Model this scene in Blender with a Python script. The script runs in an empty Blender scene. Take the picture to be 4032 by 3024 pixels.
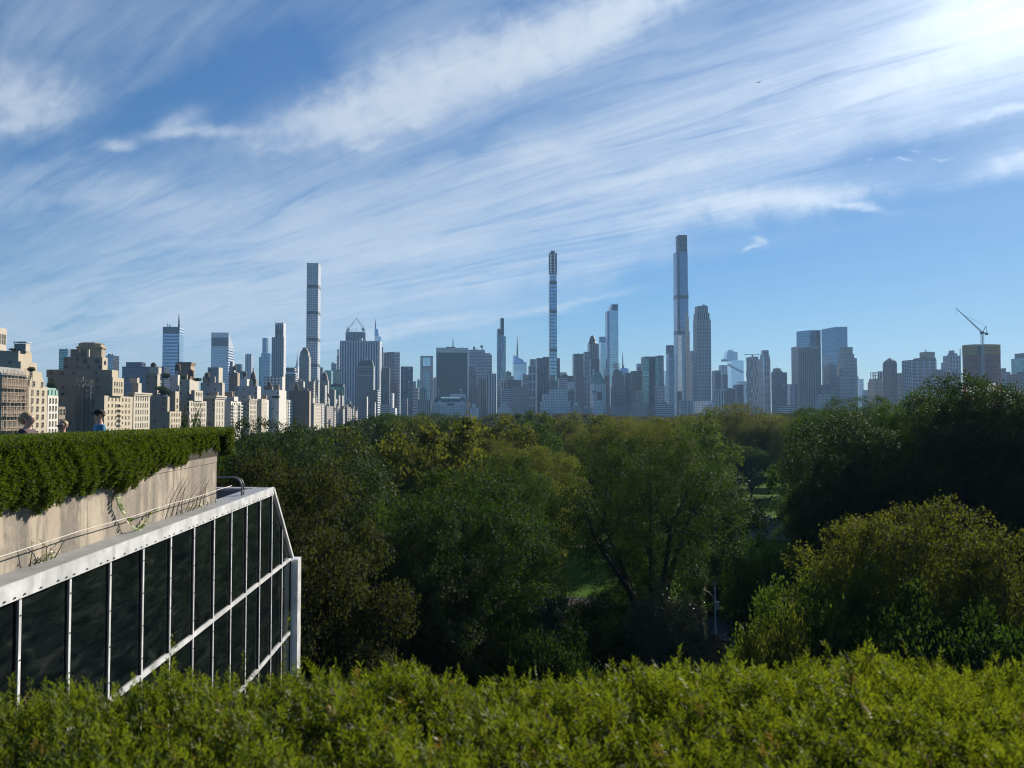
import bpy, math, random
import numpy as np
from mathutils import Vector, Matrix

random.seed(7)
RNG = np.random.default_rng(7)
SC = bpy.context.scene
COL = SC.collection
R = math.radians
PI = math.pi

# ------------------------------------------------------------------ camera frame
F_PX, CX, CY = 3135.0, 2016.0, 1512.0          # photograph measured in its own 4032 x 3024 pixels
HOR = 1622.0                                   # row of the true horizon
PITCH = math.atan((HOR - CY) / F_PX)
EYE = 24.0                                     # eye height above the park ground


def ray(x, y):
    a, b = (x - CX) / F_PX, (CY - y) / F_PX
    yy = math.cos(PITCH) - b * math.sin(PITCH)
    zz = math.sin(PITCH) + b * math.cos(PITCH)
    return a / yy, zz / yy                     # lateral and vertical slope per metre of forward distance


def at(x, y, D):
    a, b = ray(x, y)
    return Vector((a * D, D, EYE + b * D))


def zat(y, D, x=CX):
    return EYE + ray(x, y)[1] * D


# ------------------------------------------------------------------ objects and tags
def tag(o, label=None, cat=None, group=None, kind=None):
    if label:
        o['label'] = label
    if cat:
        o['category'] = cat
    if group:
        o['group'] = group
    if kind:
        o['kind'] = kind
    return o


def empty(name, loc=(0, 0, 0), rz=0.0):
    o = bpy.data.objects.new(name, None)
    COL.objects.link(o)
    o.location = loc
    o.rotation_euler = (0, 0, rz)
    o.empty_display_size = 0.5
    return o


def link(o, parent=None):
    COL.objects.link(o)
    if parent is not None:
        o.parent = parent
    return o


def copy_tree(o, parent=None):
    c = o.copy()
    COL.objects.link(c)
    c.parent = parent
    for ch in list(o.children):
        copy_tree(ch, c)
    return c


class MB:
    """collects shapes, then links them as one mesh object"""

    def __init__(self):
        self.v, self.f, self.uv, self.mi, self.sm = [], [], [], [], []

    def face(self, pts, uv=None, mi=0, sm=False):
        n = len(self.v)
        self.v.extend([tuple(p) for p in pts])
        self.f.append(tuple(range(n, n + len(pts))))
        self.uv.extend(uv if uv is not None else [(p[0], p[1]) for p in pts])
        self.mi.append(mi)
        self.sm.append(sm)

    def prism(self, poly, z0, z1, mi=0, mt=1, top=None, bottom=False):
        """poly: counter-clockwise outline; top: other outline (same count) at z1"""
        top = poly if top is None else top
        n = len(poly)
        u = 0.0
        for i in range(n):
            a, b = poly[i], poly[(i + 1) % n]
            ta, tb = top[i], top[(i + 1) % n]
            L = math.hypot(b[0] - a[0], b[1] - a[1])
            h0 = -L / 2
            self.face([(a[0], a[1], z0), (b[0], b[1], z0), (tb[0], tb[1], z1), (ta[0], ta[1], z1)],
                      [(h0, z0), (h0 + L, z0), (h0 + L, z1), (h0, z1)], mi)
            u += L
        self.face([(p[0], p[1], z1) for p in top], None, mt)
        if bottom:
            self.face([(p[0], p[1], z0) for p in reversed(poly)], None, mt)

    def box(self, x0, x1, y0, y1, z0, z1, mi=0, mt=None, bottom=True):
        self.prism([(x0, y0), (x1, y0), (x1, y1), (x0, y1)], z0, z1, mi, mi if mt is None else mt, bottom=bottom)

    def bar(self, p0, p1, w, h=None, mi=0):
        p0, p1 = Vector(p0), Vector(p1)
        h = w if h is None else h
        d = (p1 - p0).normalized()
        up = Vector((0, 0, 1)) if abs(d.z) < 0.95 else Vector((0, 1, 0))
        s = d.cross(up).normalized() * (w / 2)
        t = s.cross(d).normalized() * (h / 2)
        a = [p0 - s - t, p0 + s - t, p0 + s + t, p0 - s + t]
        b = [p1 - s - t, p1 + s - t, p1 + s + t, p1 - s + t]
        for i in range(4):
            j = (i + 1) % 4
            self.face([a[j], a[i], b[i], b[j]], [(0, 0), (w, 0), (w, 1), (0, 1)], mi)
        self.face(a, None, mi)
        self.face(list(reversed(b)), None, mi)

    def tube(self, pts, rad, n=8, mi=0, cap=True):
        pts = [Vector(p) for p in pts]
        if not hasattr(rad, '__len__'):
            rad = [rad] * len(pts)
        rings = []
        ref = None
        for i, p in enumerate(pts):
            d = (pts[min(i + 1, len(pts) - 1)] - pts[max(i - 1, 0)]).normalized()
            if ref is None:
                ref = Vector((1, 0, 0)) if abs(d.x) < 0.8 else Vector((0, 1, 0))
            s = (ref - d * ref.dot(d)).normalized()
            ref = s
            t = d.cross(s)
            base = len(self.v)
            for k in range(n):
                a = 2 * PI * k / n
                self.v.append(tuple(p + (s * math.cos(a) + t * math.sin(a)) * rad[i]))
            rings.append(base)
        for i in range(len(pts) - 1):
            for k in range(n):
                k2 = (k + 1) % n
                self.f.append((rings[i] + k, rings[i] + k2, rings[i + 1] + k2, rings[i + 1] + k))
                self.uv.extend([(k / n, i), ((k + 1) / n, i), ((k + 1) / n, i + 1), (k / n, i + 1)])
                self.mi.append(mi)
                self.sm.append(True)
        if cap:
            for r, rev in ((rings[0], True), (rings[-1], False)):
                idx = [r + k for k in range(n)]
                self.f.append(tuple(reversed(idx)) if rev else tuple(idx))
                self.uv.extend([(0, 0)] * n)
                self.mi.append(mi)
                self.sm.append(False)

    def lathe(self, prof, c=(0, 0, 0), n=12, mi=0, squash=(1, 1)):
        base = len(self.v)
        for r, z in prof:
            for k in range(n):
                a = 2 * PI * k / n
                self.v.append((c[0] + r * squash[0] * math.cos(a), c[1] + r * squash[1] * math.sin(a), c[2] + z))
        for i in range(len(prof) - 1):
            for k in range(n):
                k2 = (k + 1) % n
                self.f.append((base + i * n + k, base + i * n + k2, base + (i + 1) * n + k2, base + (i + 1) * n + k))
                c0 = 2 * PI * max(prof[i][0], prof[i + 1][0]) / n
                self.uv.extend([(k * c0, prof[i][1]), ((k + 1) * c0, prof[i][1]), ((k + 1) * c0, prof[i + 1][1]), (k * c0, prof[i + 1][1])])
                self.mi.append(mi)
                self.sm.append(True)
        self.f.append(tuple(base + (len(prof) - 1) * n + k for k in range(n)))
        self.uv.extend([(0, 0)] * n)
        self.mi.append(mi)
        self.sm.append(False)

    def build(self, name, mats, parent=None, loc=None):
        me = bpy.data.meshes.new(name)
        me.from_pydata(self.v, [], self.f)
        if not isinstance(mats, (list, tuple)):
            mats = [mats]
        for m in mats:
            me.materials.append(m)
        me.polygons.foreach_set('material_index', [min(i, len(mats) - 1) for i in self.mi])
        me.polygons.foreach_set('use_smooth', self.sm)
        uvl = me.uv_layers.new(name='UVMap')
        uvl.data.foreach_set('uv', [c for p in self.uv for c in p])
        me.update()
        o = bpy.data.objects.new(name, me)
        link(o, parent)
        if loc is not None:
            o.location = loc
        return o


def quads_mesh(name, V, mats, tint=None, parent=None, smooth=False):
    """V: (n, 4, 3) array of quads; tint: (n,) value kept as the face attribute 'tint'"""
    n = len(V)
    me = bpy.data.meshes.new(name)
    me.vertices.add(n * 4)
    me.vertices.foreach_set('co', V.astype(np.float32).ravel())
    me.loops.add(n * 4)
    me.loops.foreach_set('vertex_index', np.arange(n * 4, dtype=np.int32))
    me.polygons.add(n)
    me.polygons.foreach_set('loop_start', np.arange(0, n * 4, 4, dtype=np.int32))
    me.polygons.foreach_set('loop_total', np.full(n, 4, dtype=np.int32))
    if tint is not None:
        at_ = me.attributes.new('tint', 'FLOAT', 'FACE')
        at_.data.foreach_set('value', tint.astype(np.float32))
    if not isinstance(mats, (list, tuple)):
        mats = [mats]
    for m in mats:
        me.materials.append(m)
    me.update(calc_edges=True)
    me.validate()
    if smooth:
        me.polygons.foreach_set('use_smooth', [True] * n)
    o = bpy.data.objects.new(name, me)
    link(o, parent)
    return o


# ------------------------------------------------------------------ node helpers
class NT:
    def __init__(self, tree):
        self.t = tree
        self.n = tree.nodes
        self.l = tree.links

    def new(self, typ, **kw):
        nd = self.n.new(typ)
        for k, v in kw.items():
            setattr(nd, k, v)
        return nd

    def put(self, sock, v):
        if isinstance(v, bpy.types.NodeSocket):
            self.l.new(v, sock)
        elif v is not None:
            sock.default_value = v

    def math(self, op, a, b=None, c=None, clamp=False):
        nd = self.new('ShaderNodeMath', operation=op)
        nd.use_clamp = clamp
        self.put(nd.inputs[0], a)
        if b is not None:
            self.put(nd.inputs[1], b)
        if c is not None:
            self.put(nd.inputs[2], c)
        return nd.outputs[0]

    def mix(self, fac, a, b, blend='MIX'):
        nd = self.new('ShaderNodeMix', data_type='RGBA', blend_type=blend)
        nd.clamp_factor = True
        self.put(nd.inputs[0], fac)
        self.put(nd.inputs[6], a)
        self.put(nd.inputs[7], b)
        return nd.outputs[2]

    def mixf(self, fac, a, b):
        nd = self.new('ShaderNodeMix', data_type='FLOAT')
        self.put(nd.inputs[0], fac)
        self.put(nd.inputs[2], a)
        self.put(nd.inputs[3], b)
        return nd.outputs[0]

    def noise(self, vec, scale, detail=3.0, rough=0.55, dist=0.0, color=False, dim='3D'):
        nd = self.new('ShaderNodeTexNoise', noise_dimensions=dim)
        if vec is not None:
            self.l.new(vec, nd.inputs['Vector'])
        nd.inputs['Scale'].default_value = scale
        nd.inputs['Detail'].default_value = detail
        nd.inputs['Roughness'].default_value = rough
        nd.inputs['Distortion'].default_value = dist
        return nd.outputs['Color' if color else 'Fac']

    def ramp(self, fac, stops, interp='LINEAR'):
        nd = self.new('ShaderNodeValToRGB')
        nd.color_ramp.interpolation = interp
        el = nd.color_ramp.elements
        while len(el) < len(stops):
            el.new(0.5)
        for e, (p, c) in zip(el, stops):
            e.position = p
            e.color = c if len(c) == 4 else (*c, 1)
        self.put(nd.inputs[0], fac)
        return nd.outputs[0]

    def maprange(self, v, a, b, c=0.0, d=1.0, smooth=False):
        nd = self.new('ShaderNodeMapRange')
        nd.interpolation_type = 'SMOOTHSTEP' if smooth else 'LINEAR'
        self.put(nd.inputs[0], v)
        for i, x in enumerate((a, b, c, d)):
            nd.inputs[i + 1].default_value = x
        return nd.outputs[0]

    def mapping(self, vec, scale=(1, 1, 1), rot=(0, 0, 0), loc=(0, 0, 0)):
        nd = self.new('ShaderNodeMapping')
        self.l.new(vec, nd.inputs[0])
        nd.inputs[1].default_value = loc
        nd.inputs[2].default_value = rot
        nd.inputs[3].default_value = scale
        return nd.outputs[0]

    def combine(self, x, y, z=0.0):
        nd = self.new('ShaderNodeCombineXYZ')
        for i, v in enumerate((x, y, z)):
            self.put(nd.inputs[i], v)
        return nd.outputs[0]

    def separate(self, v):
        nd = self.new('ShaderNodeSeparateXYZ')
        self.l.new(v, nd.inputs[0])
        return nd.outputs


def rgba(c):
    return (c[0], c[1], c[2], 1.0)


def new_mat(name):
    m = bpy.data.materials.new(name)
    m.use_nodes = True
    nt = NT(m.node_tree)
    bsdf = next(n for n in m.node_tree.nodes if n.type == 'BSDF_PRINCIPLED')
    out = next(n for n in m.node_tree.nodes if n.type == 'OUTPUT_MATERIAL')
    return m, nt, bsdf, out


def plain(name, col, rough=0.6, metal=0.0, var=0.15, scale=3.0, spec=0.5, bump=0.0):
    """paint, metal, cloth ...: a base colour with soft procedural unevenness"""
    m, nt, b, out = new_mat(name)
    tc = nt.new('ShaderNodeTexCoord').outputs['Object']
    n = nt.noise(tc, scale, 4.0, 0.6)
    lo = tuple(c * (1 - var) for c in col)
    hi = tuple(min(1, c * (1 + var)) for c in col)
    nt.put(b.inputs['Base Color'], nt.ramp(n, [(0.3, lo), (0.7, hi)]))
    b.inputs['Roughness'].default_value = rough
    b.inputs['Metallic'].default_value = metal
    b.inputs['Specular IOR Level'].default_value = spec
    if bump:
        bp = nt.new('ShaderNodeBump')
        bp.inputs['Strength'].default_value = bump
        nt.put(bp.inputs['Height'], nt.noise(tc, scale * 6, 4.0, 0.65))
        nt.l.new(bp.outputs[0], b.inputs['Normal'])
    return m


def facade(name, wall, glass=(0.03, 0.04, 0.05), pu=3.0, pv=3.4, fu=0.45, fv=0.5, gmetal=0.35, grough=0.15,
           wrough=0.75, var=0.5, blank=0.0, wall2=None, wmetal=0.0, stain=0.12):
    """a wall of regular windows in metres: pitch pu x pv, window taking fu x fv of it; some panes lighter than others"""
    m, nt, b, out = new_mat(name)
    uv = nt.new('ShaderNodeUVMap').outputs[0]
    s = nt.separate(uv)
    uu = nt.math('DIVIDE', s[0], pu)
    vv = nt.math('DIVIDE', s[1], pv)

    def inside(x, f):
        fr = nt.math('FRACT', x)
        d = nt.math('ABSOLUTE', nt.math('SUBTRACT', fr, 0.5))
        return nt.math('LESS_THAN', d, f / 2)
    mask = nt.math('MULTIPLY', inside(uu, fu) if fu < 1 else 1.0, inside(vv, fv) if fv < 1 else 1.0)
    cell = nt.combine(nt.math('FLOOR', uu), nt.math('FLOOR', vv))
    wn = nt.new('ShaderNodeTexWhiteNoise', noise_dimensions='2D')
    nt.l.new(cell, wn.inputs[0])
    rnd = wn.outputs[0]
    if blank:
        mask = nt.math('MULTIPLY', mask, nt.math('GREATER_THAN', rnd, blank))
    wn2 = nt.new('ShaderNodeTexWhiteNoise', noise_dimensions='3D')
    nt.l.new(cell, wn2.inputs[0])
    g_lo = tuple(c * (1 - var * 0.6) for c in glass)
    g_hi = tuple(min(1, c * (1 + var * 1.6) + 0.01 * var) for c in glass)
    gcol = nt.ramp(wn2.outputs[0], [(0.0, g_lo), (0.75, glass), (1.0, g_hi)])
    geo = nt.new('ShaderNodeNewGeometry').outputs['Position']
    st = nt.noise(nt.mapping(geo, (0.05, 0.05, 0.012)), 1.0, 4.0, 0.6)
    w_lo = tuple(c * (1 - stain) for c in wall)
    w_hi = tuple(min(1, c * (1 + stain)) for c in wall)
    wcol = nt.ramp(st, [(0.3, w_lo), (0.7, w_hi)])
    if wall2 is not None:                                   # spandrel colour between windows of one column
        col_band = inside(uu, fu)
        wcol = nt.mix(col_band, wcol, rgba(wall2))
    nt.put(b.inputs['Base Color'], nt.mix(mask, wcol, gcol))
    nt.put(b.inputs['Roughness'], nt.mixf(mask, wrough, grough))
    nt.put(b.inputs['Metallic'], nt.mixf(mask, wmetal, gmetal))
    return m
# ------------------------------------------------------------------ camera, sun, sky, air
cam_d = bpy.data.cameras.new('camera')
cam = bpy.data.objects.new('camera', cam_d)
link(cam)
cam_d.sensor_fit = 'HORIZONTAL'
cam_d.sensor_width = 36.0
cam_d.lens = 36.0 * F_PX / 4032.0
cam_d.clip_start = 0.05
cam_d.clip_end = 40000
cam.location = (0, 0, EYE)
cam.rotation_euler = (PI / 2 + PITCH, 0, 0)
cam_d.dof.use_dof = True
cam_d.dof.focus_distance = 140.0
cam_d.dof.aperture_fstop = 8.0
SC.camera = cam

SUN_AZ, SUN_EL = 38.0, 27.0                    # degrees to the right of straight ahead, above the horizon
sdir = Vector((math.sin(R(SUN_AZ)) * math.cos(R(SUN_EL)), math.cos(R(SUN_AZ)) * math.cos(R(SUN_EL)), math.sin(R(SUN_EL))))
sun_d = bpy.data.lights.new('sun', 'SUN')
sun_d.energy = 5.0
sun_d.angle = R(0.6)
sun_d.color = (1.0, 0.91, 0.77)
sun = bpy.data.objects.new('sun', sun_d)
link(sun)
sun.rotation_euler = (-sdir).to_track_quat('-Z', 'Y').to_euler()
sun.location = sdir * 900 + Vector((0, 0, 200))

W = bpy.data.worlds.new('World')
SC.world = W
W.use_nodes = True
W.node_tree.nodes.clear()
nt = NT(W.node_tree)
out = nt.new('ShaderNodeOutputWorld')
bg = nt.new('ShaderNodeBackground')
nt.l.new(bg.outputs[0], out.inputs[0])
sky = nt.new('ShaderNodeTexSky', sky_type='NISHITA')
sky.sun_disc = False
sky.sun_elevation = R(SUN_EL)
sky.sun_rotation = R(SUN_AZ)
sky.altitude = 50
sky.air_density = 1.0
sky.dust_density = 0.12
sky.ozone_density = 2.6
SKY_STRENGTH = 0.075
bg.inputs[1].default_value = SKY_STRENGTH

vec = nt.new('ShaderNodeTexCoord').outputs['Generated']
nrm = nt.new('ShaderNodeVectorMath', operation='NORMALIZE')
nt.l.new(vec, nrm.inputs[0])
d3 = nrm.outputs[0]
sx, sy, sz = nt.separate(d3)
# direction as slopes off the compass bearing straight down the avenue (degrees would do as well)
fy = nt.math('MAXIMUM', sy, 0.08)
gx = nt.math('DIVIDE', sx, fy)
gz = nt.math('DIVIDE', sz, fy)
gvec = nt.combine(gx, gz)


def view_xy(x, y):
    return ray(x * 4032 / 2212, y * 4032 / 2212)


def blob(x, y, rx, ry, ang, amp, src):
    """soft elliptical bank of cirrus round one direction; angle in degrees, up to the right positive"""
    cx, cy = view_xy(x, y)
    ax = nt.math('SUBTRACT', src[0], cx)
    ay = nt.math('SUBTRACT', src[1], cy)
    c, s = math.cos(R(ang)), math.sin(R(ang))
    u = nt.math('ADD', nt.math('MULTIPLY', ax, c), nt.math('MULTIPLY', ay, s))
    v = nt.math('SUBTRACT', nt.math('MULTIPLY', ay, c), nt.math('MULTIPLY', ax, s))
    u = nt.math('DIVIDE', u, rx / 1720.0)
    v = nt.math('DIVIDE', v, ry / 1720.0)
    q = nt.math('ADD', nt.math('MULTIPLY', u, u), nt.math('MULTIPLY', v, v))
    return nt.math('MULTIPLY', nt.math('POWER', 2.718, nt.math('MULTIPLY', q, -1.0)), amp)


def add_all(lst):
    t = lst[0]
    for x in lst[1:]:
        t = nt.math('ADD', t, x)
    return t


# warp the directions so the banks get torn edges
w1 = nt.noise(gvec, 5.0, 4.0, 0.6, color=True)
w1s = nt.separate(w1)
w2 = nt.noise(gvec, 22.0, 4.0, 0.65, color=True)
w2s = nt.separate(w2)


def warp(a, b):
    wx = nt.math('ADD', gx, nt.math('ADD', nt.math('MULTIPLY', nt.math('SUBTRACT', w1s[0], 0.5), a), nt.math('MULTIPLY', nt.math('SUBTRACT', w2s[0], 0.5), b)))
    wy = nt.math('ADD', gz, nt.math('ADD', nt.math('MULTIPLY', nt.math('SUBTRACT', w1s[1], 0.5), a * 0.7), nt.math('MULTIPLY', nt.math('SUBTRACT', w2s[1], 0.5), b)))
    return wx, wy


soft = warp(0.16, 0.035)
fine = warp(0.05, 0.02)

# streak texture on a flat layer high above, drawn out along the wind
zc = nt.math('MAXIMUM', nt.math('ADD', sz, 0.045), 0.03)
px = nt.math('DIVIDE', sx, zc)
py = nt.math('DIVIDE', nt.math('MAXIMUM', sy, 0.0), zc)
wa = R(-48.0)
al = nt.math('ADD', nt.math('MULTIPLY', px, math.sin(wa)), nt.math('MULTIPLY', py, math.cos(wa)))
ac = nt.math('SUBTRACT', nt.math('MULTIPLY', px, math.cos(wa)), nt.math('MULTIPLY', py, math.sin(wa)))
lay = nt.combine(nt.math('MULTIPLY', al, 0.20), ac)
wl = nt.noise(lay, 1.3, 4.0, 0.6, color=True)
lay2 = nt.new('ShaderNodeMixRGB', blend_type='ADD')
lay2.inputs[0].default_value = 0.95
nt.l.new(lay, lay2.inputs[1])
nt.l.new(wl, lay2.inputs[2])
s_big = nt.noise(lay2.outputs[0], 1.5, 6.0, 0.58)
s_mid = nt.noise(lay2.outputs[0], 4.2, 6.0, 0.62)
s_fib = nt.noise(nt.mapping(lay2.outputs[0], (0.6, 1.9, 1)), 6.0, 7.0, 0.68)
tex = nt.math('ADD', nt.math('ADD', nt.math('MULTIPLY', s_big, 0.36), nt.math('MULTIPLY', s_mid, 0.32)), nt.math('MULTIPLY', s_fib, 0.36))
puff = nt.noise(gvec, 26.0, 6.0, 0.62, 0.6)

banks = add_all([
    # wide veils
    blob(860, 470, 900, 150, 17, 0.42, soft), blob(500, 590, 620, 110, 10, 0.40, soft),
    blob(1300, 420, 760, 170, 19, 0.45, soft), blob(1650, 190, 700, 190, 20, 0.40, soft),
    blob(2170, 60, 380, 170, 22, 0.75, soft), blob(300, 690, 520, 80, 6, 0.40, soft),
    blob(170, 400, 230, 65, -10, 0.42, soft), blob(330, 450, 260, 40, -8, 0.30, soft),
    blob(60, 30, 420, 80, 0, 0.30, soft), blob(250, 770, 700, 100, 3, 0.55, soft), blob(880, 60, 260, 90, 30, 0.20, soft),
])
wisps = add_all([
    blob(2120, 110, 330, 60, 24, 0.34, fine), blob(2060, 30, 260, 40, 28, 0.34, fine), blob(1960, 160, 300, 20, 24, 0.20, fine),
    # bright banks
    blob(890, 190, 300, 62, 21, 0.62, soft), blob(1160, 110, 300, 36, 27, 0.55, fine),
    blob(1330, 20, 200, 60, 25, 0.35, soft), blob(730, 255, 160, 40, 20, 0.25, soft),
    blob(40, 195, 130, 62, -10, 0.55, soft), blob(20, 265, 130, 16, 8, 0.30, fine),
    blob(1700, 428, 170, 18, 4, 0.62, fine), blob(1540, 450, 240, 34, 9, 0.42, soft), blob(1835, 442, 70, 7, -9, 0.45, fine),
    blob(1430, 370, 260, 22, 14, 0.40, fine), blob(1200, 330, 90, 24, 6, 0.22, soft),
    blob(880, 545, 190, 22, 4, 0.25, fine), blob(1000, 610, 500, 26, 8, 0.22, fine),
    blob(900, 702, 130, 9, 10, 0.38, fine), blob(830, 725, 180, 10, 8, 0.28, fine), blob(1190, 662, 150, 6, 11, 0.24, fine),
    blob(440, 287, 120, 12, 2, 0.26, fine), blob(265, 315, 36, 12, 4, 0.42, fine), blob(390, 268, 44, 26, 28, 0.26, fine),
    blob(870, 270, 30, 8, 20, 0.30, fine), blob(790, 312, 36, 8, 8, 0.30, fine),
    blob(1641, 521, 7, 12, 70, 0.34, fine), blob(1620, 537, 24, 3.5, 24, 0.30, fine),
    blob(2200, 350, 90, 18, 14, 0.35, fine), blob(2180, 242, 110, 8, 9, 0.25, fine),
    blob(1955, 348, 14, 3, 4, 0.24, fine), blob(1975, 327, 8, 3, 6, 0.18, fine), blob(1890, 349, 7, 3, 20, 0.18, fine), blob(2020, 343, 18, 2, 3, 0.16, fine),
])
holes = add_all([
    blob(560, 190, 240, 110, 30, 0.50, soft), blob(1080, 60, 90, 40, 25, 0.42, soft),
    blob(1040, 290, 240, 26, 19, 0.28, soft), blob(640, 330, 150, 40, 18, 0.22, soft),
    blob(330, 250, 190, 60, 10, 0.30, soft), blob(60, 330, 100, 34, 10, 0.28, soft),
    blob(1900, 520, 480, 80, 10, 0.55, soft), blob(2060, 650, 500, 150, 0, 0.6, soft),
    blob(1960, 335, 320, 55, 16, 0.38, soft), blob(690, 430, 120, 28, 18, 0.10, soft),
    blob(1500, 690, 700, 60, 6, 0.35, soft), blob(520, 620, 190, 12, 16, 0.20, fine),
])
t1 = nt.maprange(tex, 0.40, 0.65, 0.15, 1.62)
t2 = nt.maprange(puff, 0.34, 0.66, 0.30, 1.60)
t3 = nt.mixf(0.62, 1.0, nt.math('MULTIPLY', t1, t2))
cov = nt.math('MAXIMUM', nt.math('SUBTRACT', nt.math('ADD', nt.math('MULTIPLY', banks, 0.74), 0.19), nt.math('MULTIPLY', holes, 0.85)), 0.03)
cl = nt.math('ADD', nt.math('MULTIPLY', cov, t1), nt.math('MULTIPLY', nt.math('MULTIPLY', wisps, t3), 2.5))
cl = nt.math('SUBTRACT', 1.0, nt.math('POWER', 2.718, nt.math('MULTIPLY', cl, -1.15)))
front = nt.maprange(sy, 0.0, 0.25, 0.0, 1.0, True)
up = nt.maprange(sz, 0.0, 0.07, 0.25, 1.0, True)
cl = nt.math('MULTIPLY', nt.math('MULTIPLY', cl, front), up, clamp=True)
# the clouds scatter forward: whiter towards the sun
dotn = nt.new('ShaderNodeVectorMath', operation='DOT_PRODUCT')
nt.l.new(d3, dotn.inputs[0])
dotn.inputs[1].default_value = sdir
glow = nt.math('MAXIMUM', dotn.outputs[1], 0.0)
g1 = nt.math('POWER', glow, 12.0)
g2 = nt.math('POWER', glow, 90.0)
lum = nt.math('ADD', nt.math('ADD', 6.6, nt.math('MULTIPLY', g1, 2.6)), nt.math('MULTIPLY', g2, 6.5))
ccol = nt.new('ShaderNodeVectorMath', operation='SCALE')
ccol.inputs[0].default_value = (0.86, 0.97, 1.10)
nt.put(ccol.inputs['Scale'], lum)
# the camera holds the bright part of the sky back: roll its radiance off and keep its blue
bw = nt.new('ShaderNodeRGBToBW')
nt.l.new(sky.outputs[0], bw.inputs[0])
roll = nt.math('DIVIDE', 0.98, nt.math('ADD', 1.0, nt.math('MULTIPLY', bw.outputs[0], 0.115)))
tone = nt.new('ShaderNodeVectorMath', operation='SCALE')
nt.l.new(sky.outputs[0], tone.inputs[0])
nt.put(tone.inputs['Scale'], roll)
tint = nt.mix(1.0, tone.outputs[0], nt.mix(nt.maprange(sz, 0.0, 0.30, 0.0, 1.0), (0.92, 1.16, 1.40, 1), (0.86, 0.98, 1.12, 1)), 'MULTIPLY')
hs = nt.new('ShaderNodeHueSaturation')
hs.inputs['Saturation'].default_value = 1.18
hs.inputs['Value'].default_value = 1.0
nt.l.new(tint, hs.inputs['Color'])
veil = nt.new('ShaderNodeVectorMath', operation='SCALE')      # thin high veil lit round the sun
veil.inputs[0].default_value = (1.0, 0.97, 0.90)
nt.put(veil.inputs['Scale'], nt.math('MULTIPLY', g2, 3.0))
base = nt.mix(1.0, hs.outputs[0], veil.outputs[0], 'ADD')
fin = nt.mix(nt.math('MULTIPLY', cl, 0.93), base, ccol.outputs[0])
nt.l.new(fin, bg.inputs[0])

# air: pale haze over park and city
hz = MB()
hz.box(-5200, 5200, -400, 6500, -1.0, 560.0)
hm = bpy.data.materials.new('haze_air')
hm.use_nodes = True
hm.node_tree.nodes.clear()
hn = NT(hm.node_tree)
ho = hn.new('ShaderNodeOutputMaterial')
pv = hn.new('ShaderNodeVolumePrincipled')
pv.inputs['Color'].default_value = (0.36, 0.62, 1.0, 1)
pv.inputs['Density'].default_value = 0.000068
pv.inputs['Anisotropy'].default_value = 0.25
hn.l.new(pv.outputs[0], ho.inputs['Volume'])
haze = hz.build('haze', hm)
tag(haze, kind='stuff')

SC.view_settings.view_transform = 'Standard'
SC.view_settings.look = 'None'
SC.view_settings.exposure = 0.60
SC.view_settings.gamma = 1.0
SC.view_settings.use_curve_mapping = False
SC.render.film_transparent = False
cy = SC.cycles
cy.use_denoising = True
cy.denoising_prefilter = 'ACCURATE'
cy.filter_width = 1.15
cy.max_bounces = 6
cy.diffuse_bounces = 1
cy.glossy_bounces = 3
cy.transmission_bounces = 3
cy.volume_bounces = 0
cy.transparent_max_bounces = 8
cy.caustics_reflective = False
cy.caustics_refractive = False
cy.sample_clamp_indirect = 4.0
cy.sample_clamp_direct = 0.0
cy.use_adaptive_sampling = True
cy.adaptive_threshold = 0.01
# ------------------------------------------------------------------ the museum roof: glass wing, planter wall, hedges
GA = math.atan((2016.0 - 1877.0) / F_PX)       # the wing runs this far left of straight ahead


def mus(u, v, z):
    """u metres along the wing (forward distance), v metres to the left of the eye, z relative to the eye"""
    return Vector((-v - u * math.tan(GA), u, EYE + z))


def concrete(name, col, streak=0.5):
    m, n, b, out = new_mat(name)
    tc = n.new('ShaderNodeNewGeometry').outputs['Position']
    fine_ = n.noise(tc, 9.0, 6.0, 0.65)
    blot = n.noise(tc, 0.9, 5.0, 0.6, 0.4)
    run = n.noise(n.mapping(tc, (2.2, 2.2, 0.35)), 1.0, 5.0, 0.62, 0.3)
    c0 = n.ramp(blot, [(0.30, tuple(c * 0.80 for c in col)), (0.62, col), (0.8, tuple(min(1, c * 1.08) for c in col))])
    c1 = n.mix(n.maprange(run, 0.44, 0.56, 0.0, streak, True), c0, (0.12, 0.110, 0.095, 1))
    big = n.noise(n.mapping(tc, (1.1, 1.1, 0.55), (0, 0, 0), (7, 3, 1)), 0.8, 6.0, 0.65, 0.6)
    c1 = n.mix(n.maprange(big, 0.46, 0.56, 0.0, streak * 0.75, True), c1, (0.12, 0.112, 0.10, 1))
    pits = n.maprange(n.noise(tc, 38.0, 3.0, 0.6), 0.60, 0.72, 0.0, 0.35)
    c2 = n.mix(pits, c1, rgba(tuple(c * 0.55 for c in col)))
    n.put(b.inputs['Base Color'], n.mix(n.maprange(fine_, 0.3, 0.7, 0.0, 0.25), c2, rgba(tuple(min(1, c * 1.15) for c in col))))
    b.inputs['Roughness'].default_value = 0.9
    bp = n.new('ShaderNodeBump')
    bp.inputs['Strength'].default_value = 0.35
    bp.inputs['Distance'].default_value = 0.02
    n.put(bp.inputs['Height'], n.noise(tc, 22.0, 6.0, 0.7))
    n.l.new(bp.outputs[0], b.inputs['Normal'])
    return m


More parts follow.
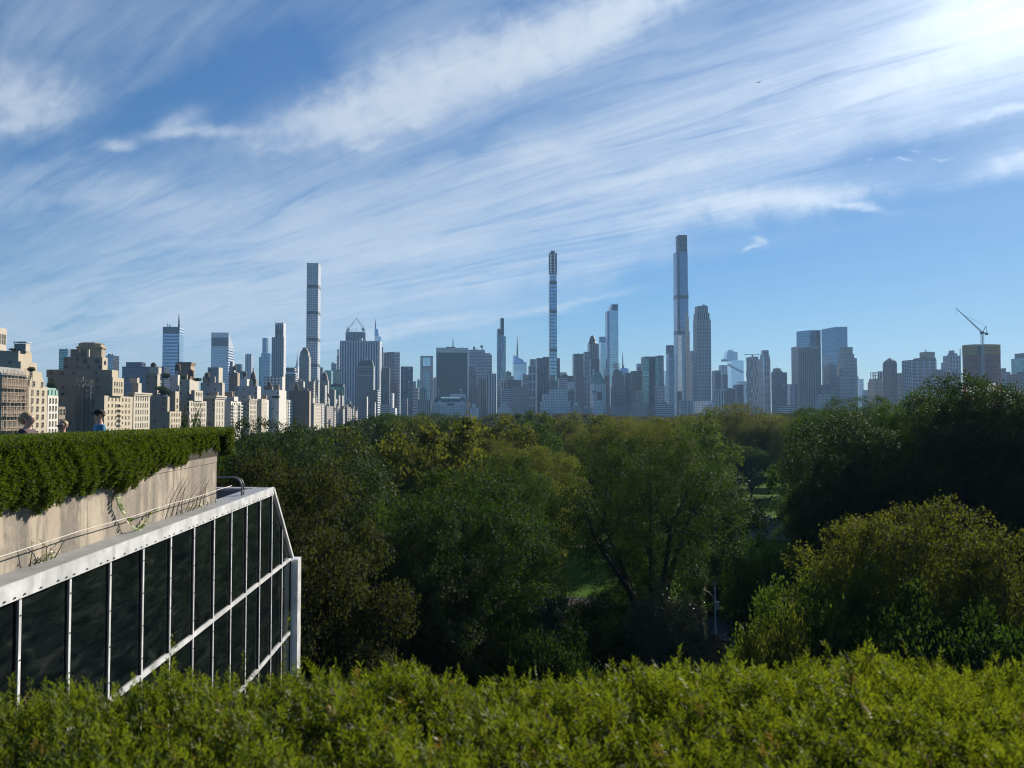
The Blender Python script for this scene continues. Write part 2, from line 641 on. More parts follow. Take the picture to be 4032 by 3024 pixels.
def metal_paint(name, col, rough=0.45, streak=0.25):
    m, n, b, out = new_mat(name)
    tc = n.new('ShaderNodeNewGeometry').outputs['Position']
    run = n.noise(n.mapping(tc, (3.0, 3.0, 0.7)), 1.2, 5.0, 0.65, 0.5)
    blot = n.noise(tc, 2.2, 5.0, 0.65)
    c = n.ramp(blot, [(0.3, tuple(x * 0.82 for x in col)), (0.7, tuple(min(1, x * 1.08) for x in col))])
    c = n.mix(n.maprange(run, 0.52, 0.72, 0.0, streak, True), c, rgba(tuple(x * 0.45 for x in col)))
    n.put(b.inputs['Base Color'], c)
    n.put(b.inputs['Roughness'], n.maprange(blot, 0.3, 0.7, rough - 0.1, rough + 0.15))
    b.inputs['Metallic'].default_value = 0.25
    return m


M_WALL = concrete('cast_concrete', (0.46, 0.385, 0.295), 0.80)
M_DARKCON = concrete('dark_concrete', (0.27, 0.26, 0.24), 0.3)
M_FASCIA = metal_paint('weathered_aluminium', (0.70, 0.705, 0.70), 0.45, 0.45)
M_CAP = metal_paint('dull_zinc', (0.33, 0.34, 0.345), 0.55, 0.35)
M_MULL = metal_paint('white_aluminium', (0.80, 0.80, 0.79), 0.40, 0.10)
M_GASKET = plain('black_rubber', (0.015, 0.015, 0.016), 0.6)
M_BOLT = plain('bolt_steel', (0.12, 0.12, 0.12), 0.5, 0.6)
M_CABLE = plain('pale_conduit', (0.55, 0.52, 0.47), 0.6)
M_PIPE = plain('galvanised_steel', (0.17, 0.175, 0.18), 0.5, 0.4)
M_GRAVEL = plain('roof_gravel', (0.17, 0.15, 0.135), 0.95, var=0.5, scale=30.0)
M_DECK = plain('terrace_paving', (0.30, 0.29, 0.27), 0.9, var=0.12, scale=1.5)


def dusty_glass():
    m, n, b, out = new_mat('dusty_dark_glass')
    tc = n.new('ShaderNodeNewGeometry').outputs['Position']
    dust = n.noise(n.mapping(tc, (0.8, 0.8, 3.0)), 1.4, 6.0, 0.68, 0.8)
    dirt = n.noise(n.mapping(tc, (5.0, 5.0, 0.6)), 1.0, 4.0, 0.6)
    n.put(b.inputs['Base Color'], n.ramp(dust, [(0.38, (0.003, 0.005, 0.006)), (0.55, (0.009, 0.013, 0.013)), (0.72, (0.028, 0.034, 0.030))]))
    n.put(b.inputs['Roughness'], n.maprange(dirt, 0.3, 0.75, 0.012, 0.09))
    b.inputs['Specular IOR Level'].default_value = 1.0
    # old panes are never quite flat: long horizontal ripples in what they mirror
    bp = n.new('ShaderNodeBump')
    bp.inputs['Strength'].default_value = 0.16
    bp.inputs['Distance'].default_value = 0.05
    n.put(bp.inputs['Height'], n.noise(n.mapping(tc, (0.35, 0.35, 3.2)), 2.0, 3.0, 0.5))
    n.l.new(bp.outputs[0], b.inputs['Normal'])
    return m


M_GLASS = dusty_glass()

# --- planter wall
CW = 6.9                                       # lateral offset of the wall face
root = empty('planter_wall', mus(13, CW, -2.4))
inv = root.location.copy()


def loc(p):
    return p - inv


wall = MB()
U0, U1 = 1.0, 21.2
SEG = [1.0, 5.4, 9.8, 14.2, 18.6, 21.2]
for a, b_ in zip(SEG[:-1], SEG[1:]):
    for (z0, z1, v0) in ((-2.72, -1.345, CW), (-1.333, -1.17, CW - 0.012)):
        p = [mus(a + 0.006, v0, 0), mus(b_ - 0.006, v0, 0), mus(b_ - 0.006, CW + 0.35, 0), mus(a + 0.006, CW + 0.35, 0)]
        wall.prism([(q.x - inv.x, q.y - inv.y) for q in p], EYE + z0 - inv.z, EYE + z1 - inv.z, 0, 0, bottom=True)
    p = [mus(a, CW + 0.02, 0), mus(b_, CW + 0.02, 0), mus(b_, CW + 0.33, 0), mus(a, CW + 0.33, 0)]
    wall.prism([(q.x - inv.x, q.y - inv.y) for q in p], EYE - 2.71 - inv.z, EYE - 1.18 - inv.z, 1, 1)
wall.build('wall_panels', [M_WALL, M_DARKCON], root)
tag(root, 'stained beige concrete planter wall below the long clipped hedge', 'planter wall')

# --- terrace deck the visitors stand on
dk = MB()
p = [mus(-8, CW + 0.36, 0), mus(21.2, CW + 0.36, 0), mus(21.2, 40, 0), mus(-8, 40, 0)]
dk.prism([(q.x, q.y) for q in p], EYE - 2.7, EYE - 1.81, 0, 0, bottom=True)
tag(dk.build('terrace_deck', M_DECK), kind='structure')

# --- glass wing
CG = 6.4
gw = empty('glass_wing', mus(16, CG, -24.0))
inv = gw.location.copy()
EN = 25.05                                     # where the cap stops and the hip begins
E2 = 27.75
cap = MB()
U_S = 2.0


def strip(mb, u0, u1, v0, v1, z0, z1, mi=0):
    q = [mus(u0, v0, 0), mus(u1, v0, 0), mus(u1, v1, 0), mus(u0, v1, 0)]
    mb.prism([(a.x - inv.x, a.y - inv.y) for a in q], EYE + z0 - inv.z, EYE + z1 - inv.z, mi, mi, bottom=True)


SEAMS = [U_S, 5.65, 9.8, 14.04, 18.2, 22.3, EN]
for a, b_ in zip(SEAMS[:-1], SEAMS[1:]):
    strip(cap, a + 0.008, b_ - 0.008, CG - 0.03, CW - 0.004, -2.43, -2.36)
strip(cap, 21.2, EN - 0.5, CW - 0.004, CW + 0.12, -2.43, -2.36)
strip(cap, EN - 0.42, EN, CW + 0.004, 15.0, -2.43, -2.352)
cap.build('roof_cap', M_CAP, gw)
fas = MB()
for a, b_ in zip(SEAMS[:-1], SEAMS[1:]):
    strip(fas, a + 0.004, b_ - 0.004, CG - 0.05, CG - 0.012, -2.60, -2.345)
# sunk roof behind the wall end
sr = MB()
strip(sr, 21.22, EN - 0.02, CW + 0.12, 15.0, -3.05, -2.98)
sr.build('sunk_roof', M_GRAVEL, gw)
cb = MB()
strip(cb, EN - 0.40, EN - 0.02, CG + 0.32, 15.0, -3.3, -2.44)
cb.build('roof_curb', M_DARKCON, gw)
u = 3.0
k = 0
while u < EN - 0.1:
    c = mus(u, CG - 0.056, -2.555)
    for du in (0.0, ):
        q = c - inv
        fas.tube([q, q + Vector((0.012, 0, 0))], 0.015, 6, 1)
    u += (0.42, 0.48, 0.24, 0.24)[k % 4]
    k += 1
fas.build('fascia', [M_FASCIA, M_BOLT], gw)

Z_T, Z_R1, Z_R2, Z_B = -2.60, -5.06, -7.58, -10.2
MU = [2.98 + 1.38 * i for i in range(19)]
MU = [m_ for m_ in MU if m_ < 25.2]
MU[-1] = EN
MU += [EN + 1.36, E2]


def top_at(u):
    return Z_T if u <= EN else -2.40 - (u - EN) * (5.03 - 2.40) / (E2 - EN)


for i, u in enumerate(MU):
    m_ = MB()
    w = 0.062
    zt = top_at(u) if u <= EN else top_at(u) + 0.0
    strip(m_, u - w / 2, u + w / 2, CG - 0.012, CG + 0.09, Z_B, zt, 0)
    strip(m_, u - w / 2 - 0.026, u - w / 2 - 0.002, CG + 0.004, CG + 0.08, Z_B, zt, 1)
    z = zt - 0.25
    while z > Z_B:
        q = mus(u, CG - 0.013, z) - inv
        m_.tube([q, q + Vector((0.010, 0, 0))], 0.013, 6, 2)
        z -= 0.62
    m_.build('mullion', [M_MULL, M_GASKET, M_BOLT], gw)
for z in (Z_R1, Z_R2, Z_B + 0.06):
    m_ = MB()
    for a, b_ in zip([U_S] + MU[:-1], MU):
        strip(m_, a + 0.034, b_ - 0.034, CG - 0.010, CG + 0.085, z - 0.05, z + 0.05, 0)
    m_.build('transom', M_FASCIA, gw)
rk = MB()
a, b_ = mus(EN, CG - 0.01, -2.40) - inv, mus(E2, CG - 0.01, -5.03) - inv
rk.bar(a, b_, 0.12, 0.10)
rk.build('raking_edge', M_MULL, gw)
rows = ((Z_T, Z_R1), (Z_R1, Z_R2), (Z_R2, Z_B))
rg = random.Random(3)
for a, b_ in zip([U_S] + MU[:-1], MU):
    for (z1, z0) in rows:
        za, zb = min(z1, top_at(a)), min(z1, top_at(b_))
        if z1 == Z_T and a >= EN - 0.01:
            za, zb = top_at(a) - 0.02, top_at(b_) - 0.02
        t = [rg.uniform(-0.010, 0.010) for _ in range(4)]
        pts = [mus(a + .03, CG + 0.03 + t[0], z0 + .03) - inv, mus(b_ - .03, CG + 0.03 + t[1], z0 + .03) - inv, mus(b_ - .03, CG + 0.03 + t[2], max(zb, z0 + .04)) - inv, mus(a + .03, CG + 0.03 + t[3], max(za, z0 + .04)) - inv]
        g_ = MB()
        back = [p_ + Vector((-0.02, 0, 0)) for p_ in pts]
        g_.face([pts[0], pts[1], pts[2], pts[3]])
        g_.face(list(reversed(back)))
        for i in range(4):
            j = (i + 1) % 4
            g_.face([pts[j], pts[i], back[i], back[j]])
        g_.build('glass_pane', M_GLASS, gw)
# hip glazing at the far end, dark core and base
core = MB()
strip(core, U_S, EN - 0.45, CG + 0.3, 15.0, -21.0, -3.1)
core.build('inner_wall', M_DARKCON, gw)
hip = MB()
q = [mus(EN, CG + 0.1, -2.44) - inv, mus(E2, CG + 0.1, -5.07) - inv, mus(E2, 15, -5.07) - inv, mus(EN, 15, -2.44) - inv]
hip.face(q)
q2 = [mus(E2, CG + 0.1, -5.07) - inv, mus(E2, CG + 0.1, -21) - inv, mus(E2, 15, -21) - inv, mus(E2, 15, -5.07) - inv]
hip.face(q2)
hip.build('end_glazing', M_GLASS, gw)
base = MB()
strip(base, U_S, E2, CG - 0.1, 15.0, -24.0, Z_B - 0.07)
base.build('base_wall', M_WALL, gw)
pl = MB()
strip(pl, E2 + 0.10, E2 + 0.62, CG - 0.20, CG + 0.25, -24.0, -5.12)
pl.build('end_pilaster', M_MULL, gw)
tag(gw, 'dark glass wing with white mullions and grey metal cap under the planter wall', 'glass wing')

# --- conduit along the wall and the bent vent pipe
cdt = MB()
pts = [mus(1.0 + i * 1.05, CW - 0.16, -2.035 + 0.012 * math.sin(i * 1.7)) for i in range(21)]
cdt.tube(pts, 0.009, 6)
tag(cdt.build('conduit', M_CABLE), 'thin pale conduit strung along the foot of the planter wall', 'conduit')
gp = MB()
c = mus(22.6, CW - 0.2, -2.36)
for dy in (0.0, 0.16):
    arc = [c + Vector((0.06, dy, 0.0)), c + Vector((0.06, dy, 0.25))]
    for i in range(1, 8):
        a = PI * i / 14
        arc.append(c + Vector((0.06 - 0.26 * (1 - math.cos(a)), dy, 0.25 + 0.26 * math.sin(a))))
    arc.append(c + Vector((-0.75, dy, 0.50)))
    gp.tube(arc, 0.022, 8)
gp.bar(c + Vector((0.06, -0.02, 0.12)), c + Vector((0.06, 0.2, 0.12)), 0.05)
tag(gp.build('handrail', M_PIPE), 'bent grey steel handrail on the roof beyond the planter wall end', 'handrail')

# ------------------------------------------------------------------ leaf materials
def leaf_mat(name, c0, c1, trans, tmix=0.32, rough=0.42, spec=0.5, rnd=0.25):
    """c0..c1 over the leaf's own shade; trans: colour of light coming through it"""
    m, n, b, out = new_mat(name)
    at_ = n.new('ShaderNodeAttribute', attribute_type='GEOMETRY', attribute_name='tint').outputs['Fac']
    oi = n.new('ShaderNodeObjectInfo').outputs['Random']
    t = n.math('ADD', at_, n.math('MULTIPLY', n.math('SUBTRACT', oi, 0.5), rnd), clamp=True)
    col = n.mix(t, rgba(c0), rgba(c1))
    n.put(b.inputs['Base Color'], col)
    b.inputs['Roughness'].default_value = rough
    b.inputs['Specular IOR Level'].default_value = spec
    tr = n.new('ShaderNodeBsdfTranslucent')
    n.put(tr.inputs['Color'], n.mix(t, rgba(tuple(x * 0.7 for x in trans)), rgba(trans)))
    ms = n.new('ShaderNodeMixShader')
    ms.inputs[0].default_value = tmix
    n.l.new(b.outputs[0], ms.inputs[1])
    n.l.new(tr.outputs[0], ms.inputs[2])
    n.l.new(ms.outputs[0], out.inputs['Surface'])
    return m


M_YEW = leaf_mat('yew_needles', (0.014, 0.040, 0.006), (0.125, 0.160, 0.018), (0.24, 0.305, 0.012), 0.40, 0.55, 0.22)
M_YEW_FAR = leaf_mat('yew_spray', (0.016, 0.044, 0.006), (0.080, 0.122, 0.016), (0.17, 0.24, 0.010), 0.30, 0.60, 0.2)
M_YEW_TIP = leaf_mat('yew_tips', (0.16, 0.13, 0.03), (0.30, 0.20, 0.05), (0.30, 0.20, 0.03), 0.3, 0.5)
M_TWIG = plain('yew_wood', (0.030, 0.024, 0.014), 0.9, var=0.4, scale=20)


def unit(v):
    return v / np.maximum(np.linalg.norm(v, axis=-1, keepdims=True), 1e-9)


def rhombs(P, A, S, L, Wd):
    """leaf blades: root P, unit axis A, unit side S, length L, width Wd -> (n,4,3)"""
    L = L[:, None]
    Wd = Wd[:, None]
    N = np.cross(A, S)
    mid = P + A * L * 0.48 + N * L * 0.05
    tip = P + A * L - N * L * 0.06
    return np.stack([P, mid + S * Wd * 0.5, tip, mid - S * Wd * 0.5], axis=1)


def yew_shoots(P, D, length, n_needle, nl, nw, rng):
    """two-ranked needles along shoots rooted at P pointing along D"""
    n = len(P)
    D = unit(D)
    rv = unit(rng.normal(size=(n, 3)))
    S = unit(np.cross(D, rv))
    t = (np.arange(n_needle) + 0.5) / n_needle
    sgn = np.where(np.arange(n_needle) % 2 == 0, 1.0, -1.0)
    base = P[:, None, :] + D[:, None, :] * (t[None, :, None] * length[:, None, None])
    spread = (1.05 - 0.55 * t)[None, :, None]
    up_ = np.cross(S, D)
    jit = rng.normal(0, 0.28, size=(n, n_needle, 1))
    A = unit(D[:, None, :] * (1.0 - 0.35 * spread) + S[:, None, :] * sgn[None, :, None] * spread + up_[:, None, :] * jit)
    A = A.reshape(-1, 3)
    base = base.reshape(-1, 3)
    Sd = unit(np.cross(A, unit(rng.normal(size=A.shape) * 0.5 + np.repeat(up_, n_needle, axis=0))))
    m_ = len(A)
    ln = nl * rng.uniform(0.7, 1.2, m_) * np.tile(1.0 - 0.35 * t, n)
    wd = nw * rng.uniform(0.8, 1.2, m_)
    return rhombs(base, A, Sd, ln, wd)


# --- the near hedge, clipped top just under the eye
hr = np.random.default_rng(11)
near = empty('hedge', (0, 1.3, EYE - 1.2))
off = np.array(near.location)


def near_top(x, y):
    lump = 0.010 * np.sin(x * 7.1 + y * 3.0) + 0.009 * np.sin(x * 15.3 - y * 11.0 + 1.0) + 0.010 * np.sin(x * 31 + y * 23) + 0.010 * np.sin(x * 53 - y * 61)
    yb = 1.45 + 0.085 * np.clip(x, -1.6, 1.6)
    edge = np.clip((y - (yb - 0.12)) / 0.16, 0, 2)
    return EYE - 0.455 + lump - 0.035 * edge ** 2


N1 = 30000
x = hr.uniform(-2.6, 2.6, N1)
y = hr.uniform(0.62, 1.0, N1) if False else hr.uniform(0.70, 1.0, N1) ** 0.8 * 1.0
y = hr.uniform(0.72, 1.0, N1)
yb = 1.47 + 0.085 * np.clip(x, -1.6, 1.6)
y = 0.72 + (yb - 0.72) * hr.uniform(0, 1, N1) ** 0.9
depth = hr.exponential(0.022, N1)
z = near_top(x, y) - np.minimum(depth, 0.10) - 0.03
P = np.stack([x, y, z], 1)
D = np.stack([hr.normal(-0.22, 0.42, N1), hr.normal(0.05, 0.40, N1), np.abs(hr.normal(1.0, 0.25, N1))], 1)
ln = hr.uniform(0.025, 0.055, N1)
# long new shoots standing out of the clipped top
N2 = 90
x2 = hr.uniform(-2.4, 2.4, N2)
yb2 = 1.47 + 0.085 * np.clip(x2, -1.6, 1.6)
y2 = yb2 - np.abs(hr.normal(0, 0.10, N2))
P2 = np.stack([x2, y2, near_top(x2, y2) - 0.02], 1)
D2 = np.stack([hr.normal(0.0, 0.28, N2), hr.normal(0.0, 0.2, N2), np.ones(N2)], 1)
l2 = hr.uniform(0.035, 0.070, N2)
P2[0], D2[0], l2[0] = (-0.585, 1.38, EYE - 0.465), (0.05, 0, 1), 0.085
P2[1], D2[1], l2[1] = (-0.40, 1.40, EYE - 0.455), (0.12, 0, 1), 0.105
V = np.concatenate([yew_shoots(P, D, ln, 16, 0.0155, 0.0029, hr), yew_shoots(P2, D2, l2, 20, 0.0165, 0.0029, hr)])
xs_, ys_ = np.concatenate([x, x2]), np.concatenate([y, y2])
patch = 0.16 * np.sin(xs_ * 5.3 + ys_ * 9) + 0.12 * np.sin(xs_ * 13 - ys_ * 21 + 2) + 0.10 * np.sin(xs_ * 29 + ys_ * 17)
tn = np.clip(hr.normal(0.42, 0.30, N1 + N2) + patch, 0, 1)
tint = np.concatenate([np.repeat(tn[:N1], 16), np.repeat(tn[N1:], 20)]) + hr.normal(0, 0.08, len(V))
fo = quads_mesh('foliage', V - off, M_YEW, np.clip(tint, 0, 1), near)
# dried and yellow tips
N3 = 450
sel = hr.integers(0, N1, N3)
V3 = yew_shoots(P[sel] + [0, 0, 0.025], D[sel], np.full(N3, 0.022), 9, 0.013, 0.0040, hr)
quads_mesh('dry_tips', V3 - off, M_YEW_TIP, hr.uniform(0, 1, len(V3)), near)
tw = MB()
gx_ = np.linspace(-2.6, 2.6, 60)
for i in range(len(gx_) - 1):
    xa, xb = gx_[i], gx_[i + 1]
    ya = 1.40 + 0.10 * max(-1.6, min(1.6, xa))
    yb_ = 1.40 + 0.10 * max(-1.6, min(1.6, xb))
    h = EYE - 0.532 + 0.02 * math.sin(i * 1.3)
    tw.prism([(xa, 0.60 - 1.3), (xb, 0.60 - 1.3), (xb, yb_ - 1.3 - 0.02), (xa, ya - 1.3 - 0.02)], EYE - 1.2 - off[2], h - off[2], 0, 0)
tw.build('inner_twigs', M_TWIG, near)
tag(near, 'clipped yew hedge close up along the bottom, blurred green needles', 'hedge', 'clipped yew hedges on the museum roof')
pw = MB()
pw.box(-2.7, 2.7, 0.35, 1.75, EYE - 1.7, EYE - 1.2)
tag(pw.build('parapet', M_WALL), 'concrete parapet planter under the near hedge', 'parapet')

# --- the long hedge on the planter wall
long_ = empty('hedge', mus(14, CW + 0.4, -1.17))
off = np.array(long_.location)
hr = np.random.default_rng(12)


def yew_spray(P, Nrm, size, rng):
    n = len(P)
    A = unit(Nrm * 0.7 + rng.normal(0, 0.65, size=(n, 3)) + np.array([0, 0, 0.12]))
    S = unit(np.cross(A, unit(rng.normal(size=(n, 3)))))
    return rhombs(P, A, S, size * rng.uniform(0.6, 1.3, n), size * 0.34 * rng.uniform(0.7, 1.3, n))


LW = [(np.random.default_rng(900 + i).uniform(-1, 1, 3), f, a) for i, (f, a) in enumerate(((2.0, .028), (3.1, .028), (5.3, .028), (7.9, .028), (11.7, .024), (16.1, .022), (23.0, .018), (31.0, .014)))]


def lumps(u, z, s=0.0):
    t = 0.0
    for d, f, a in LW:
        t = t + a * np.sin(f * (u * (0.6 + 0.4 * d[0]) + z * d[1] * 1.2) + 7 * d[2] + s)
    return t


def to_world(u, v, z):
    return np.stack([-v - u * math.tan(GA), u, EYE + z], 1)


Vs, Ts = [], []
HU0, HU1 = 3.0, 21.75
NF = 150000
u = HU0 + (HU1 - HU0) * hr.uniform(0, 1, NF) ** 0.85
h = hr.uniform(0, 1, NF)
ztop = -0.40 - 0.0045 * (u - 10)
taper = np.clip((u - 15.5) / 4.5, 0, 1)
zbot = -1.42 + 0.05 * np.sin(u * 1.9) + 0.05 * np.sin(u * 4.3 + 1) + 0.05 * np.sin(u * 11.0) + 0.04 * np.sin(u * 23.7) + 0.42 * taper - 0.10 * np.clip(11 - u, 0, 4) / 4
z = zbot + (ztop - zbot) * h
bulge = 0.30 * np.sin(np.clip(h, 0, 1) * PI * 0.8 + 0.35) * (1 - 0.75 * taper)
dep = np.minimum(hr.exponential(0.07, NF), 0.3)
lump = lumps(u, z)
v = CW + 0.02 - bulge - lump * 0.85 + dep
# clumps: gather leaves to cell centres a little
P = to_world(u, v, z)
Nn = np.tile(np.array([1.0, 0.0, 0.15]), (NF, 1)) + np.stack([np.zeros(NF), hr.normal(0, .25, NF), (h - 0.45) * 0.8], 1)
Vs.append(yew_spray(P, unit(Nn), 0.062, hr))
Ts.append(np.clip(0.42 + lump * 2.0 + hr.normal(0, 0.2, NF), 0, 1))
NTP = 90000
u = HU0 + (HU1 - HU0) * hr.uniform(0, 1, NTP) ** 0.9
v = CW - 0.22 + 1.0 * hr.uniform(0, 1, NTP)
z = -0.40 - 0.0045 * (u - 10) + 0.25 * lumps(u, v, 1.0) * 0.6 - np.minimum(hr.exponential(0.03, NTP), 0.14) - np.clip((CW - 0.05 - v) / 0.2, 0, 1) ** 2 * 0.1
P = to_world(u, v, z)
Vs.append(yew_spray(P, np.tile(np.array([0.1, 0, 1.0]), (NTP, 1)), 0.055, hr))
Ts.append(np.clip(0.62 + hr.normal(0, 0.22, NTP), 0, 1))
# far end face, ragged
NE = 22000
v = CW - 0.25 + 1.05 * hr.uniform(0, 1, NE)
z = hr.uniform(-1.16, -0.45, NE)
u = HU1 + 0.12 * np.sin(v * 6 + z * 5) + hr.normal(0, 0.10, NE)
P = to_world(u, v, z)
Vs.append(yew_spray(P, unit(np.stack([hr.normal(0.3, .5, NE), hr.normal(0.5, .5, NE), hr.normal(0.2, .5, NE)], 1)), 0.075, hr))
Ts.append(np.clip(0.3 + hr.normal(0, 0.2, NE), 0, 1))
V = np.concatenate(Vs)
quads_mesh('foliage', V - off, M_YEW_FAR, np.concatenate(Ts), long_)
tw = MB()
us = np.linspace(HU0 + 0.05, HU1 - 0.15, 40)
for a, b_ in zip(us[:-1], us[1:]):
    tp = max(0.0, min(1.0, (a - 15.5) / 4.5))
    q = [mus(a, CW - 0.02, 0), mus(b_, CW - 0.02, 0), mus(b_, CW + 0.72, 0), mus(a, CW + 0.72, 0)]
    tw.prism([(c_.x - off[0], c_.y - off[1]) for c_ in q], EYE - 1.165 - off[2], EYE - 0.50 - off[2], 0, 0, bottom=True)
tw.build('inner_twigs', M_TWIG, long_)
tag(long_, 'long clipped green hedge spilling over the concrete planter wall', 'hedge', 'clipped yew hedges on the museum roof')

# --- small plants at the foot of the wall
M_VINE = leaf_mat('vine_leaf', (0.10, 0.17, 0.02), (0.20, 0.30, 0.04), (0.30, 0.42, 0.04), 0.4, 0.4)
M_STEM = plain('dry_stem', (0.16, 0.11, 0.07), 0.9)


def wall_plant(name, label, curves, leaves, lsize, seed, dry=False):
    rg_ = np.random.default_rng(seed)
    r0 = empty(name, curves[0][0])
    LP, LA = [], []
    for c_ in curves:
        pts_ = [Vector(p_) - r0.location for p_ in c_]
        st = MB()
        st.tube(pts_, [0.010 * (1 - 0.6 * i / (len(pts_) - 1)) for i in range(len(pts_))], 5)
        st.build('stem', M_STEM, r0)
        for k_ in range(leaves):
            f = (k_ + 0.6) / leaves * (len(pts_) - 1)
            i = min(int(f), len(pts_) - 2)
            LP.append(np.array(pts_[i].lerp(pts_[i + 1], f - i)))
            LA.append([0.35, (-1) ** k_ * 0.8 + rg_.normal(0, .2), rg_.normal(-0.25, .3)])
    if leaves:
        LP, LA = np.array(LP), unit(np.array(LA))
        S = unit(np.cross(LA, unit(np.array([[1.0, 0.1, 0.3]] * len(LA)) + rg_.normal(0, .25, (len(LA), 3)))))
        sz = lsize * rg_.uniform(0.7, 1.2, len(LA))
        quads_mesh('leaves', rhombs(LP, LA, S, sz, sz * 0.62), M_VINE, rg_.uniform(0, 1, len(LA)), r0)
    tag(r0, label, 'plant')
    return r0


wall_plant('vine', 'bright green leafy vine hanging down the concrete wall from the hedge',
           [[mus(15.15, CW - 0.05, -1.52), mus(15.2, CW - 0.08, -1.75), mus(15.45, CW - 0.1, -2.0), mus(15.75, CW - 0.14, -2.25), mus(15.95, CW - 0.18, -2.33)]], 26, 0.12, 1)
wall_plant('vine', 'short leafy vine shoot arching up from the wall foot',
           [[mus(15.95, CW - 0.14, -2.34), mus(16.3, CW - 0.12, -2.28), mus(16.6, CW - 0.1, -2.13), mus(17.0, CW - 0.1, -2.0)]], 15, 0.12, 2)
cv = []
rg = random.Random(5)
for i in range(9):
    b0 = mus(17.6 + i * 0.3, CW - 0.06, -2.35)
    lean = rg.uniform(0.1, 0.9)
    hgt = rg.uniform(0.45, 0.95)
    cv.append([b0, b0 + Vector((0.02, lean * 0.35, hgt * 0.45)), b0 + Vector((0.03, lean, hgt * 0.8)), b0 + Vector((0.03, lean * 1.5, hgt))])
wall_plant('dry_weed', 'tall dry leafless weed stems leaning on the wall near its far end', cv, 0, 0.05, 3, True)
cv = []
for i in range(7):
    b0 = mus(12.25 + i * 0.12, CW - 0.08, -2.36)
    lean = rg.uniform(-0.3, 0.6)
    hgt = rg.uniform(0.12, 0.42)
    cv.append([b0, b0 + Vector((0.04, lean * 0.3, hgt * 0.6)), b0 + Vector((0.05, lean, hgt))])
wall_plant('dry_weed', 'low straggly weed with a few leaves by the conduit on the wall', cv, 5, 0.05, 4)
cv = []
for i in range(8):
    b0 = mus(18.5 + i * 0.33, CW - 0.1, -2.36)
    cv.append([b0, b0 + Vector((0.02, rg.uniform(-.2, .2), 0.08)), b0 + Vector((0.03, rg.uniform(-.3, .3), rg.uniform(.1, .2)))])
wall_plant('weed', 'tuft of small weeds in the gutter by the handrail', cv, 4, 0.05, 6)
# ------------------------------------------------------------------ ground of the park
def ground_mat(name, a, b_, sc=0.08):
    m, n, b, out = new_mat(name)
    tc = n.new('ShaderNodeNewGeometry').outputs['Position']
    big = n.noise(tc, sc, 5.0, 0.6)
    sm = n.noise(tc, 1.7, 5.0, 0.7)
    c = n.ramp(n.math('ADD', n.math('MULTIPLY', big, 0.6), n.math('MULTIPLY', sm, 0.4)), [(0.35, a), (0.65, b_)])
    n.put(b.inputs['Base Color'], c)
    b.inputs['Roughness'].default_value = 0.95
    b.inputs['Specular IOR Level'].default_value = 0.02
    return m


M_LAWN = ground_mat('lawn_grass', (0.030, 0.070, 0.008), (0.060, 0.120, 0.012))
M_CITY = ground_mat('city_ground', (0.06, 0.06, 0.055), (0.10, 0.095, 0.09))
M_PATH = ground_mat('park_path', (0.20, 0.18, 0.15), (0.27, 0.24, 0.20), 0.5)
M_ROAD = ground_mat('park_road', (0.045, 0.045, 0.045), (0.065, 0.063, 0.06), 0.5)
M_LITTER = ground_mat('forest_floor', (0.022, 0.018, 0.010), (0.045, 0.036, 0.018), 0.3)
g = MB()
g.face([(-5600, -500, -0.008), (5600, -500, -0.008), (5600, 7000, -0.008), (-5600, 7000, -0.008)])
tag(g.build('ground', M_CITY), kind='structure')
g = MB()
g.face([(-330, 20, 0), (900, 20, 0), (900, 1750, 0), (-140, 1750, 0)])
tag(g.build('park_lawn', M_LAWN), kind='structure')


def ribbon(name, pts, w, mat, z):
    mb = MB()
    L, Rr = [], []
    for i, p in enumerate(pts):
        a = Vector(pts[max(i - 1, 0)])
        b_ = Vector(pts[min(i + 1, len(pts) - 1)])
        d = (b_ - a).normalized()
        n = Vector((-d.y, d.x))
        L.append((p[0] + n.x * w / 2, p[1] + n.y * w / 2, z))
        Rr.append((p[0] - n.x * w / 2, p[1] - n.y * w / 2, z))
    for i in range(len(pts) - 1):
        mb.face([Rr[i], Rr[i + 1], L[i + 1], L[i]])
    return tag(mb.build(name, mat), kind='structure')


g = MB()
g.face([(-160, 22, 0.004), (160, 22, 0.004), (150, 96, 0.004), (-160, 96, 0.004)])
tag(g.build('woodland_floor', M_LITTER), kind='structure')
ribbon('path', [(-70, 150), (-20, 146), (5, 143), (16, 143), (30, 146), (44, 152), (70, 150), (120, 160)], 2.6, M_PATH, 0.008)
ribbon('road', [(60, 60), (30, 74), (24, 90), (10, 100), (-40, 108), (-120, 110)], 7.5, M_ROAD, 0.012)

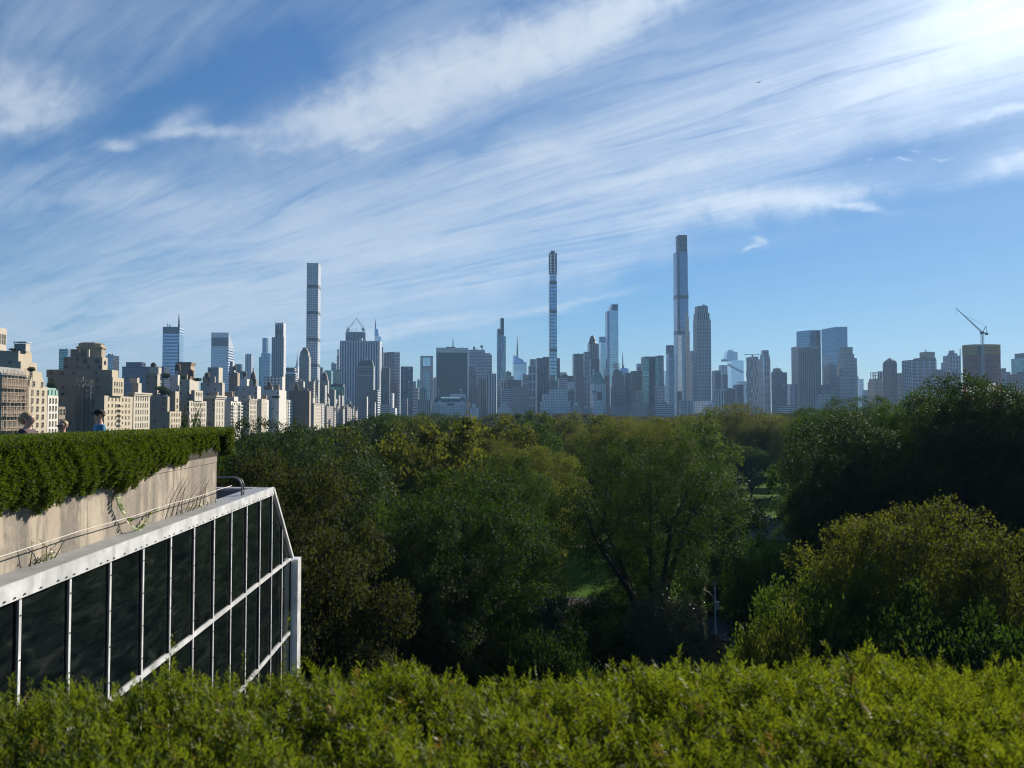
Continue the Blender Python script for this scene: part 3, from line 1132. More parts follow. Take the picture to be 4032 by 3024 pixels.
# ------------------------------------------------------------------ trees
M_BARK = plain('dark_bark', (0.030, 0.024, 0.018), 0.95, var=0.4, scale=4.0)
M_BARK2 = plain('mottled_bark', (0.10, 0.085, 0.065), 0.9, var=0.5, scale=2.0)
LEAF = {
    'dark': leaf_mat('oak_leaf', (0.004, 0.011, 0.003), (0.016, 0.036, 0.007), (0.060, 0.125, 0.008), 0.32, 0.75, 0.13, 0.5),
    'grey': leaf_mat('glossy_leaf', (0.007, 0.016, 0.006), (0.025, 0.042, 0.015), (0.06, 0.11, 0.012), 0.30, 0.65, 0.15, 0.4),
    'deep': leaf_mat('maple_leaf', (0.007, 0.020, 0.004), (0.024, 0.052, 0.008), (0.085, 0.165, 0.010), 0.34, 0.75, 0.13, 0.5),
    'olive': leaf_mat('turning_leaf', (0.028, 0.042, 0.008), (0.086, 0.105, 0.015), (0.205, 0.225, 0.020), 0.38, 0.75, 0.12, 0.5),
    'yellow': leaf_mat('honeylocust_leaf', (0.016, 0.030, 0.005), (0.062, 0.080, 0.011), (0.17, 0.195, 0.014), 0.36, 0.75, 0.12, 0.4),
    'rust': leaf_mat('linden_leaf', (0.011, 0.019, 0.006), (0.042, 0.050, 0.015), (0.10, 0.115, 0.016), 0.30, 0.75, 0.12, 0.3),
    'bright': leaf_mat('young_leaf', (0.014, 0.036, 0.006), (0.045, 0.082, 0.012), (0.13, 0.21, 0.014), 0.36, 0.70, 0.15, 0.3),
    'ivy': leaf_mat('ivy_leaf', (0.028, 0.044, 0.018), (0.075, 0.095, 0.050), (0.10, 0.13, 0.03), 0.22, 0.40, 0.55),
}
COLOUR = {'dark': 'dark green', 'grey': 'grey-green', 'deep': 'mid green', 'olive': 'olive-gold', 'yellow': 'yellow-green', 'rust': 'rusty brown-green', 'bright': 'bright green', 'ivy': 'glossy ivy'}


def crown_proto(seed, H, Rr, zb, n_lobe, n_twig, n_leaf, leaf, shape=1.0, flat=0.75, sig=0.30, open_=0.0):
    """leaf blades gathered in sprays on lobes of a crown from height zb to H, radius Rr; returns quads, tints, lobe centres"""
    rng = np.random.default_rng(seed)
    zc, zr = (zb + H) / 2, (H - zb) / 2
    C, RD = [], []
    tries = 0
    while len(C) < n_lobe and tries < 6000:
        tries += 1
        d = unit(rng.normal(size=3))
        f = rng.uniform(0.45, 0.90) if rng.random() < 0.85 else rng.uniform(0, 0.45)
        w = 1.0 - 0.30 * shape * max(0.0, -d[2]) - 0.12 * max(0.0, d[2])
        c = np.array([d[0] * Rr * f * w, d[1] * Rr * f * w, zc + d[2] * zr * f])
        r = Rr * rng.uniform(0.19, 0.36)
        if all(np.linalg.norm((c - c2) * [1, 1, 1.15]) > 0.66 * (r + r2) for c2, r2 in zip(C, RD)):
            C.append(c)
            RD.append(r)
    C, RD = np.array(C), np.array(RD)
    prob = RD ** 2 / (RD ** 2).sum()
    tot = len(C) * n_twig
    li = rng.choice(len(C), tot, p=prob)
    d = unit(rng.normal(size=(tot, 3)) + np.array([0, 0, 0.25]))
    rr = RD[li] * (rng.uniform(0.45, 1.06, tot) ** 0.7)
    T = C[li] + d * rr[:, None] * np.array([1, 1, flat])
    out_d = unit(d + 0.5 * unit(C[li] - np.array([0, 0, zc])))
    lobe_t = rng.normal(0, 0.17, len(C))
    twig_t = rng.normal(0, 0.10, tot)
    ti = np.repeat(np.arange(tot), n_leaf)
    nl = len(ti)
    P = T[ti] + rng.normal(0, sig, (nl, 3)) * np.array([1, 1, 0.7])
    A = unit(out_d[ti] * 0.6 + rng.normal(0, 0.7, (nl, 3)) + np.array([0, 0, -0.15]))
    N = unit(rng.normal(0, 0.55, (nl, 3)) + np.array([0, 0, 0.55]) + out_d[ti] * 0.85)
    S = unit(np.cross(N, A))
    L = leaf * rng.uniform(0.65, 1.35, nl)
    V = rhombs(P, A, S, L, L * rng.uniform(0.5, 0.72, nl))
    top = np.quantile(V[:, 2, 2], 0.998)
    V[..., 2] = np.where(V[..., 2] > zb, zb + (V[..., 2] - zb) * (H - zb) / (top - zb), V[..., 2])
    C[:, 2] = np.where(C[:, 2] > zb, zb + (C[:, 2] - zb) * (H - zb) / (top - zb), C[:, 2])
    tint = np.clip(0.5 + lobe_t[li[ti]] + twig_t[ti] + rng.normal(0, 0.13, nl), 0, 1)
    return V, tint, C, RD


def trunk_proto(mb, C, RD, H, zb, r0, seed, forks=4, fork_at=0.6):
    rng = random.Random(seed)
    zf = zb * fork_at + 1.0
    mb.tube([(0, 0, -0.2), (0.05, 0, zf * 0.35), (rng.uniform(-.2, .2), rng.uniform(-.2, .2), zf)], [r0 * 1.35, r0 * 1.0, r0 * 0.85], 9)
    base = Vector((0, 0, zf - 0.25))
    lim = []
    for k in range(forks):
        a = 2 * PI * (k + rng.uniform(-.3, .3)) / forks
        best = max(C, key=lambda c: c[0] * math.cos(a) + c[1] * math.sin(a) + 0.5 * c[2])
        tgt = Vector(best)
        p1 = base.lerp(tgt, 0.35) + Vector((0, 0, (tgt.z - base.z) * 0.12))
        p2 = base.lerp(tgt, 0.7) + Vector((rng.uniform(-.5, .5), rng.uniform(-.5, .5), (tgt.z - base.z) * 0.08))
        mb.tube([base, p1, p2, tgt], [r0 * 0.62, r0 * 0.45, r0 * 0.27, r0 * 0.10], 7)
        lim.extend([p1, p2, base.lerp(p1, 0.6), p1.lerp(p2, 0.5)])
    mb.tube([base, Vector((0.2, 0.1, (zf + H) / 2)), Vector((0, 0, H * 0.93))], [r0 * 0.6, r0 * 0.35, 0.04], 7)
    lim.extend([Vector((0.2, 0.1, zf + (H - zf) * f)) for f in (0.25, 0.45, 0.65)])
    for c in C:
        c = Vector(c)
        p = min(lim, key=lambda q: (q - c).length + max(0, q.z - c.z) * 0.8)
        m_ = p.lerp(c, 0.5) + Vector((0, 0, -0.06 * (c - p).length))
        mb.tube([p, m_, c], [r0 * 0.17, r0 * 0.10, r0 * 0.035], 5, cap=False)


PROTO = {}


def make_proto(key, H, Rr, zb, seed, n_lobe, n_twig, n_leaf, leaf, bark=None, r0=0.4, forks=4, fork_at=0.6, name='tree', **kw):
    V, t, C, RD = crown_proto(seed, H, Rr, zb, n_lobe, n_twig, n_leaf, leaf, **kw)
    cr = quads_mesh('crown', V, LEAF['dark'], t)
    mb = MB()
    trunk_proto(mb, C, RD, H, zb, r0, seed, forks, fork_at)
    tr = mb.build('trunk', bark or M_BARK)
    PROTO[key] = (cr, tr, H, Rr, name)


make_proto('oak', 20.0, 8.0, 4.0, 21, 66, 36, 32, 0.185)
make_proto('broad', 20.0, 9.0, 5.5, 22, 74, 32, 32, 0.185, r0=0.5, forks=6, fork_at=0.55, sig=0.34)
make_proto('fork', 20.0, 9.5, 6.8, 27, 66, 34, 32, 0.185, r0=0.55, forks=6, fork_at=0.26, sig=0.32)
make_proto('tall', 24.0, 6.5, 4.5, 23, 64, 34, 32, 0.185, shape=0.6, r0=0.38, fork_at=0.9)
make_proto('sprays', 17.0, 7.0, 1.8, 24, 56, 50, 30, 0.185, flat=0.55, sig=0.24)
make_proto('dome', 14.0, 7.5, 1.2, 25, 62, 42, 28, 0.18, shape=0.2, flat=0.6, sig=0.25)
make_proto('shrub', 7.0, 5.0, 0.3, 26, 44, 34, 28, 0.18, shape=0.1, r0=0.14, forks=5, fork_at=0.3, sig=0.26, name='shrub')
make_proto('wood_round', 20.0, 8.5, 4.0, 31, 28, 28, 17, 0.48, sig=0.45)
make_proto('wood_wide', 18.0, 10.0, 3.5, 32, 34, 24, 17, 0.48, sig=0.48, flat=0.65)
make_proto('wood_lumpy', 20.0, 8.0, 3.0, 33, 22, 34, 17, 0.47, sig=0.42)
V, t, C, RD = crown_proto(41, 10.0, 1.5, 0.2, 30, 40, 26, 0.15, shape=0.0, sig=0.22)
used = set()


def plant(key, kind, X, Y, ztop, Rad, label, group, rot=None, z0=0.0, lean=0.0):
    cr, tr, H, Rr, name = PROTO[key]
    r0 = empty(name, (X, Y, z0), rot if rot is not None else random.uniform(0, 2 * PI))
    sc_z = (ztop - z0) / H
    sc_r = Rad / Rr
    first = key not in used
    for src in (cr, tr):
        o = src if first else src.copy()
        if not first:
            COL.objects.link(o)
        o.parent = r0
        o.scale = (sc_r, sc_r, sc_z)
        if src is cr:
            o.material_slots[0].link = 'OBJECT'
            o.material_slots[0].material = LEAF[kind]
    used.add(key)
    tag(r0, label, 'shrub' if name == 'shrub' else 'tree', group)
    return r0


def vplant(key, kind, vx, vy, D, Rad, label, rot=None, group='trees in the park close to the museum'):
    p = at(vx * 4032 / 2212, vy * 4032 / 2212, D)
    return plant(key, kind, p.x, p.y, p.z, Rad, label, group, rot)


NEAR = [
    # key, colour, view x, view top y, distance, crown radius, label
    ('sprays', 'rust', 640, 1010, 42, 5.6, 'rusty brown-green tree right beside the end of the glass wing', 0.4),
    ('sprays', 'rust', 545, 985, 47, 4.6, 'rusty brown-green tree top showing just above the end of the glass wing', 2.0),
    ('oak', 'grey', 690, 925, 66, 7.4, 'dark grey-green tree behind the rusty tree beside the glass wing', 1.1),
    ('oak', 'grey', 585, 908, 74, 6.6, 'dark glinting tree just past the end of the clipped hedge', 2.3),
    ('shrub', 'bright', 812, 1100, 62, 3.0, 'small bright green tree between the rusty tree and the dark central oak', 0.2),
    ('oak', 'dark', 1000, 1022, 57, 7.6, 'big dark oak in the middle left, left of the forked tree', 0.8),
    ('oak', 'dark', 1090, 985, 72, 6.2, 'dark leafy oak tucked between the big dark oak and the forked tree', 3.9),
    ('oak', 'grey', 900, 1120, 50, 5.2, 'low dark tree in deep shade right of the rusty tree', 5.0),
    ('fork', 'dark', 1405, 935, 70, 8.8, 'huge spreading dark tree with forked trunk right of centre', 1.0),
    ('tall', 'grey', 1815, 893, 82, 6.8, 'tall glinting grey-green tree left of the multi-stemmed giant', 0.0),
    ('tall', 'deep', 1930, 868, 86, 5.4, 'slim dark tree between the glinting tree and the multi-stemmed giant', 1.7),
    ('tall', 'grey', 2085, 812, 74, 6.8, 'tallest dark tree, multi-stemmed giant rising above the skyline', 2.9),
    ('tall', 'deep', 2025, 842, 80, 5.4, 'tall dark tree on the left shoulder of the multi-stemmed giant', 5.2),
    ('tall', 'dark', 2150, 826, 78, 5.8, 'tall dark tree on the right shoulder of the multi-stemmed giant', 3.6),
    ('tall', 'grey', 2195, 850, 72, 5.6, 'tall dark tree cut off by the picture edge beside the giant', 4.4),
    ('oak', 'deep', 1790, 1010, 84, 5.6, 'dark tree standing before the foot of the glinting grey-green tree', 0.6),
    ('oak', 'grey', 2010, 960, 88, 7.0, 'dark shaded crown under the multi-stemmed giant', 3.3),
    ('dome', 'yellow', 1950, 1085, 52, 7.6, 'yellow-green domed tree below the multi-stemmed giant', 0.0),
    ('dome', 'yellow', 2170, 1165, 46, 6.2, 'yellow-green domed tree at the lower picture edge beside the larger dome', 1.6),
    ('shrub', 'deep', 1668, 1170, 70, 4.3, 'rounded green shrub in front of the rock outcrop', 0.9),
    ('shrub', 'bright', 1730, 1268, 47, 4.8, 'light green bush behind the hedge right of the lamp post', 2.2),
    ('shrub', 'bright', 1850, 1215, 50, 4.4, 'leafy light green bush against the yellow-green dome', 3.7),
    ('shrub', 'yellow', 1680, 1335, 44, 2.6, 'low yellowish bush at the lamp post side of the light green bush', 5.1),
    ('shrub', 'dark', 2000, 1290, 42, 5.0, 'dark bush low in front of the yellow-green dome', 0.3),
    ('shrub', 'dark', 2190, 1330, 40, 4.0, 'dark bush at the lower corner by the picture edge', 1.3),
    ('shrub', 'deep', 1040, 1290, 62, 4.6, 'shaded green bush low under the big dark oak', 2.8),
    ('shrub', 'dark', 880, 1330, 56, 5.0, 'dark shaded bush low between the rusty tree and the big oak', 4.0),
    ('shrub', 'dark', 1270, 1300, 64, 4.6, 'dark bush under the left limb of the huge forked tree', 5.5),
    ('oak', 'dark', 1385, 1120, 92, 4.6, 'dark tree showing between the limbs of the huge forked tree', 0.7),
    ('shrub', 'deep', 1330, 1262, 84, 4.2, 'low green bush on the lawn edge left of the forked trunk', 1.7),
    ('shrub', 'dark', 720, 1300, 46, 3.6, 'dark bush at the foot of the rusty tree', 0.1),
    ('shrub', 'dark', 1552, 1192, 97, 4.6, 'dark bush added behind the street lamp to darken the gap', 2.9),  # bush added only to make the gap behind the lamp dark
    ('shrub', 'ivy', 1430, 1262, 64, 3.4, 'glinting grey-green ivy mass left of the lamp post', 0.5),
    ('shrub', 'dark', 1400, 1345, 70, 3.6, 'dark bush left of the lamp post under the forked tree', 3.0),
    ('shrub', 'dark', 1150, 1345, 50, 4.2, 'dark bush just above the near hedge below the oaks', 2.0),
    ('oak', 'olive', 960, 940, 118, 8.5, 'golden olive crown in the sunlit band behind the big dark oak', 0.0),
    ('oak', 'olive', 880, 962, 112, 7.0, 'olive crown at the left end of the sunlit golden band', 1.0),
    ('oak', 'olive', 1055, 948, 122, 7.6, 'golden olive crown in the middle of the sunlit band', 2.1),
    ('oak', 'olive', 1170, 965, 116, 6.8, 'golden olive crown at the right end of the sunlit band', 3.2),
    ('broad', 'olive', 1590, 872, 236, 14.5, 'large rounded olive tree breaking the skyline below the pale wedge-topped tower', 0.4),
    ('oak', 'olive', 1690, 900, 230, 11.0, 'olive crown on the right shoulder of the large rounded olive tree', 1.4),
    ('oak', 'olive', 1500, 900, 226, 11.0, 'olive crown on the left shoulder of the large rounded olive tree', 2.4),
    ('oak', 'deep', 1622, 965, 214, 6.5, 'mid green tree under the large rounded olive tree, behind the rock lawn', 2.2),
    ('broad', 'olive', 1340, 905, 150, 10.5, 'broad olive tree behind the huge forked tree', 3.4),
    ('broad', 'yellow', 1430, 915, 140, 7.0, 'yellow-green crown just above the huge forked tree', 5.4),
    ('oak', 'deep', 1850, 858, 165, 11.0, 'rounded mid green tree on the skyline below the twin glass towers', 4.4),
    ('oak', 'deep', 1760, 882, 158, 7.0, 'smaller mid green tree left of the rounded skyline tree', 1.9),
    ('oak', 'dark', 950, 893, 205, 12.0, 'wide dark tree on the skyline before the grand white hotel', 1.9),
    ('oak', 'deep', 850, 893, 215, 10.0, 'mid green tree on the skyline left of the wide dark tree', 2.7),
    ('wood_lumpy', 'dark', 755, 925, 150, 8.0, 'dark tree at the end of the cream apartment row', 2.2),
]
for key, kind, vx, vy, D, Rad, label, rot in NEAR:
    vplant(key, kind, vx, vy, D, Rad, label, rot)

# trees clad in glossy ivy
ivy_src = None
for vx, vy, D, s, label in ((1195, 1275, 60, 0.9, 'ivy-clad trunk glinting under the big dark oaks'), (1496, 1170, 76, 0.8, 'slim ivy-clad trunk under the forked tree near the lamp post')):
    p = at(vx * 4032 / 2212, vy * 4032 / 2212, D)
    r0 = empty('ivy_clad_tree', (p.x, p.y, 0), random.uniform(0, 6))
    if ivy_src is None:
        ivy_src = quads_mesh('ivy', V, LEAF['ivy'], t, r0)
        mb = MB()
        mb.tube([(0, 0, -0.2), (0.1, 0, 5), (0, 0.1, 10.3)], [0.42, 0.34, 0.2], 9)
        mb.tube([(0, 0, 7), (1.1, 0.3, 10.5)], [0.18, 0.06], 6)
        ivy_tr = mb.build('trunk', M_BARK, r0)
        kids = (ivy_src, ivy_tr)
    else:
        kids = []
        for src in (ivy_src, ivy_tr):
            o = src.copy()
            COL.objects.link(o)
            o.parent = r0
            kids.append(o)
    for o in kids:
        o.scale = (s, s, p.z / 10.3)
    tag(r0, label, 'tree', 'ivy-clad trees')

# --- the wood behind, tree by tree
LAND = [(560, 'the cream apartment row'), (675, 'the white gridded tower'), (790, 'the black-and-white striped slab'), (885, 'the dark brown slabs'), (975, 'the framed dark glass slab'), (1082, 'the black stepped glass tower'), (1194, 'the needle-thin tower'), (1320, 'the curved blue glass tower'), (1470, 'the tallest blue tower'), (1590, 'the pale wedge-topped tower'), (1650, 'the diamond-braced tower'), (1790, 'the twin glass towers'), (1905, 'the pointed-roof tower'), (1990, 'the wide banded block'), (2120, 'the orange construction tower'), (2210, 'the low tan block')]
LINE = [(300, 1000), (480, 945), (560, 932), (640, 928), (720, 924), (770, 906), (830, 896), (960, 897), (1000, 909), (1040, 906), (1065, 892), (1130, 887), (1280, 893), (1350, 897), (1450, 899), (1500, 890), (1700, 885), (1750, 880), (1900, 868), (2000, 866), (2300, 866)]


def line_y(vx):
    for (x0, y0), (x1, y1) in zip(LINE[:-1], LINE[1:]):
        if x0 <= vx <= x1:
            return y0 + (y1 - y0) * (vx - x0) / (x1 - x0)
    return LINE[0][1] if vx < LINE[0][0] else LINE[-1][1]


rg = random.Random(17)
WOOD = []
for row, (D, sp) in enumerate(((100, 13), (128, 14), (160, 14.5), (200, 15.5), (250, 17), (315, 18.5), (395, 21), (490, 24))):
    n = int(1.46 * D / sp)
    for i in range(n):
        X = -0.73 * D + (i + 0.5 + rg.uniform(-.3, .3)) * 1.46 * D / n
        Y = D + rg.uniform(-.06, .06) * D
        vx = 1106 + 1720 * X / Y
        if vx < 440 or (X < -0.34 * Y and Y > 300):
            continue
        if 82 < Y < 152 and 1205 < vx < 1360:
            continue
        if 82 < Y < 222 and 1535 < vx < 1735:
            continue
        if Y < 140 and (430 < vx < 800) and Y < 90:
            continue
        cap_z = EYE - (line_y(vx) - 890) / 1720 * Y
        zt = min(rg.uniform(15.0, 25.5), cap_z - abs(rg.gauss(0, 0.8)))
        if zt < 8:
            continue
        kind = rg.choices(['dark', 'deep', 'olive', 'yellow', 'grey', 'bright'], [0.30, 0.30, 0.20, 0.10, 0.08, 0.02])[0]
        if vx > 1720 and kind in ('olive', 'yellow'):
            kind = 'deep'
        if 1060 < vx < 1500 and Y > 230 and rg.random() < 0.55:
            kind = 'olive'
        key = rg.choice(['wood_round', 'wood_wide', 'wood_lumpy'])
        lm = min(LAND, key=lambda q: abs(q[0] - vx))[1]
        WOOD.append([key, kind, X, Y, zt, sp * rg.uniform(0.46, 0.64), row, lm, vx])
ROWS = ['first-row', 'second-row', 'third-row', 'fourth-row', 'mid-wood', 'far-wood', 'farther-wood', 'farthest-row']
groups = {}
for w in WOOD:
    groups.setdefault((w[1], w[6], w[7]), []).append(w)
for (kind, row, lm), ws in groups.items():
    ws.sort(key=lambda w: w[8])
    for i, w in enumerate(ws):
        b_ = f'{ROWS[row]} {COLOUR[kind]} tree of the park wood below {lm}'
        n = len(ws)
        if n == 2:
            b_ = ('left ' if i == 0 else 'right ') + b_
        elif n > 2:
            b_ = ('leftmost ', 'second-from-left ', 'third-from-left ', 'fourth-from-left ', 'fifth-from-left ', 'sixth-from-left ')[min(i, 5)] + b_
        plant(w[0], kind, w[2], w[3], w[4], w[5], b_, 'trees of the park wood', rg.uniform(0, 6.28))

# --- the far-off wood that reads as one mass
rngf = np.random.default_rng(77)
Vs, Ts = [], []
fv, ft, _, _ = crown_proto(51, 20.0, 10.0, 4.0, 34, 10, 11, 1.0, sig=0.8)
fv2, ft2, _, _ = crown_proto(52, 20.0, 9.5, 3.0, 26, 12, 12, 1.0, sig=0.8)
for D in (590, 690, 800, 930, 1080, 1250, 1450, 1640):
    n = int(1.3 * D / 26)
    for i in range(n):
        X = -0.6 * D + (i + rngf.uniform(0, 1)) * 1.3 * D / n
        if X < -0.0862 * D - 150 or X > 760:
            continue
        Y = D + rngf.uniform(-40, 40)
        vx = 1106 + 1720 * X / Y
        zt = min(rngf.uniform(19, 24), EYE - (line_y(vx) - 890) / 1720 * Y - abs(rngf.normal(0, 0.8)))
        if zt < 7:
            continue
        b_, tt = (fv, ft) if rngf.random() < 0.5 else (fv2, ft2)
        a = rngf.uniform(0, 6.28)
        M = np.array([[math.cos(a), -math.sin(a), 0], [math.sin(a), math.cos(a), 0], [0, 0, 1]])
        s = rngf.uniform(1.2, 1.7)
        Q = (b_ @ M.T) * np.array([s, s, zt / 20.0]) + np.array([X, Y, 0])
        Vs.append(Q)
        Ts.append(np.clip(tt * 0.5 + rngf.uniform(-0.1, 0.6), 0, 1))
M_FAR = leaf_mat('far_wood_leaf', (0.018, 0.030, 0.010), (0.080, 0.074, 0.018), (0.13, 0.125, 0.018), 0.3, 0.85, 0.08, rnd=0.0)
tag(quads_mesh('distant_wood', np.concatenate(Vs), M_FAR, np.concatenate(Ts)), kind='stuff')
# ------------------------------------------------------------------ the city
CG_A = R(4.9)                                  # street grid, turned a little left of straight ahead
cA, sA = math.cos(CG_A), math.sin(CG_A)
VP = CX - F_PX * math.tan(CG_A)                # where the avenues run to
ZONE = {0: (0, 0, 1), 1: (0, 1200, 3.0167), 2: (550, 1200, 3.0167), 3: (1050, 1000, 2.37), 4: (1600, 1200, 3.318), 5: (2100, 950, 2.2127),
        6: (2600, 900, 2.0733), 7: (2950, 1200, 3.318), 8: (3400, 1150, 2.764), 9: (1050, 1440, 5.53), 10: (560, 1440, 6.506),
        11: (1550, 1400, 6.32), 12: (2100, 1450, 5.53), 13: (2700, 1350, 5.53)}

M_ROOF = plain('tar_roof', (0.10, 0.098, 0.095), 0.95, var=0.3, scale=0.3)
M_TANK = plain('tank_wood', (0.10, 0.07, 0.045), 0.9, var=0.3, scale=2)
M_STEELD = plain('dark_steel', (0.06, 0.065, 0.07), 0.6, 0.4)
M_STEELL = plain('pale_steel', (0.42, 0.44, 0.46), 0.5, 0.3)
FM = {}


def fm(key, wall, *a, **k):
    FM[key] = facade(key, (wall[0] * 0.93, wall[1] * 0.98, min(1, wall[2] * 1.08)), *a, **k)


# stone and brick
fm('limestone', (0.50, 0.465, 0.40), pu=3.2, pv=3.5, fu=0.42, fv=0.5)
fm('limestone_fine', (0.42, 0.39, 0.34), pu=2.6, pv=3.3, fu=0.42, fv=0.52)
fm('beige_brick', (0.36, 0.31, 0.25), pu=3.4, pv=3.1, fu=0.40, fv=0.46)
fm('tan_brick', (0.25, 0.205, 0.165), pu=3.6, pv=3.1, fu=0.45, fv=0.45)
fm('brown_brick', (0.165, 0.115, 0.085), pu=3.4, pv=3.2, fu=0.42, fv=0.46)
fm('red_brick', (0.26, 0.13, 0.085), pu=3.6, pv=3.3, fu=0.4, fv=0.5)
fm('grey_brick', (0.24, 0.225, 0.205), pu=3.4, pv=3.2, fu=0.42, fv=0.48)
fm('grey_stone', (0.37, 0.36, 0.35), pu=3.6, pv=3.4, fu=0.5, fv=0.5)
fm('white_brick', (0.74, 0.73, 0.69), pu=3.6, pv=3.1, fu=0.5, fv=0.45)
fm('pale_stone', (0.72, 0.70, 0.66), pu=3.3, pv=3.5, fu=0.42, fv=0.5)
fm('blind_brown', (0.30, 0.235, 0.170), pu=5.2, pv=3.4, fu=0.30, fv=0.46, blank=0.30, gmetal=0.05, var=0.9)
fm('blind_tan', (0.40, 0.335, 0.25), pu=5.0, pv=3.4, fu=0.30, fv=0.46, blank=0.35, gmetal=0.05, var=0.9)
fm('blind_grey', (0.36, 0.35, 0.335), pu=5.0, pv=3.5, fu=0.30, fv=0.46, blank=0.35, gmetal=0.05, var=0.9)
fm('blind_white', (0.50, 0.495, 0.48), pu=4.5, pv=3.6, fu=0.3, fv=0.42, blank=0.5)
# piers: vertical stripes
fm('stone_piers', (0.42, 0.375, 0.31), pu=4.4, pv=3.6, fu=0.50, fv=0.62, wall2=(0.16, 0.14, 0.12))
fm('grey_piers', (0.36, 0.355, 0.35), pu=5.0, pv=3.8, fu=0.52, fv=0.65, wall2=(0.10, 0.10, 0.11))
fm('marble_stripes', (0.82, 0.81, 0.78), (0.018, 0.022, 0.03), pu=6.4, pv=3.9, fu=0.54, fv=0.86, wall2=(0.03, 0.033, 0.04), var=0.2)
fm('white_piers', (0.72, 0.72, 0.70), (0.02, 0.025, 0.035), pu=6.0, pv=3.8, fu=0.62, fv=0.7, wall2=(0.05, 0.055, 0.065), var=0.3)
fm('bronze_stripes', (0.20, 0.175, 0.155), (0.035, 0.04, 0.05), pu=5.2, pv=3.8, fu=0.60, fv=0.8, wall2=(0.06, 0.055, 0.05), gmetal=0.55, wmetal=0.4, wrough=0.4)
fm('dark_stripes', (0.12, 0.135, 0.155), (0.016, 0.024, 0.036), pu=4.6, pv=3.8, fu=0.62, fv=0.75, wall2=(0.035, 0.042, 0.055), gmetal=0.5)
# glass
fm('blue_glass', (0.13, 0.17, 0.22), (0.20, 0.29, 0.42), pu=3.0, pv=4.2, fu=0.94, fv=0.74, gmetal=0.85, grough=0.12, var=0.22, wmetal=0.5, wrough=0.4)
fm('pale_glass', (0.36, 0.42, 0.47), (0.50, 0.62, 0.73), pu=3.2, pv=4.4, fu=0.95, fv=0.80, gmetal=0.85, grough=0.12, var=0.14, wmetal=0.4, wrough=0.4)
fm('sky_glass', (0.36, 0.47, 0.58), (0.50, 0.66, 0.84), pu=3.4, pv=8.4, fu=0.97, fv=0.90, gmetal=0.9, grough=0.10, var=0.10, wmetal=0.5, wrough=0.3)
fm('dark_glass', (0.030, 0.035, 0.042), (0.045, 0.060, 0.080), pu=3.2, pv=4.0, fu=0.92, fv=0.74, gmetal=0.7, grough=0.12, var=0.25)
fm('navy_glass', (0.022, 0.030, 0.050), (0.040, 0.062, 0.110), pu=3.2, pv=4.0, fu=0.92, fv=0.62, gmetal=0.75, grough=0.12, var=0.2)
fm('teal_glass', (0.10, 0.17, 0.18), (0.16, 0.32, 0.34), pu=3.2, pv=4.0, fu=0.9, fv=0.7, gmetal=0.8, grough=0.12, var=0.3)
fm('green_glass', (0.06, 0.13, 0.12), (0.09, 0.24, 0.22), pu=3.6, pv=4.0, fu=0.92, fv=0.8, gmetal=0.7, grough=0.15, var=0.15)
fm('black_glass', (0.014, 0.022, 0.028), (0.012, 0.032, 0.045), pu=3.0, pv=4.1, fu=0.94, fv=0.90, gmetal=0.25, grough=0.12, var=0.12)
fm('bands', (0.56, 0.56, 0.55), (0.035, 0.045, 0.06), pu=9.0, pv=3.9, fu=1.0, fv=0.50, gmetal=0.5, var=0.2)
fm('grey_bands', (0.44, 0.455, 0.47), (0.06, 0.075, 0.095), pu=4.0, pv=4.4, fu=0.93, fv=0.52, gmetal=0.5, var=0.35)
fm('white_bands', (0.72, 0.73, 0.74), (0.05, 0.07, 0.10), pu=9.0, pv=7.6, fu=1.0, fv=0.46, gmetal=0.6, var=0.15, wmetal=0.3, wrough=0.35)
fm('blue_bands', (0.50, 0.62, 0.76), (0.11, 0.17, 0.28), pu=9.0, pv=8.4, fu=1.0, fv=0.52, gmetal=0.7, var=0.15, wmetal=0.6, wrough=0.3)
fm('alu_bands', (0.62, 0.66, 0.70), (0.28, 0.36, 0.44), pu=9.0, pv=7.6, fu=1.0, fv=0.46, gmetal=0.7, var=0.15, wmetal=0.5, wrough=0.35)
fm('balcony', (0.46, 0.45, 0.44), (0.05, 0.055, 0.065), pu=7.0, pv=3.2, fu=0.70, fv=0.55, var=0.7)
fm('dark_balcony', (0.10, 0.105, 0.12), (0.25, 0.28, 0.32), pu=12.0, pv=3.4, fu=0.32, fv=0.40, var=0.9, gmetal=0.2)
fm('banded_glass', (0.07, 0.09, 0.12), (0.30, 0.43, 0.58), pu=20.0, pv=9.0, fu=0.97, fv=0.80, gmetal=0.9, grough=0.10, var=0.15, wmetal=0.5, wrough=0.3)
fm('big_grid', (0.66, 0.66, 0.63), (0.035, 0.045, 0.055), pu=4.75, pv=4.75, fu=0.62, fv=0.62, gmetal=0.5, var=0.9)
fm('white_grid', (0.64, 0.66, 0.68), (0.035, 0.05, 0.08), pu=8.5, pv=20.0, fu=0.76, fv=0.86, gmetal=0.5, var=0.25)
fm('louvre', (0.20, 0.23, 0.23), (0.11, 0.13, 0.13), pu=50, pv=1.8, fu=1.0, fv=0.5, gmetal=0.2, grough=0.6, var=0.1)
M_CREAM = plain('cream_stone', (0.49, 0.415, 0.305), 0.85, var=0.10, scale=0.25)
M_CREAM2 = plain('pale_limestone', (0.51, 0.46, 0.375), 0.85, var=0.10, scale=0.25)
M_WHITE = plain('white_stone', (0.62, 0.59, 0.53), 0.8, var=0.08, scale=0.25)
M_TAN = plain('tan_stone', (0.40, 0.315, 0.22), 0.85, var=0.12, scale=0.25)
M_BRST = plain('brown_stone', (0.26, 0.20, 0.15), 0.9, var=0.15, scale=0.25)
M_GRST = plain('grey_stone_plain', (0.27, 0.262, 0.25), 0.9, var=0.12, scale=0.2)
M_CONC = plain('pale_concrete', (0.62, 0.61, 0.58), 0.85, var=0.1, scale=0.2)
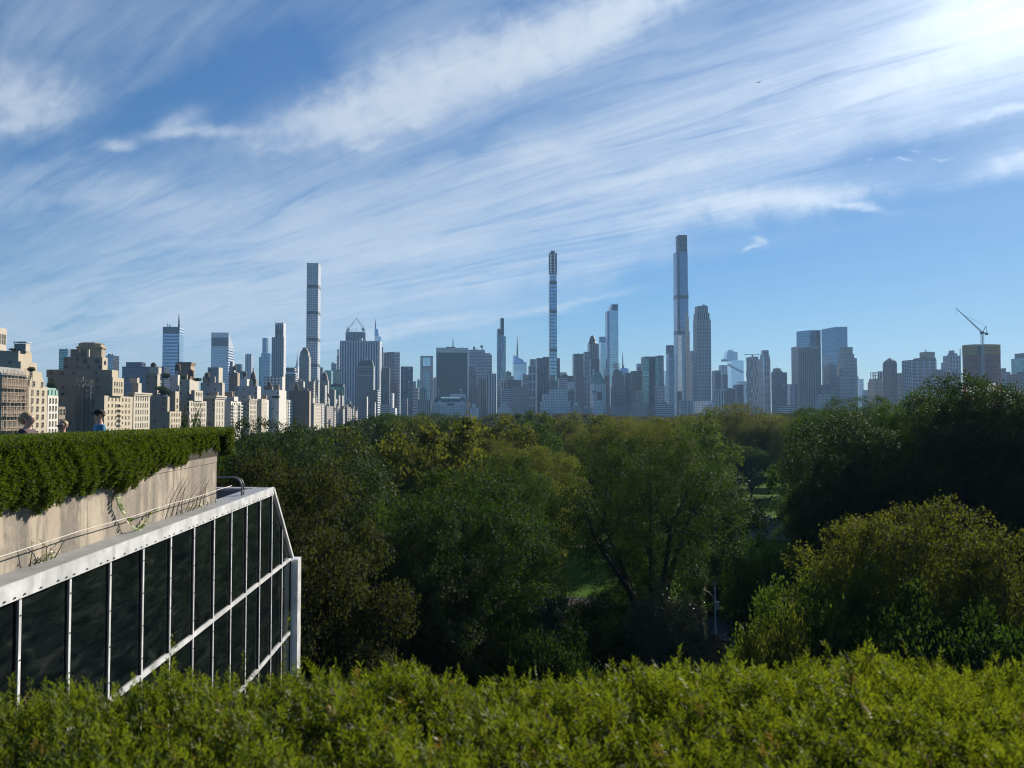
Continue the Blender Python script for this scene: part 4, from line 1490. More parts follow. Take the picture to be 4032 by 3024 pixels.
M_COPPER = plain('green_copper', (0.14, 0.27, 0.235), 0.7, var=0.2, scale=0.4)
M_COPPER_L = plain('light_green_copper', (0.25, 0.46, 0.40), 0.7, var=0.15, scale=0.5)
M_COPPER_D = plain('dark_slate_copper', (0.055, 0.085, 0.08), 0.7, var=0.25, scale=0.3)
M_BRONZE = plain('brown_copper', (0.12, 0.075, 0.05), 0.6, var=0.2, scale=0.4)
M_WIN = plain('window_glass', (0.030, 0.034, 0.040), 0.12, 0.35, var=0.4, scale=0.6)
M_WINL = plain('blinded_window', (0.17, 0.17, 0.16), 0.3, 0.2, var=0.4, scale=0.6)
M_SILL = plain('window_stone', (0.50, 0.44, 0.34), 0.85, var=0.1)
M_AC = plain('air_conditioner', (0.40, 0.38, 0.34), 0.6)

crg = random.Random(99)


class Bld:
    def __init__(self, label, z, D, x0, x1, ytop, mat, xm=None, L=40.0, side=None, name='office_tower', cat='skyscraper', part='body', bulk=0.6, group=None):
        self.z, self.D = z, D
        ox, oy, s = ZONE[z]
        a = ox + (x0 + x1) / 2 / s
        k = (a - CX) / F_PX
        self.O = Vector((k * D, D, 0.0))
        self.r = empty(name, self.O, CG_A)
        tag(self.r, label, cat, group)
        self.tiers = []
        self.top_z = 0.0
        self.L = L
        self.bulk = bulk
        self.tier(part, x0, x1, ytop, mat, xm, side, z0=0.0)

    def sx(self, x):
        ox, oy, s = ZONE[self.z]
        return ox + x / s

    def lx(self, x, dy=0.0):
        """local x of zone column x on the plane dy behind the front"""
        k = (self.sx(x) - CX) / F_PX
        ox_, oy_ = self.O.x - sA * dy, self.O.y + cA * dy
        return (k * oy_ - ox_) / (cA - k * sA)

    def lz(self, y, dy=0.0):
        ox, oy, s = ZONE[self.z]
        return zat(oy + y / s, self.D + dy)

    def span(self, x0, x1, xm, dy, L):
        """front edges from the seen outline: the side that faces the vanishing point takes its share"""
        d = self.D + dy
        a, b_ = self.sx(x0), self.sx(x1)
        if xm is not None:
            m = self.sx(xm)
            if b_ <= VP or m < VP:
                L = d * ((VP - m) / max(VP - b_, 20) - 1)
                return self.lx(x0, dy), self.lx(xm, dy), min(max(L, 4), 140)
            L = d * ((m - VP) / max(a - VP, 20) - 1)
            return self.lx(xm, dy), self.lx(x1, dy), min(max(L, 4), 140)
        ox, oy, s = ZONE[self.z]
        f = (d + L) / d
        if b_ < VP:
            q = VP + (b_ - VP) * f
            x1 = (max(q, a + 0.3 * (b_ - a)) - ox) * s
        elif a > VP:
            q = VP + (a - VP) * f
            x0 = (min(q, b_ - 0.3 * (b_ - a)) - ox) * s
        return self.lx(x0, dy), self.lx(x1, dy), L

    def tier(self, part, x0, x1, ytop, mat, xm=None, side=None, z0=None, dy=0.0, L=None, bulk=None, ybot=None, top=None):
        L0 = self.L if L is None else L
        a, b_, L1 = self.span(x0, x1, xm, dy, L0)
        za = self.top_z if z0 is None else z0
        if ybot is not None:
            za = self.lz(ybot, dy)
        zb = self.lz(ytop, dy)
        m = MB()
        x_0, x_1, y_0, y_1 = a, b_, dy, dy + L1
        xc, yc = (x_0 + x_1) / 2, (y_0 + y_1) / 2
        w, l = x_1 - x_0, y_1 - y_0
        for pts, mi, hw in (([(x_0, y_0), (x_1, y_0)], 0, w), ([(x_1, y_0), (x_1, y_1)], 2, l), ([(x_1, y_1), (x_0, y_1)], 0, w), ([(x_0, y_1), (x_0, y_0)], 2, l)):
            p, q = pts
            m.face([(p[0], p[1], za), (q[0], q[1], za), (q[0], q[1], zb), (p[0], p[1], zb)], [(-hw / 2, za), (hw / 2, za), (hw / 2, zb), (-hw / 2, zb)], mi)
        m.face([(x_0, y_0, zb), (x_1, y_0, zb), (x_1, y_1, zb), (x_0, y_1, zb)], None, 1)
        # a parapet lip so the roof line is not a knife edge
        o = m.build(part, [FM.get(mat, mat) if isinstance(mat, str) else mat, M_ROOF, (FM.get(side, side) if isinstance(side, str) else side) or (FM.get(mat, mat) if isinstance(mat, str) else mat)], self.r)
        self.top_z = max(zb, za)
        self.box = (x_0, x_1, y_0, y_1, za, zb)
        self.last = o
        b0 = self.bulk if bulk is None else bulk
        if crg.random() < b0 and w > 8 and z0 is not None:
            ww = w * crg.uniform(0.25, 0.55)
            xx = crg.uniform(x_0 + 1, x_1 - ww - 1)
            mm = MB()
            mm.box(xx, xx + ww, y_0 + l * 0.15, y_0 + l * 0.6, zb + 0.003, zb + crg.uniform(2.0, 4.5), 0, 0)
            mm.build('roof_bulkhead', crg.choice([M_GRST, M_STEELD, M_BRST]), self.r)
        return self

    def add(self, part, mb, mats):
        return mb.build(part, mats, self.r)

    def mast(self, x, ytop, w=1.6, y0=None, part='mast', dy=None):
        dy = (self.box[2] + self.box[3]) / 2 if dy is None else dy
        X = self.lx(x, dy)
        z0 = self.top_z if y0 is None else self.lz(y0, dy)
        m = MB()
        zt = self.lz(ytop, dy)
        m.tube([(X, dy, z0 - 1), (X, dy, z0 + (zt - z0) * 0.55), (X, dy, zt)], [w * 0.6, w * 0.45, w * 0.18], 6)
        m.build(part, M_STEELD, self.r)
        return self

    def windows(self, face, cols, rows, ztop_y, pitch, w, h, mat=None, ac=0.0, skip=(), sill=True, margin=0.08, lit=0.25, part='window'):
        """window by window on the last tier; face 'side' is the one towards the park"""
        x0, x1, y0, y1, za, zb = self.box
        zt = self.lz(ztop_y)
        for r_ in range(rows):
            zc = zt - h / 2 - r_ * pitch
            if zc - h / 2 < za + 0.5:
                break
            for c_ in range(cols):
                if (r_, c_) in skip:
                    continue
                f = margin + (1 - 2 * margin) * (c_ + 0.5) / cols
                if face == 'side':
                    loc_, rz = (x1, y0 + (y1 - y0) * f, zc), PI / 2
                else:
                    loc_, rz = (x0 + (x1 - x0) * f, y0, zc), 0.0
                o = win_obj(crg.random() < lit, crg.random() < ac, sill)
                o.name = part
                o.parent = self.r
                o.location = loc_
                o.rotation_euler = (0, 0, rz)
                o.scale = (w, 1, h)
        return self

    def cornice(self, face='both', h=1.2, out_=0.9, mat=None, part='cornice'):
        x0, x1, y0, y1, za, zb = self.box
        m = MB()
        m.box(x0 - out_, x1 + out_, y0 - out_, y1 + out_, zb + 0.003, zb + h * 0.55)
        m.box(x0 - out_ * 0.5, x1 + out_ * 0.5, y0 - out_ * 0.5, y1 + out_ * 0.5, zb - h * 0.6, zb)
        m.build(part, mat or M_CREAM2, self.r)
        return self

    def clutter(self, n=3, seed=0, big=1.0):
        """chimneys, tanks and bulkheads on the last roof"""
        rg_ = random.Random(seed + int(self.D))
        x0, x1, y0, y1, za, zb = self.box
        for i in range(n):
            kind = rg_.choice(['roof_bulkhead', 'chimney', 'water_tank', 'roof_bulkhead'])
            m = MB()
            cx_, cy_ = rg_.uniform(x0 + 0.15 * (x1 - x0), x1 - 0.1 * (x1 - x0)), rg_.uniform(y0 + 0.1 * (y1 - y0), y1 - 0.2 * (y1 - y0))
            if kind == 'roof_bulkhead':
                w, l, h = rg_.uniform(2, 6) * big, rg_.uniform(2, 5) * big, rg_.uniform(2, 4.5) * big
                m.box(cx_ - w / 2, cx_ + w / 2, cy_ - l / 2, cy_ + l / 2, zb + 0.003, zb + h)
                mt = rg_.choice([M_TAN, M_GRST, M_BRST, M_CREAM2])
            elif kind == 'chimney':
                w, h = rg_.uniform(0.8, 1.5) * big, rg_.uniform(2.5, 6) * big
                m.box(cx_ - w / 2, cx_ + w / 2, cy_ - w / 2, cy_ + w / 2, zb + 0.003, zb + h)
                m.box(cx_ - w * .6, cx_ + w * .6, cy_ - w * .6, cy_ + w * .6, zb + h + 0.003, zb + h + 0.3)
                mt = rg_.choice([M_TAN, M_BRST, M_CREAM2])
            else:
                r_, h = 1.7 * big, 3.4 * big
                for ax in (-1, 1):
                    for ay in (-1, 1):
                        m.bar((cx_ + ax * r_ * .6, cy_ + ay * r_ * .6, zb), (cx_ + ax * r_ * .6, cy_ + ay * r_ * .6, zb + 2.4 * big), 0.3)
                m.lathe([(r_, 2.4 * big), (r_, 2.4 * big + h), (0.05, 2.4 * big + h * 1.35)], (cx_, cy_, zb), 10)
                mt = M_TANK
            m.build(kind, mt, self.r)
        return self


WIN_SRC = {}


def win_obj(blind, ac, sill):
    k = (blind, ac, sill)
    if k not in WIN_SRC:
        m = MB()
        m.box(-0.5, 0.5, -0.04, 0.05, -0.5, 0.5, 0)                       # pane
        for a, b_ in ((-0.56, -0.5), (0.5, 0.56)):
            m.box(a, b_, -0.12, 0.05, -0.53, 0.53, 1)
        m.box(-0.56, 0.56, -0.12, 0.05, 0.5, 0.56, 1)
        m.box(-0.5, 0.5, -0.07, -0.045, -0.02, 0.02, 1)
        m.box(-0.02, 0.02, -0.065, -0.045, -0.5, 0.5, 1)
        if sill:
            m.box(-0.64, 0.64, -0.30, 0.05, -0.62, -0.53, 1)
        if ac:
            m.box(-0.25, 0.25, -0.5, -0.05, -0.50, -0.22, 2)
        o = m.build('window', [M_WINL if blind else M_WIN, M_SILL, M_AC])
        WIN_SRC[k] = o.data
        bpy.data.objects.remove(o)
    o = bpy.data.objects.new('window', WIN_SRC[k])
    COL.objects.link(o)
    return o


C5 = 158.0                                     # the avenue's house fronts stand this far to the left


def dist5(z, x):
    ox, oy, s = ZONE[z]
    k = (ox + x / s - CX) / F_PX
    return -C5 / (k * cA + sA)


APT = 'apartment houses along the avenue'


def apt(label, z, x0, xm, x1, ytop, side, front='blind_brown', name='apartment_house', cat='apartment house', **k):
    return Bld(label, z, dist5(z, xm), x0, x1, ytop, front, xm=xm, side=side, name=name, cat=cat, bulk=0.0, group=APT, **k)


# ---------------- avenue front, nearest first
b = apt('brownstone apartment house wrapped in scaffolding at the picture edge', 1, -140, 20, 325, 850, M_BRST)
b.windows('side', 5, 7, 1070, 3.2, 1.3, 1.9, lit=0.3)
mb = MB()
x0, x1, y0, y1, za, zb = b.box
mb.prism([(x0, y0), (x1 + 0.2, y0), (x1 + 0.2, y1), (x0, y1)], zb + 0.003, zb + 3.6, 0, 0, top=[(x0, y0 + 1), (x1 - 2.2, y0 + 1), (x1 - 2.2, y1 - 1), (x0, y1 - 1)])
b.add('mansard_roof', mb, M_GRST)
sc_ = empty('scaffold', b.r.location, CG_A)
M_TUBE = plain('scaffold_tube', (0.34, 0.27, 0.21), 0.6, 0.2)
M_PLANK = plain('scaffold_plank', (0.40, 0.31, 0.21), 0.8)
st, dk_ = MB(), MB()
nb, nl_ = 7, 14
for i in range(nb + 1):
    yy = y0 + (y1 - y0) * i / nb
    for xx in (x1 + 0.5, x1 + 1.7):
        st.bar((xx, yy, 0), (xx, yy, zb + 2.5), 0.13)
for j in range(nl_ + 1):
    zz = 2.0 + (zb - 1.0) * j / nl_
    for xx in (x1 + 0.5, x1 + 1.7):
        st.bar((xx, y0, zz + 1.0), (xx, y1, zz + 1.0), 0.10)
    if j % 2 == 0:
        dk_.box(x1 + 0.45, x1 + 1.75, y0, y1, zz - 0.1, zz)
    for i in range(nb):
        if (i + j) % 3 == 0:
            st.bar((x1 + 1.75, y0 + (y1 - y0) * i / nb, zz), (x1 + 1.75, y0 + (y1 - y0) * (i + 1) / nb, zz + 2.6), 0.09)
st.build('scaffold_tubes', M_TUBE, sc_)
dk_.build('scaffold_decks', M_PLANK, sc_)
tag(sc_, 'tall scaffolding of tubes and planks on the brownstone at the picture edge', 'scaffold')

b = Bld('stepped beige block of terraces rising behind the scaffolded brownstone', 1, 345, -160, 470, 790, 'blind_tan', xm=250, side=M_CREAM, name='apartment_house', cat='apartment house', bulk=0, group=APT)
b.tier('upper_setback', -160, 432, 672, 'blind_tan', xm=238, side=M_CREAM, dy=3)
b.windows('side', 2, 1, 715, 3.2, 3.6, 3.4, lit=0.8)
b.windows('front', 4, 1, 715, 3.2, 2.4, 3.2, lit=0.2)
b.tier('upper_setback', -160, 370, 548, 'blind_tan', xm=208, side=M_CREAM, dy=7)
b.windows('side', 2, 1, 615, 3.2, 3.4, 2.8, lit=0.8)
b.windows('front', 3, 1, 615, 3.2, 2.2, 3.0, lit=0.2)
b.tier('penthouse', 155, 316, 462, M_GRST, xm=293, side=M_CREAM2, dy=10)
m = MB()
x0, x1, y0, y1, za, zb = b.box
m.box(x0 - .4, x1 + .4, y0 - .4, y1 + .4, zb + 0.6, zb + 0.9)
for xx in (x0, (x0 + x1) / 2, x1):
    m.bar((xx, y0 + .2, zb), (xx, y0 + .2, zb + 0.7), 0.2)
b.add('pergola', m, M_CONC)
b = Bld('cream stone tower top with slit windows at the picture edge', 1, 372, -260, 63, 268, 'blind_tan', xm=-30, side=M_CREAM2, name='apartment_house', cat='apartment house', bulk=0, group=APT)
b.windows('side', 3, 3, 345, 7.6, 1.0, 4.6, sill=False)

b = apt('cream apartment house with a curved Dutch gable', 1, 230, 330, 562, 965, M_CREAM)
x0, x1, y0, y1, za, zb = b.box
m = MB()
zg = b.lz(785)
l = y1 - y0
prof = [(0.0, zb), (0.07, zb), (0.10, zb + (zg - zb) * .35), (0.16, zb + (zg - zb) * .62), (0.20, zb + (zg - zb) * .68), (0.20, zg), (0.70, zg), (0.70, zb + (zg - zb) * .68), (0.75, zb + (zg - zb) * .6), (0.80, zb + (zg - zb) * .35), (0.84, zb), (1.0, zb)]
pts = [(y0 + f * l, z_) for f, z_ in prof]
m.face([(x1 + 0.02, p[0], p[1] + (0.01 if i in (0, 11) else 0)) for i, p in enumerate(pts)])
m.face([(x1 - 1.0, p[0], p[1]) for p in reversed(pts)])
for i in range(len(pts) - 1):
    a, c = pts[i], pts[i + 1]
    m.face([(x1 + .02, c[0], c[1]), (x1 + .02, a[0], a[1]), (x1 - 1, a[0], a[1]), (x1 - 1, c[0], c[1])])
b.add('gable', m, M_CREAM)
b.windows('side', 3, 8, 1010, 3.15, 1.5, 1.75, ac=0.5, lit=0.25)
b.windows('side', 2, 1, 905, 3.2, 1.5, 1.8, lit=0.2)
b = apt('narrow limestone house with a light green copper mansard', 1, 540, 568, 694, 1078, M_WHITE)
b.windows('side', 3, 6, 1110, 3.1, 1.0, 1.8, lit=0.3)
x0, x1, y0, y1, za, zb = b.box
m = MB()
zt = b.lz(985)
m.prism([(x0, y0), (x1, y0), (x1, y1), (x0, y1)], zb + 0.003, zt, 0, 0, top=[(x0, y0 + .4), (x1 - 2.0, y0 + .4), (x1 - 2.0, y1 - .4), (x0, y1 - .4)])
for i in range(3):
    yy = y0 + (y1 - y0) * (i + .5) / 3
    m.box(x1 - 1.5, x1 + 0.1, yy - 0.9, yy + 0.9, zb + 0.2, zb + 2.2)
b.add('mansard_roof', m, M_COPPER_L)
b.windows('side', 3, 1, 1005, 3, 1.0, 1.4, sill=False)
b = apt('low house with wide blue-green windows beside the green mansard', 1, 690, 700, 778, 1210, M_BRST)
b.windows('side', 2, 4, 1240, 3.9, 2.6, 2.4, sill=False)

b = apt('great brown block topped by an octagonal turret, cream towards the park', 1, 560, 1240, 1582, 1078, M_CREAM)
b.windows('side', 7, 8, 1100, 2.95, 1.25, 1.35, ac=0.3, lit=0.3)
D5 = b.D
x0, x1, y0, y1, za, zb = b.box
m = MB()
for k in range(6):
    zz = b.lz(1180 + k * 62)
    m.box(x1 + 0.02, x1 + 1.3, y0 + (y1 - y0) * .44, y0 + (y1 - y0) * .58, zz - 0.5, zz)
b.add('balconies', m, M_CREAM2)
b.tier('upper_setback', 560, 1468, 860, 'blind_brown', xm=1335, side=M_CREAM, dy=6)
b.windows('side', 4, 4, 905, 3.2, 1.2, 1.8, lit=0.3)
b.tier('upper_setback', 545, 1402, 772, 'blind_brown', xm=1325, side=M_CREAM, dy=9)
b.tier('turret_base', 745, 1272, 622, 'blind_brown', xm=1208, side=M_CREAM, dy=12)
x0, x1, y0, y1, za, zb = b.box
m = MB()
for fx in (0.55, 0.86):
    cxw = x0 + (x1 - x0) * fx
    zz = b.lz(672, 12)
    m.tube([(cxw, y0 - 0.10, zz), (cxw, y0 + 0.2, zz)], 1.25, 16)
m.tube([(x1 + 0.10, (y0 + y1) / 2, b.lz(685, 12)), (x1 - .2, (y0 + y1) / 2, b.lz(685, 12))], 1.15, 16)
b.add('oculus', m, M_WIN)


def octo(xa, xb, yc, cut):
    w = (xb - xa)
    l_ = w * 0.8
    c = w * cut
    return [(xa + c, yc - l_ / 2), (xb - c, yc - l_ / 2), (xb, yc - l_ / 2 + c), (xb, yc + l_ / 2 - c), (xb - c, yc + l_ / 2), (xa + c, yc + l_ / 2), (xa, yc + l_ / 2 - c), (xa, yc - l_ / 2 + c)]


m = MB()
yc = (y0 + y1) / 2 + 8
xa, xb = b.lx(930, yc), b.lx(1220, yc)
z1_, z2_, z3_ = b.lz(525, yc), b.lz(470, yc), b.lz(455, yc)
m.prism(octo(xa, xb, yc, .2), zb + 0.003, z1_, 0, 0)
m.prism(octo(xa - .5, xb + .5, yc, .2), z1_ + .003, z1_ + .9, 0, 0, bottom=True)
m.prism(octo(xa + .5, xb - .5, yc, .2), z1_ + .905, z2_, 0, 1)
m.prism(octo(xa + .3, xb - .3, yc, .2), z2_ + .003, z3_, 1, 1, top=octo(xa + 1.6, xb - 1.6, yc, .22), bottom=True)
b.add('octagonal_turret', m, [M_TAN, M_BRST])
b.clutter(2, 31)
# hoist tower of scaffolding on its shaded flank
ht = empty('hoist_scaffold', b.r.location, CG_A)
st = MB()
xa, xb = b.lx(915), b.lx(1105)
zt = b.lz(895)
for i in range(5):
    xx = xa + (xb - xa) * i / 4
    for yy in (-0.5, -2.6):
        st.bar((xx, yy, 0), (xx, yy, zt), 0.22)
nlev = 15
for j in range(nlev):
    zz = 1.5 + (zt - 2) * j / (nlev - 1)
    st.box(xa, xb, -2.6, -0.6, zz, zz + 0.12)
    for i in range(4):
        if (i + j) % 2 == 0:
            st.bar((xa + (xb - xa) * i / 4, -2.65, zz), (xa + (xb - xa) * (i + 1) / 4, -2.65, zz + (zt - 2) / (nlev - 1)), 0.14)
st.box(b.lx(1003), b.lx(1018), -3.2, -2.7, 0, zt + 1.5)
st.build('hoist_frame', plain('hoist_steel', (0.20, 0.19, 0.19), 0.6, 0.3), ht)
tag(ht, 'tall steel hoist scaffold on the shaded flank of the great brown block', 'scaffold')

b = apt('tall cream house with six columns of narrow windows and a flat cornice', 1, 1540, 1588, 1782, 1058, M_CREAM2)
b.windows('side', 6, 8, 1085, 3.5, 1.0, 2.0, lit=0.15).cornice(h=1.5)
b.tier('penthouse', 1560, 1680, 930, 'blind_tan', xm=1640, side=M_CREAM2, dy=8).clutter(2, 3)
b = apt('brown stepped house with a small cream front of four window columns', 2, 118, 360, 497, 1268, M_CREAM)
b.windows('side', 4, 6, 1290, 3.3, 1.5, 1.6, ac=0.3)
b.tier('upper_setback', 118, 372, 1090, 'blind_brown', xm=332, side=M_CREAM, dy=4)
b.tier('upper_setback', 335, 470, 1028, 'blind_brown', xm=424, side=M_CREAM, dy=10, z0=20)
b.windows('side', 1, 4, 1110, 3.6, 2.2, 2.0)
b = apt('cream house with twin bays and a stepped penthouse', 2, 468, 590, 796, 1140, M_CREAM2, front='blind_brown')
b.windows('side', 9, 8, 1160, 3.5, 1.15, 1.8, lit=0.3)
b.tier('upper_setback', 610, 752, 1015, 'blind_brown', xm=652, side=M_CREAM2, dy=8)
b.windows('side', 3, 2, 1035, 3.4, 2.0, 2.0)
b.tier('penthouse', 470, 700, 885, 'blind_tan', xm=590, side=M_CREAM2, dy=14, z0=30).clutter(3, 1)
b = apt('grey-brown house with an ornate cream front of three tall window columns', 2, 770, 895, 1007, 1095, M_CREAM2, front='blind_brown')
b.windows('side', 3, 7, 1150, 4.6, 1.3, 3.0, lit=0.2).cornice(h=2.0, out_=1.4)
b.windows('front', 1, 6, 1150, 4.6, 2.4, 2.6, lit=0.6)
b.clutter(2, 4)
b = apt('white house with stacked balconies', 2, 1000, 1085, 1207, 1145, M_WHITE, front='blind_grey')
b.windows('side', 5, 8, 1165, 3.4, 1.7, 1.9, lit=0.1)
x0, x1, y0, y1, za, zb = b.box
m = MB()
for k in range(8):
    zz = b.lz(1190 + k * 38)
    m.box(x1 + .02, x1 + 1.6, y0 + 1, y0 + (y1 - y0) * .3, zz - .9, zz)
    m.box(x1 + .02, x1 + 1.6, y1 - (y1 - y0) * .3, y1 - 1, zz - .9, zz)
b.add('balconies', m, M_WHITE)
b.tier('penthouse', 1040, 1170, 1090, 'blind_grey', xm=1120, side=M_WHITE, dy=6).clutter(3, 8)
b = apt('cream house with a dark cornice and narrow front of small windows', 2, 1205, 1302, 1392, 1128, M_CREAM2, front='blind_tan')
b.windows('side', 5, 8, 1150, 3.7, 1.2, 2.0).cornice(h=1.4)
b.windows('front', 1, 6, 1160, 4.0, 2.4, 2.4, lit=0.1)
b.clutter(3, 5)
b = apt('house front veiled in pale tan construction netting', 2, 1392, 1440, 1542, 1125, M_WHITE, front='blind_tan')
b.windows('side', 2, 6, 1160, 3.7, 1.6, 2.0, margin=0.3)
x0, x1, y0, y1, za, zb = b.box
m = MB()
m.box(x1 + 0.02, x1 + 0.6, y0, y0 + (y1 - y0) * .5, 0, zb + .6)
m.box(x0, x1, y0 - .6, y0 - .02, 0, zb + .6)
b.add('netting', m, plain('scaffold_netting', (0.50, 0.44, 0.35), 0.95, var=0.15, scale=0.5))
b.clutter(2, 6)
b = apt('cream house with a strong cornice and eight tight window columns', 9, 70, 250, 462, 750, M_CREAM2, front='blind_tan')
b.windows('side', 8, 7, 790, 3.9, 1.15, 2.3, sill=False, lit=0.1).cornice(h=1.6, out_=1.5)
b.windows('front', 1, 6, 790, 4.0, 2.6, 2.6, lit=0.3)
b.clutter(3, 7)
b = apt('slender blue-white house front with stacked bay windows', 9, 462, 480, 562, 745, 'white_brick', front='blind_grey')
b = apt('wide grey house with a pale cream narrow front', 9, 560, 1030, 1192, 825, M_CREAM2, front='grey_brick')
b.windows('side', 6, 6, 850, 4.2, 1.4, 1.9, lit=0.3).cornice(h=1.0)
b.tier('penthouse', 560, 1060, 705, 'blind_grey', xm=1010, side=M_CREAM2, dy=4).clutter(4, 9)
AV = [(1170, 1205, 1258, 825, M_TAN, 'slim tan house front in the receding avenue row'), (1255, 1310, 1455, 880, M_CREAM, 'warm cream house front, broadest of the receding far row'),
      (1455, 1478, 1512, 985, M_CREAM2, 'narrow cream house front after the broad warm one'), (1512, 1550, 1592, 870, M_TAN, 'tall tan house front in the thick of the far row'),
      (1590, 1645, 1705, 940, M_CREAM2, 'pale house front past the tall tan one in the far row'), (1700, 1758, 1825, 905, M_CREAM2, 'whitish house front with a broad shaded flank in the far row'),
      (1815, 1832, 1858, 935, M_TAN, 'thin tan strip of a house front in the far row'), (1855, 1880, 1912, 930, M_CREAM2, 'thin pale strip of a house front near the end of the row'), (1910, 1942, 1984, 990, M_CREAM, 'low cream house front that ends the avenue row')]
for i, (x0_, xm_, x1_, yt_, sd_, lb_) in enumerate(AV):
    b = apt(lb_, 9, x0_, xm_, x1_, yt_, FM['beige_brick'] if i % 2 else FM['limestone'], front='blind_brown' if i % 3 else 'blind_tan')
    b.clutter(2, 20 + i, 1.2)
# ---------------- roofs and penthouse blocks standing behind the avenue front
BK = 'upper blocks behind the avenue houses'


def back(label, z, D, x0, xm, x1, ytop, front, side, clut=2, name='apartment_house', **k):
    b_ = Bld(label, z, D, x0, x1, ytop, front, xm=xm, side=side, name=name, cat='apartment house', bulk=0, group=BK, **k)
    if clut:
        b_.clutter(clut, int(x0), 1.1)
    return b_


back('brown brick block with one column of small windows behind the cornice house', 10, 505, 88, 382, 495, 205, 'blind_brown', M_CREAM2, 2)
back('pale grey glass box on the roofs left of the tall brown penthouse tower', 10, 520, 700, 906, 946, 232, 'blind_white', M_WHITE, 1)
b = back('tall windowless brown penthouse tower with a bold cornice', 2, 585, 448, 600, 650, 700, M_BRST, M_TAN, 0)
b.cornice(h=2.2, out_=0.8, mat=M_BRST)
b = back('grey block with paired square windows standing over the white balconies', 10, 640, 1600, 1952, 2055, 245, 'blind_grey', M_CREAM2, 0)
b.tier('upper_setback', 1668, 2055, 42, 'blind_grey', xm=1952, side=M_CREAM2, dy=4)
b.windows('front', 2, 2, 105, 9.0, 4.4, 5.4, margin=0.28, sill=False)
b.windows('side', 2, 3, 110, 9.0, 2.2, 4.6, margin=0.25, sill=False)
back('broad low grey block below the one with paired windows', 10, 575, 1490, 2045, 2110, 430, 'blind_grey', M_CREAM2, 4)
back('small brown cube block on the skyline beside the paired-window block', 2, 800, 1060, 1160, 1186, 808, M_BRST, M_TAN, 1)
back('plain white cube block on the roofs left of the domed turret', 2, 745, 1188, 1272, 1306, 882, M_CONC, M_WHITE, 1)
b = back('small dark domed turret with a spike among the roofs', 2, 780, 1305, 1372, 1392, 880, M_BRST, M_TAN, 0)
x0, x1, y0, y1, za, zb = b.box
m = MB()
r_ = (x1 - x0) / 2
m.lathe([(r_, 0), (r_ * .95, 2.5), (r_ * .75, 5), (r_ * .4, 7), (r_ * .18, 8), (r_ * .16, 11), (0.1, b.lz(790) - zb)], ((x0 + x1) / 2, y0 + r_, zb + 0.003), 10)
b.add('dome', m, M_BRONZE)
back('low grey-white block at the foot of the domed turret', 2, 690, 1145, 1395, 1440, 965, 'blind_grey', M_WHITE, 4)
b = back('modern white block with a blind slab side under the tall grey tower', 2, 835, 1478, 1692, 1727, 852, 'white_brick', M_WHITE, 0)
b = back('broad pale grey block in front of the modern white one', 2, 730, 1440, 1655, 1742, 1010, 'blind_white', M_WHITE, 5)
back('flat grey block under the stepped beige tower', 9, 900, 480, 800, 826, 342, M_GRST, M_WHITE, 2)
back('low dark brown block along the roofs under the flat grey one', 9, 840, 490, 930, 965, 548, 'brown_brick', M_TAN, 4)
for (x0_, xm_, x1_, yt_, lb_) in ((890, 1022, 1056, 342, 'tallest brown roof tower of the row, left of three'), (1040, 1118, 1156, 365, 'middle brown roof tower of three above the row'), (1165, 1268, 1312, 420, 'right brown roof tower of three above the row'),
                                  (1362, 1478, 1506, 525, 'square brown roof block before the green building'), (1065, 1085, 1100, 660, 'small lit chimney block over the cream fronts'), (1195, 1282, 1312, 690, 'shaded roof block with a bright edge over the slim tan front'),
                                  (1315, 1345, 1376, 715, 'small pale roof block over the broad warm front'), (1470, 1502, 1542, 725, 'pale roof block left of the thin twin stacks'), (1540, 1572, 1602, 645, 'thin lit stack above the far row, left of a pair'), (1610, 1645, 1682, 645, 'thin lit stack above the far row, right of a pair'), (1622, 1815, 1826, 770, 'shaded flat roof block near the end of the row')):
    back(lb_, 9, dist5(9, xm_) + 60, x0_, xm_, x1_, yt_, 'blind_brown', FM['limestone'], 1)

# roof gardens on the terraces
for i, (z_, px_, y0_, y1_, D_, r_, lb) in enumerate(((10, 600, 330, 195, 560, 4.5, 'dark roof garden tree behind the brown brick block'), (10, 560, 760, 560, 470, 3.4, 'spreading green roof garden bush above the small cream front'), (10, 470, 640, 520, 480, 3.4, 'dark roof hedge bush on the brown stepped house'),
                                                 (10, 1085, 350, 245, 560, 2.6, 'roof bush at the foot of the tall brown penthouse tower'), (10, 1415, 400, 310, 500, 3.0, 'small roof tree on the twin-bay house terrace'), (1, 370, 800, 735, 330, 1.6, 'roof bush beside the curved gable'), (1, 610, 990, 920, 350, 2.0, 'roof bush behind the green mansard'), (1, 150, 548, 515, 350, 1.6, 'roof shrubs on the top terrace of the stepped beige block'), (9, 205, 715, 650, 620, 3.0, 'small roof tree on the house of eight window columns'))):
    ox, oy, s_ = ZONE[z_]
    p0, p1 = at(ox + px_ / s_, oy + y0_ / s_, D_), at(ox + px_ / s_, oy + y1_ / s_, D_)
    plant('shrub', 'deep' if i % 2 else 'dark', p0.x, p0.y, p1.z, r_, lb, 'roof garden plants on the avenue houses', z0=p0.z)
# ------------------------------------------------------------------ towers of the skyline, left to right
def T(label, z, D, x0, x1, ytop, mat, **k):
    return Bld(label, z, D, x0, x1, ytop, mat, **k)


